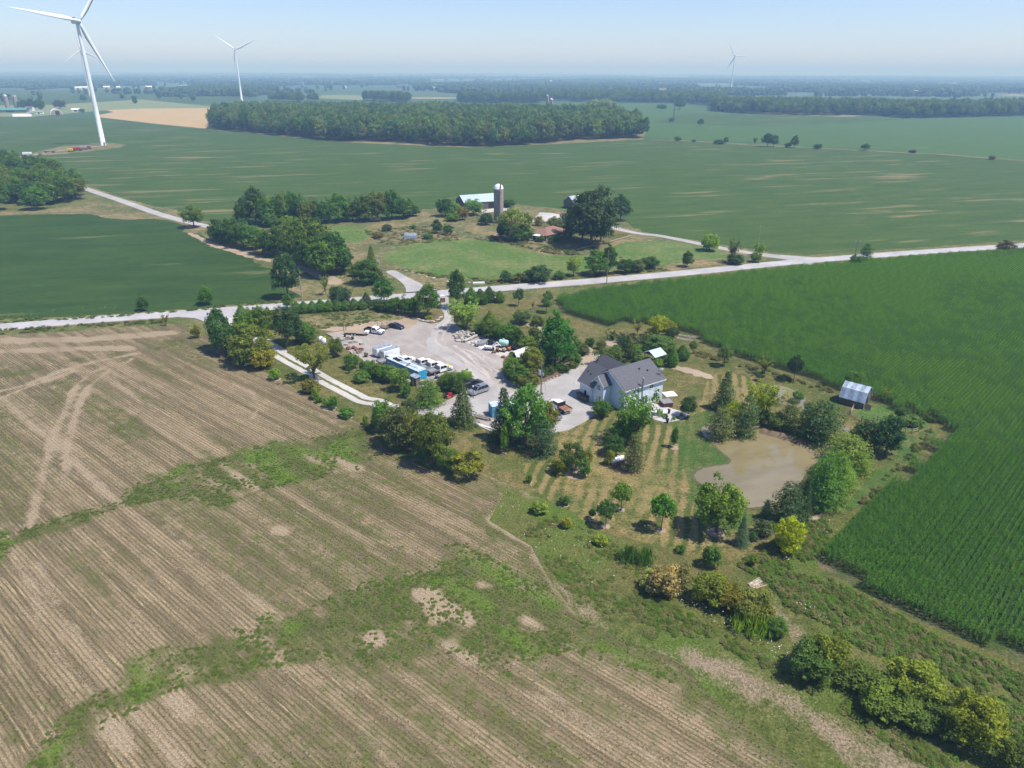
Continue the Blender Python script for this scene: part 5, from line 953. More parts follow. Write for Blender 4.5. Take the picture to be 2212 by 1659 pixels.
# ------------------------------------------------------------------ the house
HP, HA = Vector((23.65, 135.42, 0)), R(34.5)
house = root('house', 'two-storey blue-grey house with dark shingle roofs beside the gravel drive', 'house', HP, HA)
HE, LU, HD, RI = 5.13, 11.26, 9.8, 7.96
gable_walls(MB(), 0, LU, 0, HD, HE, RI - .05).obj('wall', M['siding'], house)
roof_slab(MB(), -.35, LU + .4, (-.45, HE - .24), (HD / 2, RI)).obj('roof', M['shingle'], house)
roof_slab(MB(), -.352, LU + .402, (HD + .45, HE - .24), (HD / 2, RI + .004)).obj('roof', M['shingle'], house)
MB().box(-.37, LU + .42, -.52, -.452, HE - .36, HE - .12).obj('gutter', M['white'], house)
for a, b in (((-.36, -.45, HE - .22), (-.36, HD / 2, RI + .02)), ((-.36, HD + .45, HE - .22), (-.36, HD / 2, RI + .02))):
    mb = MB(); A, B = Vector(a), Vector(b); mb.add([A, B, B - Vector((0, 0, .22)), A - Vector((0, 0, .22)), A + Vector((-.06, 0, 0)), B + Vector((-.06, 0, 0)), B + Vector((-.06, 0, -.22)), A + Vector((-.06, 0, -.22))], [(0, 1, 2, 3), (7, 6, 5, 4), (0, 4, 5, 1), (1, 5, 6, 2), (2, 6, 7, 3), (3, 7, 4, 0)]); mb.obj('barge_board', M['white'], house)
for x, y in ((-.004, -.004), (LU - .15, -.004)): MB().box(x, x + .154, y - .02, y + .15, 0, HE - .3).obj('corner_board', M['white'], house)
# garage wing
GU, GV0, GV1, GE, GR, GX1 = -2.75, 7.62, 11.3, 4.0, 7.45, 3.7
mb = MB(); xm = (GU + GX1) / 2; prof = [(GU, -.1), (GX1, -.1), (GX1, GE), (xm, GR), (GU, GE)]
v = [(x, GV0, z) for x, z in prof] + [(x, GV1, z) for x, z in prof]; mb.add(v, [(4, 3, 2, 1, 0), (5, 6, 7, 8, 9)] + [(i, (i + 1) % 5, 5 + (i + 1) % 5, 5 + i) for i in range(5)]); mb.obj('garage_wall', M['siding'], house)
for sx, e in ((-1, GU - .4), (1, GX1 + .4)):
    mb = MB(); a0, a1 = GV0 - 1.2, GV1 + .4; th = .16; n = Vector((sx * (GR - GE), 0, (xm - GU))).normalized() * th
    ez = GE - .22 * 1.0
    P = [(e, a0, ez), (e, a1, ez), (xm, a1, GR), (xm, a0, GR)]; Q = [tuple(Vector(p) + n) for p in P]
    mb.add(P + Q, [(3, 2, 1, 0), (4, 5, 6, 7), (0, 1, 5, 4), (1, 2, 6, 5), (2, 3, 7, 6), (3, 0, 4, 7)]); mb.obj('garage_roof', M['shingle'], house)
MB().box(GU - .50, GU - .42, GV0 + .1, GV1 + .4, GE - .34, GE - .1).obj('gutter', M['white'], house)
# gabled bay with door
BU, BV0, BV1, BE, BR = -2.1, 4.25, 7.6, 4.95, 6.75
mb = MB(); ym = (BV0 + BV1) / 2; gable_walls(mb, BU, .5, BV0, BV1, BE, BR - .03); mb.obj('bay_wall', M['siding'], house)
for s_, e in ((-1, BV0 - .3), (1, BV1 + .3)): roof_slab(MB(), BU - .32 - .002 * s_, 1.6, (e, BE - .2), (ym, BR + .002 * s_), .13).obj('bay_roof', M['shingle'], house)
for s_, e in ((-1, BV0 - .3), (1, BV1 + .3)):
    mb = MB(); A, B = Vector((BU - .34, e, BE - .2)), Vector((BU - .34, ym, BR)); d = Vector((-.05, 0, 0)); z_ = Vector((0, 0, .2)); u_ = Vector((0, 0, .13))
    mb.add([A + u_, B + u_, B - z_, A - z_, A + u_ + d, B + u_ + d, B - z_ + d, A - z_ + d], [(0, 1, 2, 3), (7, 6, 5, 4), (0, 4, 5, 1), (1, 5, 6, 2), (2, 6, 7, 3), (3, 7, 4, 0)]); mb.obj('barge_board', M['white'], house)
MB().box(BU - .03, BU + .12, BV0 - .02, BV0 + .12, 0, BE - .25).obj('corner_board', M['white'], house)
# back wing
gable = MB(); prof = [(2.2, -.1), (7.0, -.1), (7.0, 5.0), (4.6, 7.9), (2.2, 5.0)]; v = [(x, HD - 1, z) for x, z in prof] + [(x, 12.2, z) for x, z in prof]
gable.add(v, [(4, 3, 2, 1, 0), (5, 6, 7, 8, 9)] + [(i, (i + 1) % 5, 5 + (i + 1) % 5, 5 + i) for i in range(5)]); gable.obj('back_wing_wall', M['siding'], house)
for sx, e in ((-1, 1.8), (1, 7.4)):
    mb = MB(); n = Vector((sx * 2.9, 0, 2.4)).normalized() * .15; P = [(e, HD / 2 + .6, 4.52), (e, 12.6, 4.52), (4.6, 12.6, 7.92), (4.6, HD / 2 + .6, 7.92)]; Q = [tuple(Vector(p) + n) for p in P]
    mb.add(P + Q, [(3, 2, 1, 0), (4, 5, 6, 7), (0, 1, 5, 4), (1, 2, 6, 5), (2, 3, 7, 6), (3, 0, 4, 7)]); mb.obj('back_wing_roof', M['shingle'], house)
window(house, 'y', 0, 2.55, 4.05, 1.05, 1.15, 1); window(house, 'y', 0, 7.75, 4.05, 1.15, 1.15, 1); window(house, 'y', 0, 9.15, 1.55, 1.35, 1.5, 1); window(house, 'y', 0, 6.0, 1.25, 1.7, 2.2, 1)
window(house, 'x', BU, 5.75, 4.05, 1.1, 1.25, 1, cross=True); window(house, 'x', BU, 5.3, 1.35, .8, 1.1, 0); window(house, 'x', GU, 9.35, 1.75, 1.0, 1.25, 0)
dr = MB().box(BU - .06, BU - .002, 6.35, 7.3, .1, 2.15).obj('door', M['white'], house); MB().cyl((BU - .07, 6.48, 1.1), (BU - .12, 6.48, 1.1), .04, n=8).obj('handle', M['steel'], dr)
MB().cyl((4.5, -.62, 0), (4.5, -.62, 6.9), .17, n=10).obj('flue_pipe', M['steel'], house); MB().cyl((4.5, -.62, 6.9), (4.5, -.62, 7.12), .26, .2, 10).obj('flue_cap', M['tin'], house); MB().box(4.3, 4.7, -.6, -.47, 4.6, 4.75).obj('flue_bracket', M['steel'], house)
for x, y in ((6.9, 3.2), (-1.3, 9.4), (-1.1, 10.6), (8.6, 2.4)):
    z = (HE + (RI - HE) * y / (HD / 2)) if x > 0 else GE + (GR - GE) * (x - GU) / (xm - GU)
    MB().box(x - .16, x + .16, y - .16, y + .16, z - .05, z + .42, bev=.04).obj('roof_vent', M['soot'], house)
# satellite dish on the eave
mb = MB(); M_ = Matrix.Translation((LU - .45, .5, 6.75)) @ Matrix.Rotation(R(-62), 4, 'X') @ Matrix.Rotation(R(20), 4, 'Y')
mb.lathe([(.01, 0), (.3, .03), (.55, .12), (.66, .19)], 18, M_); mb.lathe([(.66, .20), (.55, .135), (.3, .045), (.01, .015)], 18, M_); mb.obj('satellite_dish', M['white'], house, smooth=True)
MB().cyl((LU - .45, .3, 5.2), (LU - .45, .45, 6.6), .05, n=6).obj('dish_mast', M['steel'], house)
# firewood rack on the garage wall
fw = root('firewood_stack', 'long stack of split firewood against the garage wall', 'firewood', Vector(frame(HP, HA) @ Vector((GU - .62, 7.9, 0))), HA)
MB().box(-.52, .5, -.05, 3.2, -.02, .12).obj('pallet', M['wood'], fw); MB().box(-.6, .56, -.1, 3.25, 1.28, 1.36).obj('cover_board', M['soot'], fw)
rg = random.Random(3)
for r_ in range(4):
    for k in range(11): MB().cyl((-.5 + rg.uniform(-.04, .02), .1 + k * .29, .26 + r_ * .28), (.44, .1 + k * .29, .26 + r_ * .28), .135 * rg.uniform(.85, 1.02), n=6).obj('log', M['wood'], fw)

# ------------------------------------------------------------------ gambrel shed by the paddock
A = Vector((71.4, 140.3, 0)); L = 4.9; ang = R(-41)
shed = root('gambrel_shed', 'weathered board shed with a striped metal gambrel roof by the corn', 'shed', A, ang)
WD, he, hk, hr_ = 4.9, 2.0, 3.6, 4.5
prof = [(0, -.1), (WD, -.1), (WD, he), (WD - .7, hk), (WD / 2, hr_), (.7, hk), (0, he)]
mb = MB(); v = [(x, y, z) for x in (0, L) for y, z in prof]; n = 7
mb.add(v, [tuple(range(n)), tuple(range(2 * n - 1, n - 1, -1))] + [(i, i + n, (i + 1) % n + n, (i + 1) % n) for i in range(n)]); mb.obj('wall', M['wood'], shed)
nb = int(L / .28)
for k in range(nb): MB().box(k * L / nb + .02, (k + 1) * L / nb - .02, -.045 - .01 * (k % 2), -.004, 0, he - .05).obj('board', M['wood'], shed)
for k in range(int(WD / .3)): MB().box(L + .004, L + .04, k * .3 + .02, k * .3 + .28, 0, he + (.9 if 0.6 < k * .3 < WD - .8 else .1)).obj('board', M['wood'], shed)
for (e, r_) in (((-.25, he - .45), (.7, hk)), ((.7, hk), (WD / 2, hr_)), ((WD + .25, he - .45), (WD - .7, hk)), ((WD - .7, hk), (WD / 2, hr_))):
    ns = 6
    for k in range(ns): roof_slab(MB(), -.25 + (L + .5) * k / ns + .01, -.25 + (L + .5) * (k + 1) / ns - .01, e, r_, .05 + .02 * (k % 2)).obj('roof_sheet', M['tinblue'] if k % 2 else M['tin'], shed)
dd = MB().box(L + .05, L + .1, 1.5, 2.7, .1, 2.0).obj('door', M['soot'], shed)
gt = MB(); gt.box(L + .3, L + 1.5, .2, .26, .2, 1.5); gt.obj('open_door', M['timber'], shed)

# ------------------------------------------------------------------ containers, trailers, small sheds
def text_mesh(s, size, mat_, name):
    cu = bpy.data.curves.new(name, 'FONT'); cu.body = s; cu.size = size; cu.extrude = .004; cu.align_x = 'CENTER'; cu.materials.append(mat_)
    o = bpy.data.objects.new(name, cu); COL.objects.link(o); dg = bpy.context.evaluated_depsgraph_get(); me = bpy.data.meshes.new_from_object(o.evaluated_get(dg)); bpy.data.objects.remove(o); return me

def container(label, p, ang, L, W_=2.44, H_=2.6, door=1):
    c_ = root('shipping_container', label, 'container', p, ang)
    mb = MB(); n = int(L / .3)
    prof = []
    for k in range(n + 1): prof += [(k * L / n, 0), (k * L / n + L / n * .5, .045)]
    for s_, y in ((1, .02), (-1, W_ - .02)):
        vv = []
        for x, d_ in prof[:-1]: vv += [(x, y + s_ * d_, .15), (x, y + s_ * d_, H_ - .1)]
        mb.add(vv, [(i * 2, i * 2 + 2, i * 2 + 3, i * 2 + 1) for i in range(len(prof) - 2)])
    mb.box(.02, .06, .03, W_ - .03, .15, H_ - .1); mb.obj('body', M['contblue'], c_)
    MB().box(.0, L, 0, W_, H_ - .1, H_, bev=.02).obj('roof', M['conttop'], c_)
    fr = MB()
    for x in (0, L - .12):
        for y in (-.012, W_ - .108): fr.box(x, x + .12, y, y + .12, 0, H_ - .102)
    for y in (-.008, W_ - .112): fr.box(.12, L - .12, y, y + .12, .0, .148)
    fr.obj('frame', M['contblue'], c_)
    x = L if door > 0 else 0
    for k in range(2):
        d_ = MB().box(*sorted((x + .004 * door, x + .06 * door)), .13 + k * (W_ - .26) / 2 + .01, .13 + (k + 1) * (W_ - .26) / 2 - .01, .15, H_ - .12).obj('door', M['contbright'], c_)
        for q in (.3, .75):
            y = .13 + (k + q) * (W_ - .26) / 2; MB().cyl((x + .09 * door, y, .2), (x + .09 * door, y, H_ - .15), .03, n=6).obj('lock_rod', M['contbright'], d_)
        for zz in (.7, 1.5, 2.2): MB().box(*sorted((x + .062 * door, x + .085 * door)), .2 + k * (W_ - .26) / 2, .05 + (k + 1) * (W_ - .26) / 2, zz - .05, zz + .05).obj('rib', M['contblue'], d_)
    return c_
A, B = gp('b5', 1092, 612, 2.6), gp('b5', 1540, 800, 2.6); A.z = B.z = 0; ang = math.atan2(B.y - A.y, B.x - A.x); CA = ang
cont = container('long blue shipping container with bright blue doors in the yard', A, ang, (B - A).length)
tx = link('lettering', text_mesh('MAERSK', .62, M['white'], 'lettering'), cont); tx.rotation_euler = (math.pi / 2, 0, 0); tx.location = (2.25, -.025, 1.5)
MB().box(.55, 1.05, -.02, -.012, 1.45, 1.98).obj('square_mark', M['tinblue'], cont)
cm_ = frame(A, ang); tr_ = root('scrap_rack', 'tangle of dark racks lying on the long blue container', 'rack', Vector(cm_ @ Vector((3.0, 1.2, 2.62))), ang)
for k in range(7): MB().box(-1.2, 1.3, -.5 + k * .16, -.45 + k * .16, .0, .12 + .03 * (k % 3)).obj('bar', M['darksteel'], tr_)
MB().box(-1.0, -.9, -.6, .7, .15, .3).obj('bar', M['darksteel'], tr_)
pl = thing('steel_plank', 'brown rusty plank across the long blue container roof', 'plank', tuple(cm_ @ Vector((7.6, .5, 2.62))), ang + .5, None, MB().box(-.3, .3, -.2, 1.6, 0, .07).mesh('plank', M['rust']))
for k, (x, y, a_) in enumerate([(5.2, .7, .12), (5.6, 1.3, .08), (9, 1.0, .05)]): thing('steel_tube', ['thin tube on the container roof by the racks', 'second thin tube on the container roof', 'thin tube near the container door end'][k], 'tube', tuple(cm_ @ Vector((x, y, 2.66))), ang + a_, None, MB().cyl((-1.8, 0, 0), (1.8, 0, 0), .05, n=6).mesh('tube', M['steel']))
A2 = gp('b6', 722, 1432); container('short blue container half hidden behind the tall spruce', A2, R(18), 6.06, door=-1)

def box_trailer(label, k, corners, h, door_m):
    A, B = gp(k, *corners[0]), gp(k, *corners[1]); ang = math.atan2(B.y - A.y, B.x - A.x); L = (B - A).length
    t_ = root('cargo_trailer', label, 'trailer', A, ang); Wd = 2.2
    MB().box(0, L, 0, Wd, .45, h, bev=.08).obj('body', M['whitemetal'], t_); MB().box(.08, L - .08, .08, Wd - .08, h + .002, h + .05).obj('roof', M['tin'], t_)
    for s_ in (0, 1): MB().box(-.03, -.003, .08 + s_ * (Wd / 2 - .06), .02 + (s_ + 1) * (Wd / 2 - .04), .55, h - .12).obj('door', door_m, t_)
    for y in (-.02, Wd - .2):
        for x in (L * .42, L * .6):
            w_ = MB().cyl((x, y, .36), (x, y + .22, .36), .36, n=14).obj('wheel', M['dark'], t_); MB().cyl((x, y - .01, .36), (x, y + .23, .36), .2, n=10).obj('rim', M['whitemetal'], w_)
    MB().prism([(L, .5), (L + 1.2, .5), (L + 1.2, .58), (L, .58)], Wd / 2 - .08, Wd / 2 + .08).obj('tongue', M['darksteel'], t_)
    return t_
box_trailer('white cargo trailer with a grey roof, farther of two side by side', 'b5', [(975, 622), (1185, 560)], 2.35, M['whitemetal'])
box_trailer('white cargo trailer parked closer to the white trucks, nearer of two', 'b5', [(1072, 655), (1290, 590)], 2.35, M['tin'])

p = gp('b5', 1440, 985); ws = root('wooden_shed', 'little grey board shed at the end of the blue container', 'shed', p, R(-38))
MB().box(0, 1.7, 0, 1.4, 0, 2.1).obj('wall', M['wood'], ws); MB().prism([(-.2, 2.1), (1.9, 2.1), (1.9, 2.2), (-.2, 2.45)], -.2, 1.6).obj('roof', M['tin'], ws); MB().box(.5, 1.2, -.05, -.004, .05, 1.8).obj('door', M['timber'], ws)
p = gp('b5', 1560, 990); kn = root('crate_bench', 'tan topped wooden crate before the container doors', 'crate', p, R(20))
MB().box(0, 1.8, 0, 1.2, .85, .95).obj('lid', M['timber'], kn); MB().box(.1, 1.7, .1, 1.1, 0, .85).obj('body', M['wood'], kn)

# ------------------------------------------------------------------ farmstead beyond the road
def silo(label, p, r, h, dome_m, staves=True, hoop=None):
    s_ = root('silo', label, 'silo', p, 0.0)
    MB().lathe([(r, 0), (r, h)], 28).obj('tower', M['stave'], s_, smooth=True)
    k = 0; nh = int(h / .95)
    for k in range(nh): MB().lathe([(r + .002, .4 + k * h / nh), (r + .05, .42 + k * h / nh), (r + .05, .5 + k * h / nh), (r + .002, .52 + k * h / nh)], 24).obj('hoop', M['darkstone'], s_)
    MB().lathe([(r + .08, h)] + [(max(.01, r * math.cos(a)), h + r * .95 * math.sin(a)) for a in np.linspace(0, 1.57, 9)], 24).obj('dome', dome_m, s_, smooth=True)
    MB().box(-.12 + r * .22, .32 + r * .22, -r - .45, -r * .93, 2.0, h - .4).obj('chute', M['darkstone'], s_)
    mb = MB()
    for a0, a1 in zip(np.linspace(.05, 1.4, 7)[:-1], np.linspace(.05, 1.4, 7)[1:]):
        q = [(x, -(r + .04) * math.cos(a), h + (r * .95 + .04) * math.sin(a)) for a in (a0, a1) for x in (r * .26, r * .52)]; mb.add(q, [(0, 1, 3, 2)])
    mb.obj('dome_panel', M['soot'], s_)
    return s_
p = gp('b1', 840, 452); silo('tall concrete stave silo with a white dome in the old farmstead', p, 2.25, height_at(p, full('b1', 840, 155)[1]), M['whitemetal'])

A, B = gp('b1', 510, 325), gp('b1', 800, 335)
A, B = gp('b1', 545, 345), gp('b1', 860, 318); ang = math.atan2(B.y - A.y, B.x - A.x); L = (B - A).length * 1.05
barn = root('long_barn', 'long low barn with a pale metal roof behind the silo', 'barn', A, ang)
WD = 12.5; he = 3.6; hr_ = 6.6; gable_walls(MB(), 0, L, 0, WD, he, hr_).obj('wall', M['wood'], barn)
ns = 12
for (e, r_, zz) in (((-.3, he - .1), (WD / 2, hr_), 0), ((WD + .3, he - .1), (WD / 2, hr_ + .003), 1)):
    for k in range(ns): roof_slab(MB(), -.3 + (L + .6) * k / ns + .01, -.3 + (L + .6) * (k + 1) / ns - .01, e, r_, .06 + .015 * (k % 2)).obj('roof_sheet', M['tinblue'], barn)
MB().box(L * .80, L - .1, -.06, -.004, .3, 3.0).obj('brick_panel', M['brick'], barn); MB().box(L * .62, L * .76, -.06, -.004, .2, 2.6).obj('door', M['soot'], barn)
dr = MB(); dr.box(-.07, -.004, 3.4, 9.1, .1, 4.0); dr.obj('end_door', M['soot'], barn)

A, B, C = gp('b1', 1255, 607), gp('b1', 1440, 560), gp('b1', 1125, 595)
ang = math.atan2(B.y - A.y, B.x - A.x); L = 14.5
bun = root('bungalow', 'low brick bungalow with a brown roof under the giant tree', 'house', A, ang)
WD, he, hr_ = 9.5, 2.5, 4.6
MB().box(0, L, 0, WD, -.1, he).obj('wall', M['brick'], bun)
ov = .6; mb = MB(); P = [(-ov, -ov, he - .05), (L + ov, -ov, he - .05), (L + ov, WD + ov, he - .05), (-ov, WD + ov, he - .05), (WD / 2, WD / 2, hr_), (L - WD / 2, WD / 2, hr_)]
mb.add(P, [(0, 1, 5, 4), (2, 3, 4, 5), (1, 2, 5), (3, 0, 4), (3, 2, 1, 0)]); mb.obj('roof', M['brown_shingle'], bun)
for x in (2.5, 6.5, 10.5): window(bun, 'y', 0, x, 1.4, 1.5, 1.2, 1)
por = MB(); por.box(-3.4, -.01, 1.0, 5.0, .25, .35)
for y in (1.0, 2.9, 4.8): por.box(-3.4, -3.2, y, y + .2, .35, 2.3)
por.box(-3.6, -.01, .8, 5.2, 2.3, 2.45); por.obj('porch', M['white'], bun)
for k in range(4): MB().box(-3.38, -3.34, 1.25 + k * .9, 1.95 + k * .9, .5, 2.2).obj('porch_window', M['glass'], bun)
MB().box(.0 - .03, .05, -.05, .35, 0, he - .1).obj('corner_board', M['white'], bun)

p = gp('b1', 25, 600); hut = root('tin_hut', 'small faceted metal hut with rust streaks on the rough grass', 'hut', p, R(-6))
prof = [(0, 0), (.35, 1.5), (1.1, 2.3), (2.2, 2.3), (2.9, 1.5), (3.2, 0)]
mb = MB(); n = len(prof); v = [(x, y, z) for x in (0, 5.2) for y, z in prof]; mb.add(v, [tuple(range(n)), tuple(range(2 * n - 1, n - 1, -1))]); mb.obj('end_wall', M['tin'], hut)
for i in range(n - 1):
    for k in range(4):
        (y0, z0), (y1, z1) = prof[i], prof[i + 1]; x0, x1 = -.05 + k * 1.325 + .01, -.05 + (k + 1) * 1.325 - .01; nn = Vector((0, -(z1 - z0), (y1 - y0))).normalized() * .05
        q = [(x0, y0, z0), (x1, y0, z0), (x1, y1, z1), (x0, y1, z1)]; MB().add(q + [tuple(Vector(a) + nn) for a in q], [(3, 2, 1, 0), (4, 5, 6, 7), (0, 1, 5, 4), (1, 2, 6, 5), (2, 3, 7, 6), (3, 0, 4, 7)]).obj('sheet', M['rust'] if (i == 2 and k == 1) else M['tin'], hut)
p = gp('a6', 1575, 458); wg = root('hay_wagon', 'dark slatted hay wagon parked at the tree belt', 'wagon', p, R(12))
MB().box(0, 5, 0, 2.3, .8, .95).obj('deck', M['darksteel'], wg)
for k in range(3): MB().box(0, .08, 0, 2.3, 1.1 + k * .4, 1.3 + k * .4).obj('rail', M['wood'], wg); MB().box(0, 5, -.06, 0, 1.1 + k * .4, 1.3 + k * .4).obj('rail', M['wood'], wg)
for x in (.8, 4.2):
    for y in (-.02, 2.1): MB().cyl((x, y, .4), (x, y + .22, .4), .4, n=12).obj('wheel', M['dark'], wg)
p = gp('b1', 1490, 330); bk = root('machine_shed', 'grey-roofed shed peeping out behind the giant tree', 'shed', p, R(40))
gable_walls(MB(), 0, 9, 0, 8, 3.4, 6.2).obj('wall', M['wood'], bk)
for e, r_ in (((-.3, 3.2), (4, 6.25)), ((8.3, 3.2), (4, 6.253))): roof_slab(MB(), -.3, 9.3, e, r_, .08).obj('roof', M['tin'], bk)

# ------------------------------------------------------------------ wind turbines
def turbine(label, base, hub_h, yaw, phase, L, scale=1.0, lean=None):
    p = G(*base); t_ = root('wind_turbine', label, 'wind turbine', p, yaw)      # rotor plane holds local x; axis along local y
    r0, r1 = 2.15 * scale, 1.25 * scale
    MB().lathe([(r0 * 1.1, 0), (r0 * 1.1, .6), (r0, .8), (r0 * .93, hub_h * .33), (r0 * .80, hub_h * .66), (r1, hub_h - 1.2)], 24).obj('tower', M['blade'], t_, smooth=True)
    MB().box(-1.9, 1.9, -3.0, 7.5, hub_h - 1.4, hub_h + 2.1, bev=.7).obj('nacelle', M['blade'], t_); MB().box(-1.7, 1.7, 5.4, 7.4, hub_h + 2.12, hub_h + 3.9).obj('cooler', M['soot'], t_)
    ax = Matrix.Translation((0, -4.2, hub_h + .4)); MB().lathe([(.02, 2.2), (.9, 1.9), (1.55, .9), (1.75, -.4), (1.6, -1.2), (.02, -1.25)], 18, ax @ Matrix.Rotation(R(90), 4, 'X')).obj('hub', M['blade'], t_, smooth=True)
    for k in range(3):
        a = phase + k * 2.0944; mb = MB(); v = []; ns = 14
        for i in range(ns + 1):
            s_ = i / ns; r_ = 1.0 + s_ * (L - 1.0)
            ch = (1.9 + (3.6 - 1.9) * min(1, s_ / .16)) if s_ < .2 else 3.6 * (1 - (s_ - .2) / .8) ** .9 + .28
            th = max(.12, (1.8 if s_ < .06 else 1.8 * (1 - min(1, (s_ - .06) / .25)) + .42 * (1 - s_))); tw = R(16) * (1 - s_)
            sec = [(-.3, 0), (-.12, .42), (.2, .5), (.7, 0), (.2, -.5), (-.12, -.42)]
            for cx_, cy_ in sec:
                X_, Y_ = cx_ * ch, cy_ * th; X2, Y2 = X_ * math.cos(tw) - Y_ * math.sin(tw), X_ * math.sin(tw) + Y_ * math.cos(tw)
                v.append((X2, Y2 - 1.8 * s_ * s_, r_))
        f = [(i * 6 + j, i * 6 + (j + 1) % 6, (i + 1) * 6 + (j + 1) % 6, (i + 1) * 6 + j) for i in range(ns) for j in range(6)] + [tuple(range(6))[::-1], tuple(range(ns * 6, ns * 6 + 6))]
        mb.add(v, f, ax @ Matrix.Rotation(a, 4, 'Y')); mb.obj('blade', M['blade'], t_, smooth=True)
    MB().box(-.7, .7, -r0 * 1.1 - .5, -r0, .6, 3.0).obj('door', M['steel'], t_)
    return t_
turbine('large white wind turbine nearest the camera, cut by the top edge', (219, 322), 105, R(54), R(38), 56)
turbine('white wind turbine standing behind the wheat field', (517, 223), 109, R(18), R(66), 53)
turbine('white wind turbine half hidden behind the nearest tower', (190, 217.5), 111, R(26), R(116), 51)
turbine('distant white wind turbine alone above the far right woods', (1572.6, 194.4), 119, R(164), R(30), 50)
STONES = []
for i in range(8):
    bm = bmesh.new(); bmesh.ops.create_icosphere(bm, subdivisions=1, radius=.5); rg = random.Random(i + 50)
    for v_ in bm.verts: v_.co *= rg.uniform(.72, 1.15); v_.co.z *= .8; v_.co.x = max(-.43, min(.43, v_.co.x)); v_.co.z = max(-.3, min(.36, v_.co.z))
    me = bpy.data.meshes.new('boulder'); bm.to_mesh(me); bm.free(); me.materials.append(M['stone'] if i < 6 else M['darkstone']); STONES.append(me)
def stone(p, sx, sy, sz, label, group=None, name='boulder', mesh=None, z=0.0):
    o = thing(name, label, 'stone', (p.x, p.y, z + sz * .28), _rng.uniform(0, 6.28), group, mesh or _rng.choice(STONES)); o.scale = (sx, sy, sz); return o
# ================================================================== vehicles (local x forward, origin on the ground under the middle)
def place2(k, rear, front):
    a, b = gp(k, *rear), gp(k, *front); return (a + b) / 2, math.atan2(b.y - a.y, b.x - a.x)

def wheels(t_, xs, yw, r=.38, w=.25, rim='steel'):
    for x in xs:
        for s_ in (-1, 1):
            y0, y1 = s_ * (yw - w), s_ * yw
            wh = MB().cyl((x, y0, r), (x, y1, r), r, n=16).obj('wheel', M['dark'], t_)
            MB().cyl((x, y1, r), (x, y1 + s_ * .02, r), r * .58, n=10).obj('rim', M[rim], wh)

def tapered(prof, y, zs, yt, zt):
    """side profile (x,z) -> solid whose half width falls from y below zs to yt at zt"""
    mb = MB(); n = len(prof)
    def hw(z): return y if z <= zs else y + (yt - y) * (z - zs) / (zt - zs)
    v = [(x, -hw(z), z) for x, z in prof] + [(x, hw(z), z) for x, z in prof]
    mb.add(v, [tuple(range(n)), tuple(range(2 * n - 1, n - 1, -1))] + [(i, i + n, (i + 1) % n + n, (i + 1) % n) for i in range(n)]); return mb

def quadpanel(pts4, off):
    a, b, c_, d_ = [Vector(p) for p in pts4]; n = (b - a).cross(d_ - a).normalized() * off
    mb = MB(); q = [a, b, c_, d_]; mb.add([tuple(p + n * .1) for p in q] + [tuple(p + n) for p in q], [(3, 2, 1, 0), (4, 5, 6, 7), (0, 1, 5, 4), (1, 2, 6, 5), (2, 3, 7, 6), (3, 0, 4, 7)]); return mb

def glasshouse(t_, xs, z0, z1, y0, y1, doors):
    """xs: windscreen foot, windscreen top, rear top, rear foot (x); panels of dark glass proud of the cab"""
    f0, f1, r1, r0 = xs; g = M['carglass']; e = .012
    quadpanel([(f0, -y0 * .9, z0), (f0, y0 * .9, z0), (f1, y1 * .88, z1 - .05), (f1, -y1 * .88, z1 - .05)], .02).obj('windscreen', g, t_)
    quadpanel([(r0, y0 * .85, z0 + .02), (r0, -y0 * .85, z0 + .02), (r1, -y1 * .85, z1 - .06), (r1, y1 * .85, z1 - .06)], .02).obj('rear_window', g, t_)
    n = doors
    for s_ in (-1, 1):
        for k in range(n):
            a0, a1 = f0 - .18 + (r0 + .12 - (f0 - .18)) * k / n, f0 - .18 + (r0 + .12 - (f0 - .18)) * (k + 1) / n
            t0, t1 = f1 - .08 + (r1 + .08 - (f1 - .08)) * k / n, f1 - .08 + (r1 + .08 - (f1 - .08)) * (k + 1) / n
            q = [(a0 - .05, s_ * (y0 + .004), z0 + .04), (a1 + .05, s_ * (y0 + .004), z0 + .04), (t1 + .05, s_ * (y1 + .028), z1 - .08), (t0 - .05, s_ * (y1 + .028), z1 - .08)]
            if s_ < 0: q = q[::-1]
            quadpanel(q, .03).obj('side_window', g, t_)

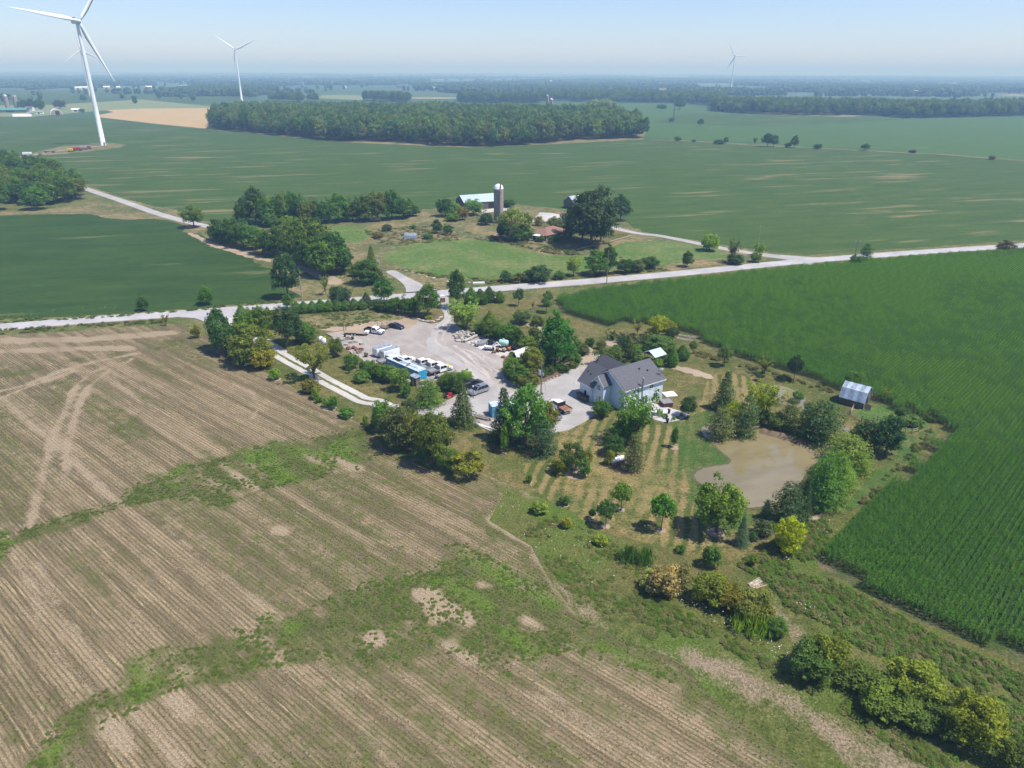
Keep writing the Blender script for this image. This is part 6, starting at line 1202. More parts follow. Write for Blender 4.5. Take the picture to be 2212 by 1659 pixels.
def pickup(label, pos, ang, paint, bed='box', cab='crew', group=None, L=6.1, bedm=None):
    t_ = root('pickup_truck', label, 'truck', pos, ang, group); P = M[paint]; h = L / 2
    hood = h - 1.25; cf = hood - .75; cb = cf - (1.75 if cab == 'crew' else 1.2)
    tapered([(h, .5), (h, .95), (h - .15, 1.08), (hood, 1.18), (cb - .05, 1.2), (cb - .05, .45), (h - .1, .45)], .98, 1.0, .93, 1.2).obj('body', P, t_)
    tapered([(hood + .02, 1.17), (cf, 1.86), (cb + .12, 1.9), (cb - .04, 1.17)], .94, 1.17, .76, 1.9).obj('cab', P, t_)
    glasshouse(t_, (hood - .02, cf - .02, cb + .14, cb - .02), 1.2, 1.87, .95, .775, 2)
    for s_ in (-1, 1): MB().box(h - .04, h + .02, s_ * .72 - .16, s_ * .72 + .16, .78, .98).obj('headlight', M['lamp'], t_); MB().box(cf + .45, cf + .6, s_ * 1.0, s_ * 1.22, 1.18, 1.42).obj('mirror', M['soot'], t_)
    MB().box(h - .02, h + .03, -.5, .5, .72, .98).obj('grille', M['soot'], t_); MB().box(h - .05, h + .12, -.95, .95, .45, .68).obj('front_bumper', M['steel'], t_)
    r_ = -h
    if bed == 'box':
        bm_ = MB(); bm_.box(r_, cb - .08, -.96, -.86, .55, 1.25); bm_.box(r_, cb - .08, .86, .96, .55, 1.25); bm_.box(r_, r_ + .08, -.86, .86, .55, 1.23); bm_.box(cb - .16, cb - .08, -.86, .86, .55, 1.24); bm_.obj('bed', M[bedm or paint], t_)
        MB().box(r_ + .08, cb - .16, -.86, .86, .7, .76).obj('bed_floor', M['darksteel'], t_)
    else:
        m_ = M[bedm or 'alu']; W_ = 1.12
        fl = MB().box(r_, cb - .12, -W_, W_, .92, 1.04).obj('flatbed', M['rust'] if bed == 'rust' else m_, t_)
        MB().box(cb - .2, cb - .1, -W_ * .96, W_ * .96, 1.045, 1.95).obj('headboard', M['soot'] if bed == 'rust' else m_, t_)
        for s_ in (-1, 1): MB().box(r_, cb - .21, s_ * W_ - .03, s_ * W_ + .03, 1.045, 1.38 if bed != 'rust' else 1.22).obj('side_board', M['soot'] if bed == 'rust' else m_, t_)
        MB().box(r_ - .03, r_ + .03, -W_ + .03, W_ - .03, .9, 1.36 if bed != 'rust' else 1.18).obj('tailgate', M['timber'] if bed == 'rust' else m_, t_)
        MB().box(r_ + .2, cb, -.5, .5, .5, .9).obj('chassis', M['soot'], t_)
    MB().box(r_ - .08, r_ + .06, -.9, .9, .45, .6).obj('rear_bumper', M['steel'], t_)
    wheels(t_, (h - 1.0, -h + 1.25), .98, .41)
    return t_

def car(label, pos, ang, paint, kind='sedan', name=None):
    t_ = root(name or ('sedan' if kind == 'sedan' else 'sport_utility_vehicle'), label, 'car', pos, ang); P = M[paint]
    if kind == 'sedan':
        tapered([(2.4, .35), (2.42, .62), (2.2, .8), (1.0, .95), (-1.5, 1.0), (-2.3, .98), (-2.42, .7), (-2.38, .35)], .9, .7, .84, 1.0).obj('body', P, t_)
        tapered([(1.05, .94), (.25, 1.42), (-.9, 1.44), (-1.75, .98)], .84, .94, .62, 1.44).obj('cab', P, t_)
        glasshouse(t_, (1.03, .27, -.92, -1.72), .97, 1.42, .845, .635, 2); r_, x1, x0 = .33, 1.45, -1.4
    else:
        tapered([(2.5, .45), (2.52, .85), (2.35, 1.0), (1.35, 1.12), (-2.35, 1.15), (-2.5, .9), (-2.45, .42)], .98, .8, .94, 1.15).obj('body', P, t_)
        tapered([(1.38, 1.1), (.6, 1.78), (-2.0, 1.84), (-2.38, 1.12)], .94, 1.1, .74, 1.84).obj('cab', P, t_)
        glasshouse(t_, (1.36, .62, -2.02, -2.36), 1.15, 1.82, .945, .755, 3); r_, x1, x0 = .4, 1.55, -1.5
        for s_ in (-1, 1): MB().box(-1.8, .3, s_ * .66 - .03, s_ * .66 + .03, 1.845, 1.9).obj('roof_rack', M['steel'], t_)
        MB().box(-.2, .35, -.45, .45, 1.83, 1.85).obj('sunroof', M['carglass'], t_)
    for s_ in (-1, 1): MB().box(2.36, 2.46, s_ * .66 - .18, s_ * .66 + .18, .62, .78).obj('headlight', M['lamp'], t_); MB().box(-2.48, -2.38, s_ * .68 - .14, s_ * .68 + .14, .68, .88).obj('tail_light', M['red'], t_); MB().box(.75, .9, s_ * .92, s_ * 1.08, .98, 1.12).obj('mirror', P, t_)
    MB().box(-2.47, -2.41, -.26, .26, .5, .62).obj('number_plate', M['white'], t_)
    wheels(t_, (x1, x0), .93 if kind != 'sedan' else .87, r_, .22)
    return t_

# white work trucks parked in a slant row beside the container
p, a = place2('b5', (1745, 835), (1950, 772)); d = Vector((math.cos(a), math.sin(a), 0)); base = p + d * -.2
trk = pickup('white crew-cab flatbed truck with a painted bonnet, nearest of the parked row', base, a, 'carwhite', 'flat', L=6.6)
q = Vector((-math.sin(a), math.cos(a), 0))
for k, (off, back, lab) in enumerate([(3.0, .6, 'white crew-cab flatbed truck second from the blue container doors'), (6.0, 1.5, 'white crew-cab flatbed truck third from the blue container doors'), (10.0, 4.0, 'white flatbed truck with its cab towards the cargo trailers'), (12.8, 6.0, 'white truck parked farthest up against the cargo trailers')]):
    copy_tree(trk, base + q * off - d * back, a, lab)
for kk, (z_, x_) in enumerate([(.72, 1.55)]):
    dc = MB(); dc.box(1.3, 2.6, -1.0, -.988, .6, .95); dc.obj('painted_panel', M['greenroof'], trk)
    dc = MB(); dc.box(2.3, 3.1, -.7, .7, 1.145, 1.165); dc.obj('bonnet_panel', M['yellow'], trk)
p, a = place2('b5', (845, 258), (1020, 285)); pickup('white pickup with a black rear bed beside the flat trailer', p, a, 'carwhite', 'box', 'ext', L=5.6, bedm='soot')
p, a = place2('b5', (1185, 195), (1290, 212)); a = R(-28); car('dark navy sedan alone near the stone-edged tree bed', gp('b5', 1232, 200), a, 'carnavy', 'sedan')
p, a = place2('b6', (610, 1065), (470, 1115)); car('silver sport utility vehicle beside the dark pickup', gp('b6', 535, 1085), a, 'carsilver', 'suv')
pickup('dark charcoal pickup with a box cap behind the silver vehicle', gp('b6', 430, 1010), a + math.pi, 'cardark', 'box', L=5.9)
tc = [o for o in COL.objects if o.get('label', '').startswith('dark charcoal')][0]; MB().box(-2.9, -.55, -.93, .93, 1.26, 1.8, bev=.12).obj('bed_cap', M['cardark'], tc)
p, a = place2('b6', (1690, 1345), (1520, 1245)); pickup('white pickup with a rusty dump bed in front of the garage', gp('b6', 1650, 1300), a, 'carwhite', 'rust', L=6.3)
pickup('grey-bedded white pickup half hidden behind the bright maple', gp('b6', 1520, 1400), a, 'carwhite', 'box', L=6.1, bedm='alu')

# flat car-hauler trailer with raised ramps, and a small trailer with a pump
p, a = place2('b5', (560, 285), (800, 300)); ft = root('flat_trailer', 'tan decked flat trailer with raised loading ramps', 'trailer', p, a)
MB().box(-3.2, 3.0, -1.1, 1.1, .62, .72).obj('deck', M['timber'], ft)
for k in range(8): MB().box(-3.15, 2.95, -1.06 + k * .268, -.83 + k * .268, .722, .735).obj('plank', M['timber'], ft)
for y in (-.8, .5): mb = MB(); mb.box(-3.28, -3.2, y, y + .06, .7, 2.2); mb.box(-3.28, -3.2, y + .36, y + .42, .7, 2.2); [mb.box(-3.27, -3.21, y + .06, y + .36, .85 + .28 * i, .92 + .28 * i) for i in range(5)]; mb.obj('ramp', M['steel'], ft)
MB().box(2.6, 3.6, -.75, .75, .72, 1.25).obj('tool_box', M['whitemetal'], ft); MB().box(-1.2, .6, -1.25, -1.08, .75, .82).obj('fender', M['steel'], ft); MB().box(3.6, 4.6, -.08, .08, .55, .65).obj('tongue', M['darksteel'], ft)
wheels(ft, (-.75, .15), 1.22, .34, .2, 'whitemetal')
p = gp('b5', 1085, 215); st = root('equipment_trailer', 'dark low trailer with upright posts between pickup and sedan', 'trailer', p, R(-30))
MB().box(-2.2, .6, -.9, .9, .5, .6).obj('deck', M['wood'], st); MB().box(.6, 1.6, -.06, .06, .45, .55).obj('tongue', M['darksteel'], st)
for x in (.2, -.4, -2.1): MB().box(x, x + .1, -.9, -.8, .6, 2.0).obj('post', M['timber'], st); MB().box(x, x + .1, .8, .9, .6, 2.0).obj('post', M['timber'], st)
wheels(st, (-.8,), .98, .32, .2)

# small digger on the slab
p = gp('b6', 680, 490); dg = root('mini_excavator', 'white and grey compact excavator on the concrete slab', 'excavator', p, R(-12))
for s_ in (-1, 1): MB().box(-1.1, 1.1, s_ * .75 - .2, s_ * .75 + .2, 0, .5, bev=.12).obj('track', M['dark'], dg)
MB().box(-.9, .8, -.8, .8, .52, 1.25, bev=.12).obj('body', M['whitemetal'], dg); MB().box(-.5, .8, -.1, .85, 1.255, 2.45, bev=.08).obj('cab', M['carglass'], dg); MB().box(-.52, .82, -.12, .87, 2.455, 2.52).obj('cab_roof', M['soot'], dg); MB().box(-1.35, -.9, -.75, .75, .55, 1.3, bev=.1).obj('counterweight', M['whitemetal'], dg)
mb = MB(); mb.cyl((.8, -.4, 1.0), (2.0, -.4, 2.5), .16, .14, 8); mb.cyl((2.0, -.4, 2.5), (3.1, -.4, 1.5), .13, .1, 8); mb.obj('boom', M['whitemetal'], dg); MB().prism([(2.9, .9), (3.5, 1.0), (3.4, 1.5), (3.0, 1.5)], -.75, -.05).obj('bucket', M['darksteel'], dg)
p = gp('b6', 875, 455); tk = root('liquid_tank', 'pale green plastic liquid tank on the concrete slab', 'tank', p, R(-20))
mb = MB(); mb.lathe([(.01, -1.25), (.7, -1.2), (.85, -.9), (.80, -.5), (.88, -.3), (.82, 0), (.88, .3), (.80, .5), (.85, .9), (.7, 1.2), (.01, 1.25)], 18, Matrix.Translation((0, 0, 1.35)) @ Matrix.Rotation(R(90), 4, 'Y')); mb.obj('body', M['mint'], tk, smooth=True)
MB().cyl((0, 0, 2.15), (0, 0, 2.4), .25, n=12).obj('filler_cap', M['mint'], tk); MB().box(-1.2, 1.2, -.7, .7, 0, .55).obj('cradle', M['darksteel'], tk)
for lab, x, y, m_, sz in [('rust-orange compactor machine beside the pale green tank', 950, 500, 'orange', .8), ('brown engine block on the slab before the tank', 790, 515, 'rust', .9), ('cream cement mixer drum on the slab front', 875, 515, 'timber', .9)]:
    p = gp('b6', x, y); mc = root('yard_machine', lab, 'machine', p, R(x % 90)); k = sz
    MB().box(-k * .7, k * .7, -k * .5, k * .5, .25, .35).obj('frame', M['darksteel'], mc); MB().box(-k * .5, k * .35, -k * .42, k * .42, .352, .35 + k * .8, bev=.1).obj('body', M[m_], mc); MB().cyl((k * .5, 0, .5), (k * .62, 0, .5 + k * .7), k * .3, k * .22, 10).obj('hopper', M[m_], mc)
    for x_ in (-.5, .5):
        for s_ in (-1, 1): MB().cyl((x_ * k, s_ * k * .52, .25), (x_ * k, s_ * k * .66, .25), .25, n=10).obj('wheel', M['dark'], mc)
for lab, x, y, a_ in [('grey steel pipe rack on the slab beside the boulders', 560, 430, R(30)), ('second grey rack of pipes on the slab', 600, 400, R(28)), ('dark tyre-like rolls stacked before the bush hedge', 1030, 490, R(-40))]:
    p = gp('b6', x, y); rk = root('pipe_rack', lab, 'rack', p, a_)
    for i in range(4):
        for j in range(2): MB().cyl((-1.6, -.5 + i * .34, .35 + j * .34), (1.6, -.5 + i * .34, .35 + j * .34), .15, n=8).obj('pipe', M['steel'] if 'grey' in lab else M['dark'], rk)
    for x_ in (-1.2, 1.2): MB().box(x_ - .06, x_ + .06, -.8, .8, .05, .18).obj('bearer', M['wood'], rk); MB().box(x_ - .05, x_ + .05, -.85, -.75, .18, 1.1).obj('stake', M['darksteel'], rk)
# hoop shelter
p = gp('b6', 1000, 590); q2 = gp('b6', 1330, 470); a_ = math.atan2(q2.y - p.y, q2.x - p.x); hp = root('hoop_shelter', 'white arched hoop shelter by the island bed', 'shelter', p, a_)
mb = MB(); L = 5.5; n = 10
for s_, r_ in ((1, 1.35), (-1, 1.31)):
    v = []
    for i in range(n + 1):
        th = math.pi * i / n; v += [(0, r_ * math.cos(th), .05 + 1.05 * r_ * math.sin(th)), (L, r_ * math.cos(th), .05 + 1.05 * r_ * math.sin(th))]
    mb.add(v, [(2 * i, 2 * i + 1, 2 * i + 3, 2 * i + 2)[::s_] for i in range(n)])
mb.obj('tarp', M['tarp'], hp, smooth=True)
for k in range(5):
    mb = MB(); x = .02 + k * (L - .04) / 4
    for i in range(n): t0, t1 = math.pi * i / n, math.pi * (i + 1) / n; mb.cyl((x, 1.38 * math.cos(t0), .05 + 1.45 * math.sin(t0)), (x, 1.38 * math.cos(t1), .05 + 1.45 * math.sin(t1)), .04, n=5)
    mb.obj('hoop', M['tin'], hp)
# red ride-on mower
p = gp('b6', 110, 1150); rm = root('tractor_mower', 'red ride-on tractor mower at the lane edge', 'mower', p, R(25))
tapered([(1.0, .45), (1.0, .9), (.1, 1.0), (.1, .45)], .33, .8, .28, 1.0).obj('bonnet', M['red'], rm); MB().box(-1.0, .1, -.5, .5, .4, .62, bev=.06).obj('chassis', M['red'], rm); MB().box(-.8, -.3, -.26, .26, .62, .75).obj('seat', M['soot'], rm); MB().box(-.9, -.78, -.26, .26, .7, 1.2).obj('seat_back', M['soot'], rm); MB().cyl((.0, 0, 1.0), (-.12, 0, 1.2), .2, .2, 10).obj('steering_wheel', M['soot'], rm); MB().box(-.4, .6, -.75, .75, .12, .34, bev=.05).obj('mower_deck', M['red'], rm)
for x, r_ in ((.75, .24), (-.65, .38)):
    for s_ in (-1, 1): MB().cyl((x, s_ * .42, r_), (x, s_ * .66, r_), r_, n=12).obj('wheel', M['dark'], rm)

for lab, x, y, m_, k in [('low rusty bucket on the yard edge before the hoop shelter', 870, 600, 'rust', .7), ('brown hydraulic breaker on the slab edge', 745, 535, 'rust', .8), ('dark compactor plate beside the white mat', 720, 505, 'darksteel', .7), ('grey grapple at the hedge side of the slab', 760, 400, 'steel', .9)]:
    p = gp('b6', x, y); o = root('digger_attachment', lab, 'attachment', p, R(x * 7 % 180)); MB().prism([(-k * .7, .05), (k * .6, .05), (k * .75, k * .55), (k * .3, k * .8), (-k * .6, k * .6)], -k * .5, k * .5).obj('bucket', M[m_], o); MB().cyl((0, 0, k * .7), (-k * .8, 0, k * 1.1), k * .12, k * .08, 6).obj('arm', M['darksteel'], o)
p = gp('b6', 640, 330); q = gp('b6', 1080, 470); an = math.atan2(q.y - p.y, q.x - p.x); L = (q - p).length; sf = root('rack_fence', 'dark steel rail fence behind the storage slab', 'fence', p, an)
for k in range(8): MB().box(k * L / 7 - .05, k * L / 7 + .05, -.05, .05, 0, 1.7).obj('post', M['darksteel'], sf)
for z in (.5, 1.1, 1.6): MB().box(0, L, -.03, .03, z, z + .07).obj('rail', M['darksteel'], sf)
p = gp('b6', 330, 395); q = gp('b6', 505, 315); an = math.atan2(q.y - p.y, q.x - p.x); L = (q - p).length; sb = root('stone_sill', 'long pale stone beam lying beside the boulder heap', 'stone', p, an); MB().box(0, L, -.35, .35, .35, .8, bev=.08).obj('beam', M['concrete'], sb)
for k in range(4): MB().box(k * (L - .6) / 3, k * (L - .6) / 3 + .5, -.3, .3, 0, .35).obj('block', M['darkstone'], sb)
rg = random.Random(21)
for k in range(9): stone(gp('b6', 405 + rg.uniform(0, 110), 395 + rg.uniform(0, 45)), rg.uniform(.4, .8), .5, .5, 'small brown rock in the heap on the slab corner', 'rocks of the slab corner heap', 'boulder', STONES[6 + k % 2])
# ================================================================== stones, poles, small things
# boulder heap in the yard
rg = random.Random(12); HEAP = pts('b6', [(160, 320), (230, 250), (330, 240), (470, 270), (520, 310), (430, 370), (330, 400), (240, 385)])
X, Y = fill(HEAP, 1.05, 6)
for i in range(len(X)):
    s_ = rg.uniform(.75, 1.35); stone(Vector((X[i], Y[i], 0)), s_ * 1.2, s_, s_ * .9, 'pale boulder in the heap under the silvery tree', 'boulders of the yard heap')
for i in range(0, len(X), 2):
    if seg_dist(np.array([X[i]]), np.array([Y[i]]), HEAP, True)[0] > 1.0: stone(Vector((X[i] + .3, Y[i] + .2, 0)), 1.2, .9, .8, 'pale boulder in the heap under the silvery tree', 'boulders of the yard heap', z=.75)
for k in range(9):      # long row of square blocks on the heap's slab side
    a = gp('b6', 300 + k * 27, 392 - k * 12); stone(a, .7, .7, 1.0, 'dark squared block in the row beside the boulder heap', 'blocks of the row by the heap', 'stone_block', STONES[6])
# stone edge of the tree bed
for k, (x, y, w_) in enumerate([(500, 668, 1.9), (545, 683, 2.0), (598, 690, 2.0), (655, 690, 2.2), (715, 672, 2.0), (748, 645, 2.2)]):
    st_ = stone(gp('b4', x, y), w_, .9, .9, 'pale squared stone edging the tree bed, number %s from the parked sedan' % ['first', 'second', 'third', 'fourth', 'fifth', 'sixth'][k], None, 'edging_stone', STONES[k % 6]); st_.rotation_euler.z = R([-20, -12, -4, 3, 25, 60][k])
for k, (x, y) in enumerate([(1480, 1310), (1530, 1345), (1580, 1372), (1630, 1395), (1680, 1410), (1740, 1422), (1790, 1412), (1840, 1395), (1900, 1365), (1950, 1338), (1985, 1320), (2020, 1305), (2060, 1288), (2100, 1270), (2140, 1252), (2180, 1235), (2220, 1215), (2260, 1190), (2290, 1160), (2310, 1130)]):
    stone(gp('b4', x, y), rg.uniform(.5, .95), rg.uniform(.45, .7), rg.uniform(.4, .65), 'rough stone in the edging of the island bed', 'edging stones of the island bed', 'edging_stone')
for k, (x, y, w_, lab) in enumerate([(45, 878, 1.1, 'first white boulder from the lane corner'), (100, 892, .9, 'second white boulder along the farm lane'), (160, 910, .8, 'third white boulder along the farm lane'), (220, 925, .8, 'fourth white boulder along the farm lane'), (280, 942, 1.3, 'fifth and broadest white boulder along the farm lane'), (405, 968, 1.2, 'sixth white boulder near the entrance tree'), (590, 975, 1.2, 'flat white boulder right of the entrance tree')]):
    stone(gp('b1', x, y), w_ * 1.5, w_, w_ * .7, lab, 'white boulders along the farm lane', 'boulder', STONES[k % 6])
b_ = thing('culvert_block', 'long white concrete block on the far verge', 'block', gp('b1', 672, 982), R(8), None, MB().box(-2, 2, -.4, .4, 0, .7, bev=.06).mesh('culvert_block', M['white']))
for k, (x, y) in enumerate([(1580, 248), (1640, 262), (1700, 278), (1745, 290), (1800, 303), (1860, 325), (1950, 345), (1990, 350), (2060, 358)]): stone(gp('d2', x, y), rg.uniform(.5, .9), .5, .5, 'grey rock on the far bank of the pond', 'rocks of the pond bank', 'boulder', STONES[6 + k % 2], z=.1)

def pole(label, k, bx, by, ty, mat_, r=.15, arm=False, lean=0.0, name='utility_pole'):
    p = gp(k, bx, by); h = height_at(p, full(k, bx, ty)[1]); o = root(name, label, 'pole', p, 0.0); o.rotation_euler = (0, lean, R(20))
    MB().cyl((0, 0, -.2), (0, 0, h), r, r * .72, 10).obj('shaft', mat_, o)
    if arm:
        MB().box(-1.2, 1.2, -.06, .06, h - .75, h - .62).obj('crossarm', M['wood'], o)
        for x in (-1.1, -.4, .4, 1.1): MB().cyl((x, 0, h - .62), (x, 0, h - .42), .07, n=6).obj('insulator', M['lamp'], o)
    else: MB().cyl((0, 0, h), (0, 0, h + .25), .06, n=6).obj('insulator', M['lamp'], o)
    return o, h
pole('pale green treated utility pole beside the tall poplar', 'a6', 998, 1178, 932, M['greenpole'], .16)
pole('grey utility pole on the near verge before the roadside bushes', 'b1', 1778, 968, 690, M['pole'], .15)
pole('thin utility pole at the end of the farm drive', 'b2', 762, 315, 145, M['greenpole'], .16)
pole('wooden utility pole with a crossarm beside the leaning tree', 'b2', 1290, 330, 212, M['pole'], .17, True)
o, h = pole('brown service pole with a transformer at the island bed', 'b6', 1398, 1110, 612, M['pole'], .17)
tf = MB().cyl((-.45, -.1, h - 3.6), (-.45, -.1, h - 2.6), .28, n=12).obj('transformer', M['tin'], o); MB().cyl((-.45, -.1, h - 2.6), (-.45, -.1, h - 2.35), .06, n=6).obj('bushing', M['lamp'], tf); MB().cyl((.4, .1, h - 4.0), (.4, .1, h - 3.4), .22, n=12).obj('meter_can', M['tin'], o); MB().cyl((.05, 0, h - .6), (1.6, 1.2, .3), .02, n=5).obj('guy_wire', M['bluepl'], o)
def lamp_post(label, k, bx, by, ty):
    p = gp(k, bx, by); h = height_at(p, full(k, bx, ty)[1]); o = root('lamp_post', label, 'lamp post', p, 0)
    MB().cyl((0, 0, 0), (0, 0, h - .35), .07, .05, 8).obj('post', M['soot'], o); MB().lathe([(.05, h - .36), (.16, h - .32), (.2, h - .08), (.02, h)], 8).obj('lantern', M['lamp'], o); MB().lathe([(.08, 0), (.14, .01), (.14, .12), (.07, .25)], 8).obj('base', M['soot'], o)
lamp_post('black lamp post with a white lantern by the silver vehicle', 'b6', 462, 1160, 985)
lamp_post('slim garden lamp by the clipped ball shrubs', 'b4', 1358, 482, 398)
lamp_post('tiny post lamp on the entrance island across the drive', 'b4', 842, 405, 362)
# gateway kiosk
p = gp('b1', 362, 1142); kk = root('gate_kiosk', 'brick gate pillar with a white arched top at the yard entrance', 'gate pillar', p, R(15))
MB().box(-.75, .75, -.5, .5, 0, 1.5).obj('pillar', M['brick'], kk); mb = MB(); prof = [(.95 * math.cos(a_), 1.5 + .75 * math.sin(a_)) for a_ in np.linspace(0, math.pi, 9)]; mb.prism(prof, -.6, .6); mb.obj('arched_cap', M['white'], kk)
for k in range(5): MB().box(-.754, .754, -.504, .504, .18 + k * .28, .2 + k * .28).obj('mortar_course', M['stone'], kk)
# patio things
fm = frame(HP, HA)
p = gp('b7', 1540, 1160); ht = root('hot_tub', 'brown hot tub with a grey folding cover beside the house', 'hot tub', p, R(12))
MB().box(-1.15, 1.15, -1.1, 1.1, 0, .95, bev=.08).obj('cabinet', M['tub'], ht)
for s_ in (0, 1): MB().box(-1.18 + s_ * 1.19, -.01 + s_ * 1.19, -1.12, 1.12, .952, 1.08, bev=.03).obj('cover', M['cover'], ht)
p = gp('b7', 1465, 1300); ok = root('grill_island', 'grey stone grill island with a steel barbecue on the patio', 'grill', p, R(-16))
MB().box(-1.3, 1.3, -.75, .75, 0, .9, bev=.03).obj('base', M['concrete'], ok); MB().box(-1.4, 1.4, -.85, .85, .902, .98).obj('worktop', M['white'], ok); MB().box(-.55, .55, -.4, .4, .982, 1.3, bev=.1).obj('barbecue', M['tin'], ok); MB().cyl((-.45, -.44, 1.2), (.45, -.44, 1.2), .03, n=6).obj('handle', M['soot'], ok)
p = gp('b7', 1590, 1015); thing('patio_slab', 'white square slab on the lawn beside the house', 'slab', p, R(14), None, MB().box(-1.4, 1.4, -1.2, 1.2, .0, .28, bev=.02).mesh('slab', M['white']))
for k, (x, y, lab) in enumerate([(1580, 1275, 'tall dark planter beside the grill island'), (1545, 1350, 'planter at the front edge of the patio'), (1560, 1405, 'small dark planter in the patio flower bed')]):
    p = gp('b7', x, y); po = root('planter', lab, 'planter', p, 0); MB().lathe([(.02, 0), (.2, .02), (.3, .55), (.24, .5), (.02, .5)], 10).obj('pot', M['soot'], po); tm_, cm2 = proto('shrub', k % 4); c2 = link('plant', cm2, po); c2.scale = (.7, .7, .7); c2.location = (0, 0, .45); c2.color = (*G1, 1)
for k in range(10):
    p = gp('b7', 1600 + k * 18, 1385 - k * 9); stone(p, .5, .5, .35, 'small rock in the patio flower bed', 'rocks of the patio bed', 'boulder')
for k, (x, y, c_, lab) in enumerate([(1700, 1340, YEL, 'yellow-green plant in the patio bed'), (1650, 1360, G3, 'light plant in the patio bed'), (1755, 1310, PAL, 'pale plant in the patio bed')]): plant('shrub', gp('b7', x, y), .7, .9, c_, lab)
# propane tank with board screen
p = gp('d2', 372, 520); pt_ = root('propane_tank', 'white propane tank behind the board screen on the lawn', 'tank', p, R(28))
mb = MB(); mb.lathe([(.01, -1.6), (.3, -1.55), (.5, -1.3), (.5, 1.3), (.3, 1.55), (.01, 1.6)], 16, Matrix.Translation((0, 0, .95)) @ Matrix.Rotation(R(90), 4, 'Y')); mb.obj('vessel', M['whitemetal'], pt_, smooth=True); MB().cyl((0, 0, 1.42), (0, 0, 1.65), .16, n=10).obj('valve_dome', M['whitemetal'], pt_)
for x in (-.9, .9): MB().box(x - .08, x + .08, -.35, .35, 0, .6).obj('leg', M['steel'], pt_)
sc2 = root('board_screen', 'dark wooden board screen around the propane tank', 'fence', p + Vector((-.3, -.55, 0)), R(28))
for k in range(9): MB().box(-1.4 + k * .33, -1.1 + k * .33, -.55, -.5, 0, 1.0 + .06 * (k % 2)).obj('board', M['wood'], sc2)
for x in (-1.4, 1.5): MB().box(x, x + .1, -.5, -.4, 0, 1.15).obj('post', M['wood'], sc2)
# garden shelter roof
p = gp('b7', 1365, 560); gs = root('garden_shelter', 'garden shelter with a pale blue metal roof behind the house', 'shelter', p, R(38))
for x in (-1.6, 1.6):
    for y in (-1.6, 1.6): MB().box(x - .07, x + .07, y - .07, y + .07, 0, 2.3).obj('post', M['timber'], gs)
for e, r_ in (((-2.2, 2.2), (0, 3.3)), ((2.2, 2.2), (0, 3.303))): roof_slab(MB(), -2.1, 2.1, e, r_, .06).obj('roof', M['tinblue'], gs)
MB().box(-1.5, 1.5, -1.5, -1.4, 0, 2.0).obj('back_wall', M['timber'], gs)
p = gp('b7', 1155, 470); bh = root('bird_house', 'little bird house on a post in the vegetable garden', 'bird house', p, R(20)); MB().box(-.05, .05, -.05, .05, 0, 1.4).obj('post', M['timber'], bh); MB().box(-.22, .22, -.22, .22, 1.4, 1.8).obj('box', M['timber'], bh); MB().prism([(-.34, 1.8), (.34, 1.8), (0, 2.1)], -.32, .32).obj('roof', M['stone'], bh)
# clipped garden hedge
HG = smooth_line(pts('b7', [(720, 250), (860, 290), (1000, 320), (1130, 350), (1270, 375)]), 3); hgd = thing('clipped_hedge', 'long clipped dark hedge behind the vegetable bed', 'hedge', (0, 0, 0))
rngh = np.random.default_rng(3); C = []
for i in range(len(HG) - 1):
    a, b = HG[i], HG[i + 1]
    for _ in range(int((b - a).length * 9)):
        t0 = rngh.random(); c_ = a + (b - a) * t0; C.append((c_.x + rngh.uniform(-1.0, 1.0), c_.y + rngh.uniform(-1.0, 1.0), rngh.uniform(.25, 2.7)))
C = np.array(C); V, Q, T = clumps_to_crown(C, np.full(len(C), .42), 16, .16, rngh, 1.0); me = np_mesh('hedge_leaves', V, Q, [M['leaf']]); a = me.attributes.new('tone', 'FLOAT', 'POINT'); a.data.foreach_set('value', T.astype(np.float32)); ho = link('foliage', me, hgd); ho.color = (.045, .075, .018, 1)
mb = MB(); [limb_mesh(mb, [(q.x, q.y, 0), (q.x + .1, q.y, 1.6)], .05, .02, 5) for q in HG[::2]]; mb.obj('stems', M['bark'], hgd)
# timber piles
def pile(name, label, p, ang, n, L, mats, spread=.5, lay=2, seed=1):
    o = root(name, label, 'timber', p, ang); rg = random.Random(seed)
    for i in range(n):
        y = (i % (n // lay)) * spread; z = .06 + (i // (n // lay)) * .13; l_ = L * rg.uniform(.75, 1.05)
        mb = MB(); mb.box(-l_ / 2, l_ / 2, -.09, .09, -.05, .05, Matrix.Translation((rg.uniform(-.3, .3), y, z)) @ Matrix.Rotation(rg.uniform(-.12, .12), 4, 'Z')); mb.obj('plank', M[rg.choice(mats)], o)
    return o
a, b = gp('d1', 1010, 265), gp('d1', 1240, 345); an = math.atan2(b.y - a.y, b.x - a.x)
pile('lumber_pile', 'long pale planks laid along the yard edge beside the tall spruce', (a + b) / 2, an, 10, (b - a).length, ['stone', 'timber', 'white'], .22, 2, 3)
pile('scrap_timber_heap', 'heap of jumbled boards and branches behind the long planks', gp('d1', 1130, 235), an + .2, 16, 3.2, ['wood', 'timber', 'wood', 'stone'], .3, 3, 5)
pile('broken_pallet_heap', 'pile of bleached broken boards at the meadow edge', gp('d6', 700, 455), R(30), 14, 2.6, ['timber', 'stone'], .22, 2, 8)
pile('bed_edging_boards', 'weathered boards at the corn edge by the dark egg-shaped tree', gp('b7', 1770, 265), R(-30), 8, 5.0, ['wood', 'stone'], .6, 1, 9)
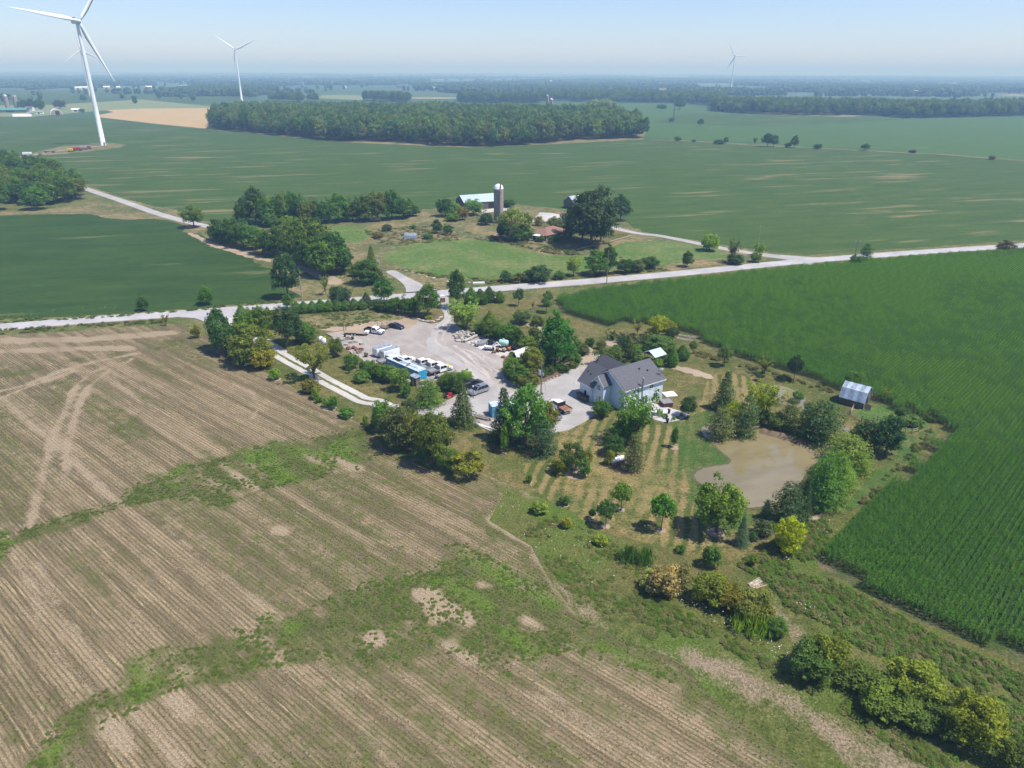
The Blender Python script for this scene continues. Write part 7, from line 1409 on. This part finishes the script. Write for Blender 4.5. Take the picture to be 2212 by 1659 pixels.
# pallets and slabs at the upper yard edge
for k, (x, y, m_, lab) in enumerate([(580, 500, 'brick', 'pallet of red paving bricks, largest by the hedge'), (650, 490, 'brick', 'second pallet of red paving bricks'), (700, 520, 'rust', 'low pallet of brown paving bricks'), (745, 515, 'brick', 'small stack of red paving bricks nearest the yard'), (545, 440, 'stone', 'pallet of pale flagstones by the hedge'), (610, 410, 'stone', 'pallet of pale flagstones in the middle of the stacks'), (670, 400, 'stone', 'pallet of pale flagstones towards the open yard'), (500, 375, 'stone', 'stack of pale flagstones beside the white tanks'), (560, 360, 'darkstone', 'stack of grey flagstones below the flat trailer'), (620, 355, 'darkstone', 'stack of dark flagstones beside the bins'), (760, 430, 'stone', 'thin stack of flagstones out on the gravel'), (640, 560, 'stone', 'scattered flagstones below the red bricks'), (715, 548, 'darkstone', 'rubble pallet at the foot of the brick stacks')]):
    p = gp('b5', x, y); o = root('stone_pallet', lab, 'pallet', p, R(-35 + k * 7)); MB().box(-.6, .6, -.55, .55, 0, .13).obj('pallet', M['wood'], o); rg = random.Random(k)
    for iz in range(3):
        for ix in range(2):
            for iy in range(2):
                if iz == 2 and rg.random() < .5: continue
                MB().box(-.58 + ix * .59, -.02 + ix * .59, -.53 + iy * .54, -.02 + iy * .54, .135 + iz * .17, .295 + iz * .17, bev=.02).obj('slab', M[m_], o)
for k, (x, y, lab) in enumerate([(195, 400, 'white spherical plastic tank behind the airy olive tree'), (230, 415, 'white dome-topped plastic tank beside its twin')]):
    p = gp('b5', x, y); o = root('plastic_tank', lab, 'tank', p, 0); MB().lathe([(.65, 0), (.7, .1), (.7, 1.1), (.5, 1.4), (.15, 1.5), (.02, 1.5)], 16).obj('body', M['whitemetal'], o, smooth=True); MB().cyl((0, 0, 1.48), (0, 0, 1.6), .2, n=10).obj('lid', M['whitemetal'], o)
for k, (x, y, lab) in enumerate([(525, 330, 'dark barrel at the corner of the trailer pad'), (630, 375, 'dark barrel among the flagstone stacks')]):
    p = gp('b5', x, y); o = root('barrel', lab, 'barrel', p, 0); MB().lathe([(.29, 0), (.3, .3), (.28, .45), (.3, .6), (.29, .9)], 12).obj('body', M['soot'], o); MB().lathe([(.01, .88), (.28, .9)], 12).obj('lid', M['darksteel'], o)
bd = root('pad_border', 'pale timber border along the trailer pad', 'border', gp('b5', 262, 292), 0)
for a, b in (((262, 292), (520, 235)), ((262, 292), (360, 340))):
    A, B = gp('b5', *a) - gp('b5', 262, 292), gp('b5', *b) - gp('b5', 262, 292); mb = MB(); d = B - A; mb.box(0, d.length, -.12, .12, .06, .3, Matrix.Rotation(math.atan2(d.y, d.x), 4, 'Z')); mb.obj('beam', M['timber'], bd)
p = gp('b4', 710, 1322); wb_ = root('blue_bin', 'blue wheelbarrow-like bin in front of the container', 'bin', p, R(30)); MB().lathe([(.02, .25), (.35, .25), (.5, .7), (.44, .66), (.02, .35)], 4).obj('tray', M['bluepl'], wb_); MB().cyl((.5, -.05, .2), (.5, .05, .2), .2, n=10).obj('wheel', M['dark'], wb_); MB().box(-.6, .4, -.3, .3, .2, .25).obj('frame', M['darksteel'], wb_)
# paddock rails
FL = [('b8', [(1405, 650), (1385, 695), (1470, 738), (1560, 752), (1590, 735)]), ('b8', [(1800, 825), (1850, 830), (1900, 815)])]
for j, (k, line) in enumerate(FL):
    P = pts(k, line); fo = thing('rail_fence', ['pale rail fence round the front of the paddock', 'short rail fence at the paddock point'][j], 'fence', tuple(P[0]))
    for i, q in enumerate(P):
        l_ = q - P[0]; MB().cyl((l_.x, l_.y, 0), (l_.x, l_.y, 1.25), .08, n=6).obj('post', M['timber'] if i < 2 else M['wood'], fo)
        if i < len(P) - 1:
            m2 = P[i + 1] - P[0]
            for z in (.5, 1.0): MB().cyl((l_.x, l_.y, z), (m2.x, m2.y, z), .055, n=6).obj('rail', M['timber'] if i < 2 else M['wood'], fo)
fr_ = pts('b1', [(1520, 688), (1590, 668), (1660, 652)]); fr2 = pts('b1', [(1795, 618), (1880, 592), (1978, 566)])
for j, P in enumerate((fr_, fr2)):
    fo = thing('timber_rail', ['pale timber rail at the edge of the bungalow lawn', 'pale timber rail beside the farm drive'][j], 'fence', tuple(P[0]))
    for i, q in enumerate(P):
        l_ = q - P[0]; MB().box(l_.x - .1, l_.x + .1, l_.y - .1, l_.y + .1, 0, .8).obj('post', M['timber'], fo)
        if i < len(P) - 1: m2 = P[i + 1] - P[0]; MB().cyl((l_.x, l_.y, .62), (m2.x, m2.y, .62), .16, n=6).obj('rail', M['timber'], fo)
# pond things
a, b = gp('d2', 1460, 238), gp('d2', 1540, 210); an = math.atan2(b.y - a.y, b.x - a.x); fb = root('foot_bridge', 'narrow plank footbridge onto the pond point', 'bridge', (a + b) / 2, an); L = (b - a).length
for k in range(int(L / .25)): MB().box(-L / 2 + k * .25 + .01, -L / 2 + k * .25 + .23, -.5, .5, .42, .48).obj('plank', M['wood'], fb)
for y in (-.4, .4): MB().box(-L / 2, L / 2, y - .05, y + .05, .3, .418).obj('beam', M['wood'], fb)
lg = thing('fallen_log', 'grey fallen log lying over the cove', 'log', gp('d2', 1320, 268) + Vector((0, 0, .25)), R(12), None, MB().cyl((-1.6, 0, 0), (1.6, 0, .1), .14, .09, 8).mesh('log', M['wood']))
p = gp('d2', 2180, 385); bo = root('rowing_boat', 'small white rowing boat at the pond edge by the pines', 'boat', p, R(-15)); mb = MB(); rim, bot = [], []
for i in range(12): a_ = 6.2832 * i / 12; e_ = 1 - .25 * max(0, math.cos(a_)) ** 2; rim.append((1.5 * math.cos(a_), .62 * math.sin(a_) * e_, .5)); bot.append((1.2 * math.cos(a_), .42 * math.sin(a_) * e_, .08))
mb.add(rim + bot, [(i, (i + 1) % 12, 12 + (i + 1) % 12, 12 + i)[::-1] for i in range(12)] + [tuple(range(12, 24))]); mb.obj('hull', M['white'], bo); MB().box(-.15, .15, -.5, .5, .34, .4).obj('thwart', M['white'], bo); MB().box(-.9, -.65, -.42, .42, .34, .4).obj('thwart', M['white'], bo)
p = gp('d2', 1495, 290); dk = root('duck_perch', 'dark driftwood perch standing in the pond shallows', 'driftwood', p, .4); MB().cyl((-.9, 0, .1), (.9, .2, .35), .1, .06, 6).obj('trunk', M['bark'], dk); MB().cyl((0, 0, .2), (.2, .1, 1.0), .05, .02, 5).obj('branch', M['bark'], dk)
# mulch rings under young trees
for k, x, y, r_ in [('d1', 1335, 543, .75), ('d2', 405, 905, .9), ('d2', 278, 1045, 1.0), ('d2', 740, 1072, 1.1), ('d2', 165, 993, .6), ('d2', 838, 385, 1.2), ('d2', 1505, 1368, .9), ('d2', 1195, 1085, 1.8), ('b4', 1620, 502, .7), ('b5', 570, 1432, 1.8), ('b5', 330, 1325, 1.9), ('b3', 830, 1290, 1.4), ('d1', 1890, 1010, 1.3), ('d1', 1990, 715, 3.2), ('d2', 1785, 1248, 1.2), ('d1', 1565, 815, .8), ('d1', 2145, 1135, .7)]:
    r_ *= .72; c_ = gp(k, x, y); sheet('mulch_ring', ragged([c_ + Vector((math.cos(a_) * r_, math.sin(a_) * r_, 0)) for a_ in np.linspace(0, 6.283, 12, endpoint=False)], .4, .06, 3), .05, M['dirt'])
sheet('mulch_bed', ragged(smooth_line(pts('d2', [(330, 555), (420, 590), (500, 600), (570, 560), (590, 490), (500, 470), (380, 500)]), 3, True), .6, .06, 4), .051, M['mulch'])
sheet('spruce_bed', ragged(smooth_line(pts('d2', [(1290, 1130), (1340, 1170), (1420, 1185), (1560, 1160), (1660, 1100), (1700, 1050), (1660, 1060), (1560, 1120), (1440, 1140), (1350, 1120)]), 3, True), .6, .06, 4), .051, M['mulch'])
sheet('pine_bed', ragged(smooth_line(pts('d2', [(1690, 1050), (1850, 1010), (1960, 960), (2060, 920), (2080, 945), (1960, 1000), (1850, 1045)]), 3, True), .6, .06, 4), .052, M['dirt'])
# turbine pad machines
for lab, x, y, m_, L, nm in [('white box trailer at the near end of the turbine track', 222, 1385, 'whitemetal', 7, 'box_trailer'), ('yellow implement on the turbine pad', 595, 1348, 'yellow', 4, 'farm_implement'), ('red farm machine on the turbine pad', 650, 1338, 'red', 7, 'farm_implement'), ('grey wagon behind the red machine on the turbine pad', 705, 1328, 'tin', 6, 'farm_wagon'), ('dark red implement closest to the turbine tower', 745, 1322, 'rust', 4.5, 'farm_implement'), ('grey flat wagon on the turbine track', 410, 1355, 'steel', 8, 'farm_wagon')]:
    p = gp('a1', x, y); o = root(nm, lab, 'machine', p, R(15)); MB().box(-L / 2, L / 2, -1.2, 1.2, .8, 1.1).obj('chassis', M['darksteel'], o); MB().box(-L / 2 * .95, L / 2 * .9, -1.15, 1.15, 1.102, 3.0 if m_ != 'steel' else 1.6, bev=.15).obj('body', M[m_], o); MB().box(L / 2, L / 2 + 1.4, -.1, .1, .8, 1.0).obj('tongue', M['darksteel'], o)
    for x_ in (-L / 3, L / 3):
        for s_ in (-1, 1): MB().cyl((x_, s_ * 1.0, .5), (x_, s_ * 1.3, .5), .5, n=10).obj('wheel', M['dark'], o)
# far farm on the left
silo('pale far silo at the left edge of the picture', gp('a1', 50, 985), 3.6, 22, M['tin']); silo('tan far silo beside the pale one', gp('a1', 128, 985), 3.8, 21, M['stave'])
def far_shed(label, k, x, y, L, Wd, he, hr_, wall, roof, ang, cat='barn', group=None, name='farm_building'):
    p = gp(k, x, y); o = root(name, label, cat, p, ang, group); gable_walls(MB(), -L / 2, L / 2, 0, Wd, he, hr_).obj('wall', M[wall], o)
    for e, r_ in (((-.4, he - .15), (Wd / 2, hr_)), ((Wd + .4, he - .15), (Wd / 2, hr_ + .01))): roof_slab(MB(), -L / 2 - .4, L / 2 + .4, e, r_, .15).obj('roof', M[roof], o)
    MB().box(-L * .2, L * .05, -.1, -.02, 0, he * .8).obj('door', M['soot'], o); return o
far_shed('green-roofed far barn below the twin silos', 'a1', 85, 1012, 42, 14, 4, 7, 'wood', 'greenroof', R(14)); far_shed('small white far shed between trees and hoop barn', 'a1', 320, 1022, 10, 8, 3, 5, 'white', 'tin', R(20)); far_shed('white far house right of the twin silos', 'a1', 230, 1000, 11, 9, 5, 8, 'white', 'shingle', R(5), 'house'); far_shed('low white far shed behind the far farm trees', 'a1', 640, 998, 16, 8, 3, 5, 'white', 'whitemetal', R(10)); far_shed('tiny cream outbuilding beside the far farm lane', 'a1', 245, 1030, 8, 6, 3, 4.4, 'timber', 'tin', R(30))
def hoop_barn(label, k, x, y, L, r_, mat_, ang):
    p = gp(k, x, y); o = root('hoop_barn', label, 'barn', p, ang); prof = [(r_ * math.cos(a_), 1.05 * r_ * math.sin(a_)) for a_ in np.linspace(0, math.pi, 12)]
    MB().prism(prof, 0, L).obj('shell', M[mat_], o, smooth=False); MB().prism([(x_ * .94, z_ * .92 + .02) for x_, z_ in prof], -.12, -.02).obj('end_wall', M['timber'], o); MB().box(-1.2, r_ * .5, -.25, -.14, 0, r_ * .7).obj('door', M['soot'], o); return o
hoop_barn('white hoop barn with an open tan end at the far farm', 'a1', 470, 1030, 20, 8.5, 'whitemetal', R(35)); hoop_barn('low white plastic tunnel at the far farm', 'a1', 95, 1048, 24, 3.8, 'tarp', R(-70))
# behind the woodlot
silo('far grey silo rising above the woodlot, taller of two', gp('a3', 1020, 500), 2.6, 26, M['tin']); silo('far pale silo rising above the woodlot, shorter of two', gp('a3', 1056, 515), 2.6, 22, M['white']); far_shed('pale green barn roof behind the woodlot', 'a3', 1210, 512, 34, 14, 5, 9, 'white', 'mint', R(8)); far_shed('white cottage at the dark tree behind the woodlot', 'a3', 1612, 532, 12, 9, 3.2, 6, 'white', 'whitemetal', R(0), 'house')
silo('far white silo beyond the long wood', gp('a3', 1047, 292), 5, 26, M['white'])
FARB = [('a1', 705, 805, 30, 'white'), ('a1', 655, 808, 22, 'white'), ('a1', 900, 800, 22, 'stone'), ('a1', 1000, 800, 12, 'white'), ('a1', 1275, 795, 34, 'stone'), ('a1', 1560, 785, 24, 'white'), ('a1', 1750, 782, 26, 'timber'), ('a1', 215, 715, 30, 'white'), ('a1', 570, 668, 60, 'white'), ('a2', 490, 305, 26, 'rust'), ('a2', 150, 320, 26, 'timber'), ('a2', 1810, 305, 24, 'rust'), ('a2', 2060, 312, 22, 'white'), ('a2', 2110, 320, 10, 'white'), ('a2', 1340, 315, 12, 'white'), ('a2', 1890, 234, 50, 'white'), ('a2', 1810, 234, 30, 'white'), ('a2', 2025, 232, 40, 'white'), ('a3', 390, 215, 60, 'white'), ('a3', 985, 292, 30, 'white'), ('a3', 110, 320, 14, 'white'), ('a4', 245, 292, 90, 'white'), ('a4', 660, 340, 40, 'white'), ('a4', 340, 335, 40, 'white'), ('a4', 1520, 390, 22, 'white'), ('a4', 1550, 390, 14, 'white'), ('a4', 1955, 358, 40, 'white'), ('a4', 2078, 352, 40, 'white'), ('a4', 2170, 352, 60, 'white'), ('a4', 90, 330, 40, 'white')]
for k, x, y, L, m_ in FARB:
    red = m_ == 'rust'; far_shed('tiny reddish building far out on the hazy plain' if red else 'tiny tan building far out on the hazy plain' if m_ in ('timber', 'stone') else 'tiny white building far out on the hazy plain', k, x, y, L, max(10, L * .4), 6, 10, m_, 'whitemetal' if not red else 'rust', R(random.Random(x).uniform(-25, 25)), 'building', 'buildings far out on the plain')
# lattice towers
for k, x, y, ty, lab in [('a2', 172, 580, 508, 'thin lattice tower at the woodlot edge by the wheat'), ('a3', 2110, 572, 450, 'thin lattice tower in the far crop field')]:
    p = gp(k, x, y); h = height_at(p, full(k, x, ty)[1]); o = root('lattice_tower', lab, 'tower', p, .3)
    for a_ in (0, 2.094, 4.189): MB().cyl((math.cos(a_) * 2, math.sin(a_) * 2, 0), (math.cos(a_) * .3, math.sin(a_) * .3, h), .12, n=5).obj('leg', M['darksteel'], o)
    for i in range(8):
        z = h * i / 8; r_ = 2 - 1.7 * i / 8; mb = MB()
        for a_ in (0, 2.094, 4.189): mb.cyl((math.cos(a_) * r_, math.sin(a_) * r_, z), (math.cos(a_ + 2.094) * r_, math.sin(a_ + 2.094) * r_, z + h / 8 * .9), .07, n=4)
        mb.obj('brace', M['darksteel'], o)
sg = root('blue_gate_sign', 'small pale blue sign at the hay meadow edge', 'sign', gp('a6', 1660, 828), R(10)); MB().box(-.05, .05, -.05, .05, 0, 2.2).obj('post', M['tinblue'], sg); MB().box(-1.1, .1, -.08, -.051, 1.5, 2.2).obj('board', M['tinblue'], sg)
# ================================================================== corn, stubble plants, weeds, flowers
def corn_patch(seed, nr=3, sp=.76, ln=2.28):
    rng = np.random.default_rng(seed); P = []; N = []
    V, Q, T = [], [], []; b = 0
    for r_ in range(nr):
        y0 = (r_ + .5) * sp - nr * sp / 2
        for x0 in np.arange(-ln / 2, ln / 2, .24):
            x, y = x0 + rng.uniform(-.06, .06), y0 + rng.uniform(-.05, .05); h = 2.15 * rng.uniform(.88, 1.08); ph = rng.uniform(0, 3.14); tn = rng.uniform(.1, .8)
            for k in range(6):
                a = ph + (k % 2) * 3.14159 + rng.uniform(-.5, .5); z0 = h * (.38 + .60 * k / 6); l_ = rng.uniform(.42, .70); w_ = .06; ca, sa = math.cos(a), math.sin(a)
                m = (x + ca * l_ * .45, y + sa * l_ * .45, z0 + .26); e = (x + ca * l_, y + sa * l_, z0 + .05 - rng.uniform(0, .25))
                V += [(x - sa * w_ * .6, y + ca * w_ * .6, z0), (x + sa * w_ * .6, y - ca * w_ * .6, z0), (m[0] + sa * w_, m[1] - ca * w_, m[2]), (m[0] - sa * w_, m[1] + ca * w_, m[2]), (e[0], e[1], e[2]), (e[0] + sa * .01, e[1] - ca * .01, e[2])]
                Q += [(b, b + 1, b + 2, b + 3), (b + 3, b + 2, b + 5, b + 4)]; b += 6; T += [min(1, tn + rng.uniform(0, .3))] * 6
            if rng.random() < .8:
                V += [(x - .015, y, h), (x + .015, y, h), (x + rng.uniform(-.1, .1), y + .08, h + .3), (x - .02, y - .06, h + .26)]; Q += [(b, b + 1, b + 2, b + 3)]; b += 4; T += [1.6] * 4
    me = np_mesh('corn_patch', np.array(V), np.array(Q), [M['leaf']]); at_ = me.attributes.new('tone', 'FLOAT', 'POINT'); at_.data.foreach_set('value', np.array(T, np.float32)); return me
rng0 = np.random.default_rng(3); CA_ = R(45); step = 2.28; wdt = 3 * .76
A = np.array([(p[0], p[1]) for p in CORN]); c, s = math.cos(CA_), math.sin(CA_)
Uc, Vc = A[:, 0] * c + A[:, 1] * s, -A[:, 0] * s + A[:, 1] * c
UU, VV = np.meshgrid(np.arange(Uc.min(), Uc.max(), step), np.arange(Vc.min(), Vc.max(), wdt)); UU, VV = UU.ravel(), VV.ravel()
X, Y = UU * c - VV * s, UU * s + VV * c; ins = in_poly(X, Y, CORN) & (seg_dist(X, Y, CORN, True) > .5 + 1.3 * rng0.random(len(X)))
# keep what the view can show
vis = np.array([(lambda q: -120 < q[0] < W + 140 and q[2] > 0)(proj(x, y, 1)) for x, y in zip(X, Y)]); ins &= vis; X, Y = X[ins], Y[ins]; n = len(X); rng = np.random.default_rng(5)
CC = [(.048, .136, .012), (.058, .152, .013), (.048, .124, .017), (.072, .17, .015)]
hz_ = .86 + .22 * fbm(X * .03, Y * .03, 4); gsel = fbm(X * .02 + 5, Y * .02, 8, 3); idx = np.clip(((gsel - .3) / .4 * 4 + rng.uniform(-1, 1, n)), 0, 3.99).astype(int)
scatter('corn_plants', 'corn', np.column_stack([X, Y, np.zeros(n)]), CA_ + np.where(rng.random(n) < .5, 0, math.pi), np.column_stack([np.ones(n), np.ones(n), hz_]), idx, [(corn_patch(i), CC[i]) for i in range(4)]); print('corn', n)

# young beans in the stubble rows
rng = np.random.default_rng(11); c, s = math.cos(ROW), math.sin(ROW); A = np.array([(p[0], p[1]) for p in FIELD])
x0, x1, y0, y1 = -175, 75, 48, 215
Uc = np.array([x * c + y * s for x in (x0, x1) for y in (y0, y1)]); Vc = np.array([-x * s + y * c for x in (x0, x1) for y in (y0, y1)])
UU, VV = np.meshgrid(np.arange(Uc.min(), Uc.max(), .30), np.arange(Vc.min(), Vc.max(), .56)); UU = UU.ravel() + rng.uniform(-.2, .2, UU.size); VV = VV.ravel() + rng.normal(0, .05, VV.size)
X, Y = UU * c - VV * s, UU * s + VV * c
k = (X > x0) & (X < x1) & (Y > y0) & (Y < y1); X, Y = X[k], Y[k]; k = in_poly(X, Y, FIELD); X, Y = X[k], Y[k]
k = np.array([(-60 < q[0] < W + 60 and q[1] < H + 60) for q in (proj(a, b, 0) for a, b in zip(X, Y))]); X, Y = X[k], Y[k]
cov = field_cover(X, Y); prob = np.clip(.30 + .75 * cov[:, 0] - .8 * cov[:, 2], .03, .9); k = rng.random(len(X)) < prob; X, Y, cov = X[k], Y[k], cov[k]
n = len(X); sz = rng.uniform(.05, .115, n) * (1 + .4 * cov[:, 0] + .4 * cov[:, 1]); N = unit(np.column_stack([rng.normal(0, .3, n), rng.normal(0, .3, n), np.ones(n)]))
def leaf_blob(name, X, Y, Z, N, sz, col_fn, tone):
    V, Q = leaves(np.column_stack([X, Y, Z]), N, sz, rng, .8); me = np_mesh(name, V, Q, [M['leaf_mass']])
    a = me.attributes.new('tone', 'FLOAT', 'POINT'); a.data.foreach_set('value', np.repeat(tone, 4).astype(np.float32)); a = me.attributes.new('tint', 'FLOAT_COLOR', 'POINT'); a.data.foreach_set('color', np.repeat(np.column_stack([col_fn, np.ones(len(X))]), 4, 0).astype(np.float32).ravel()); return link(name, me, kind='stuff')
g = cov[:, :1]; lu = cov[:, 1:2]; col = np.array([.085, .092, .034]) * (1 - g) + np.array([.085, .11, .03]) * g; col = col * (1 - lu) + np.array([.105, .165, .022]) * lu
leaf_blob('bean_seedlings', X, Y, .03 + sz * .4, N, sz, col, rng.uniform(.2, .8, n)); print('beans', n)
# weeds: field patches and meadow
m = 130000; X = rng.uniform(-120, 80, m); Y = rng.uniform(50, 180, m); kf = in_poly(X, Y, FIELD); km = in_poly(X, Y, MEADOW); cov = field_cover(X, Y); cm3 = meadow_cover(X, Y)
k = (kf & (rng.random(m) < np.clip((cov[:, 0] - .55) * 1.6, 0, 1))) | (km & (rng.random(m) < .9 * (1 - cm3[:, 2]) * np.clip(fbm(X * .2, Y * .2, 77) * 1.6 - .2, .15, 1)))
X, Y, km, cov, cm3 = X[k], Y[k], km[k], cov[k], cm3[k]; n = len(X); sz = rng.uniform(.06, .15, n) * np.where(km, 1.25, 1.0); N = unit(np.column_stack([rng.normal(0, .2, n), rng.normal(0, .2, n), np.ones(n)]))
lu = np.where(km, cm3[:, 1], cov[:, 1])[:, None]; dr = np.where(km, cm3[:, 0], 0)[:, None]; col = np.array([.095, .115, .032]) * (1 - lu) + np.array([.105, .17, .028]) * lu; col = col * (1 - .6 * dr) + np.array([.17, .14, .055]) * .6 * dr; col = col * rng.uniform(1.0, 1.6, (n, 1))
leaf_blob('meadow_weeds', X, Y, .045 + sz * .3, N, sz, col, rng.uniform(.1, .9, n)); print('weeds', n)
# white wild flowers
FLW = [('d6', [(230, 520), (280, 550), (340, 590), (430, 620)], 2.0, 60), ('d6', [(500, 660), (600, 720), (760, 790), (850, 860), (930, 900)], 2.0, 130), ('d6', [(1320, 1090), (1500, 1180), (1700, 1270), (1860, 1330), (2000, 1420), (2100, 1500)], 1.6, 130), ('d6', [(900, 560), (960, 600), (1090, 600)], 2.2, 45), ('d6', [(1060, 120), (1100, 90)], 1.6, 25), ('d6', [(850, 300), (860, 310)], 1.0, 12), ('d5', [(1400, 200), (1600, 300), (1850, 390)], 5, 110), ('d1', [(1250, 1010), (1400, 1060), (1600, 1180)], 3, 70), ('a5', [(0, 1470), (200, 1460), (400, 1430), (780, 1400), (960, 1395)], 2.2, 170), ('b8', [(1700, 600), (1850, 640), (2000, 690)], 2.5, 40), ('b4', [(1990, 350), (2100, 330), (2180, 320)], 2, 50), ('b8', [(1230, 880), (1100, 1100)], .5, 6), ('b7', [(560, 300), (640, 260), (700, 250)], 1.5, 30)]
FX, FY = [], []
for k_, line, w_, cnt in FLW:
    P = pts(k_, line)
    for _ in range(int(cnt * .45)):
        i = rng.integers(len(P) - 1); t0 = rng.random(); q = P[i] + (P[i + 1] - P[i]) * t0; FX.append(q.x + rng.normal(0, w_ * .4)); FY.append(q.y + rng.normal(0, w_ * .4))
FX, FY = np.array(FX), np.array(FY); n = len(FX); sz = rng.uniform(.04, .085, n); M['petal'] = plain('white_petals', (.72, .73, .68), .8, var=.05)
V, Q = leaves(np.column_stack([FX, FY, rng.uniform(.5, .95, n)]), unit(np.column_stack([rng.normal(0, .4, n), rng.normal(0, .4, n), np.ones(n)])), sz, rng, .95); link('wild_flowers', np_mesh('wild_flowers', V, Q, [M['petal']]), kind='stuff')

# tall weeds: meadow, verges, weedy bands
rng = np.random.default_rng(31); PX, PY, PH, PW, PI_ = [], [], [], [], []
def weeds(poly, cnt, h, w, idx, clump=.25, thr=.45, excl=None):
    A = np.array([(p[0], p[1]) for p in poly]); lo, hi = A.min(0), A.max(0); x = rng.uniform(lo[0], hi[0], cnt * 6); y = rng.uniform(lo[1], hi[1], cnt * 6)
    k = in_poly(x, y, poly) & (fbm(x * clump, y * clump, 55, 3) + rng.normal(0, .06, x.shape) > thr); x, y = x[k][:cnt], y[k][:cnt]; m = len(x)
    PX.extend(x); PY.extend(y); PH.extend(rng.uniform(*h, m)); PW.extend(rng.uniform(*w, m)); PI_.extend(rng.choice(idx, m))
weeds(pts('d6', [(560, 330), (700, 250), (900, 100), (1080, 60), (1120, 150), (1000, 320), (1180, 440), (1500, 610), (1800, 770), (2212, 940), (2400, 1050), (2400, 1500), (2150, 1280), (1800, 980), (1250, 780), (1000, 620), (850, 560), (760, 420)]), 1700, (.25, .75), (.5, 1.4), [0, 1, 2, 2, 3], .18, .40)
weeds(pts('d5', [(1300, 150), (1500, 60), (1900, 230), (2200, 420), (2300, 900), (2000, 800), (1650, 600), (1480, 400)]), 600, (.12, .35), (.4, 1.0), [0, 1, 2, 3], .25, .44)
weeds(pts('d6', [(0, 520), (200, 560), (500, 720), (900, 960), (1300, 1150), (1800, 1400), (2100, 1600), (1700, 1500), (1000, 1060), (500, 800), (0, 650)]), 700, (.2, .5), (.5, 1.1), [0, 1, 2, 3], .25, .45)
weeds(pts('b8', [(2050, 690), (2090, 790), (1900, 1000), (1500, 1400), (1430, 1400), (1780, 1030), (1950, 830)]), 350, (.3, .9), (.5, 1.3), [0, 1, 3], .3, .42)
weeds(pts('b8', [(200, 220), (600, 320), (900, 400), (1260, 510), (1270, 540), (900, 440), (600, 350), (200, 255)]), 260, (.4, 1.0), (.6, 1.4), [1, 3, 3], .3, .40)
weeds(D((-100, 728), (0, 722), (200, 708), (350, 698), (350, 704), (200, 716), (0, 734), (-100, 742)), 160, (.3, .8), (.6, 1.6), [0, 1, 3], .3, .42)
weeds(D((0, 700), (200, 690), (400, 674), (620, 652), (620, 658), (400, 680), (200, 697), (0, 708)), 240, (.3, .9), (.6, 1.4), [0, 1, 2], .3, .42)
weeds(pts('b1', [(-400, 540), (300, 480), (600, 540), (600, 590), (0, 660), (-200, 640)]), 260, (.4, 1.1), (.8, 2.0), [1, 3, 3], .12, .45)
weeds(pts('b1', [(600, 590), (900, 630), (1300, 720), (1560, 730), (1500, 690), (1100, 620), (800, 560)]), 240, (.4, 1.0), (.8, 1.8), [0, 1, 3], .12, .42)
weeds(pts('b1', [(-100, 850), (300, 930), (800, 985), (1600, 920), (2300, 850), (2300, 830), (1600, 890), (800, 950), (300, 900)]), 360, (.3, .9), (.6, 1.6), [0, 1, 3], .2, .40)
weeds(pts('b3', [(1000, 560), (1500, 520), (2000, 520), (2150, 580), (1700, 680), (1300, 720), (1050, 640)]), 260, (.1, .35), (.5, 1.2), [0, 1], .3, .48)
for poly, a_ in GREEN[:2]: weeds(poly, 1300, (.06, .2), (.25, .7), [0, 1, 2], .3, .48)
WC = [(.11, .16, .028), (.14, .175, .038), (.12, .215, .026), (.22, .205, .08)]
n = len(PX); PX, PY = np.array(PX), np.array(PY)
scatter('tall_weeds', 'weeds', np.column_stack([PX, PY, np.full(n, .02)]), rng.uniform(0, 6.28, n), np.column_stack([PW, PW, PH]), np.array(PI_), [(proto('weed', i)[1], WC[i]) for i in range(4)]); print('tall weeds', n)
# ================================================================== haze
HZ = MB().box(-25000, 25000, -250, 26000, -1.2, 185)
t = bpy.data.materials.new('summer_haze'); t.use_nodes = True; nt = t.node_tree
nt.nodes.remove(nt.nodes['Principled BSDF']); pv = nt.nodes.new('ShaderNodeVolumePrincipled')
pv.inputs['Color'].default_value = (.40, .66, 1.0, 1); pv.inputs['Absorption Color'].default_value = (.64, .90, 1.0, 1); pv.inputs['Density'].default_value = 0.00026; pv.inputs['Anisotropy'].default_value = 0.0
nt.links.new(pv.outputs[0], nt.nodes['Material Output'].inputs['Volume'])
hz = HZ.obj('haze', t); hz['kind'] = 'stuff'
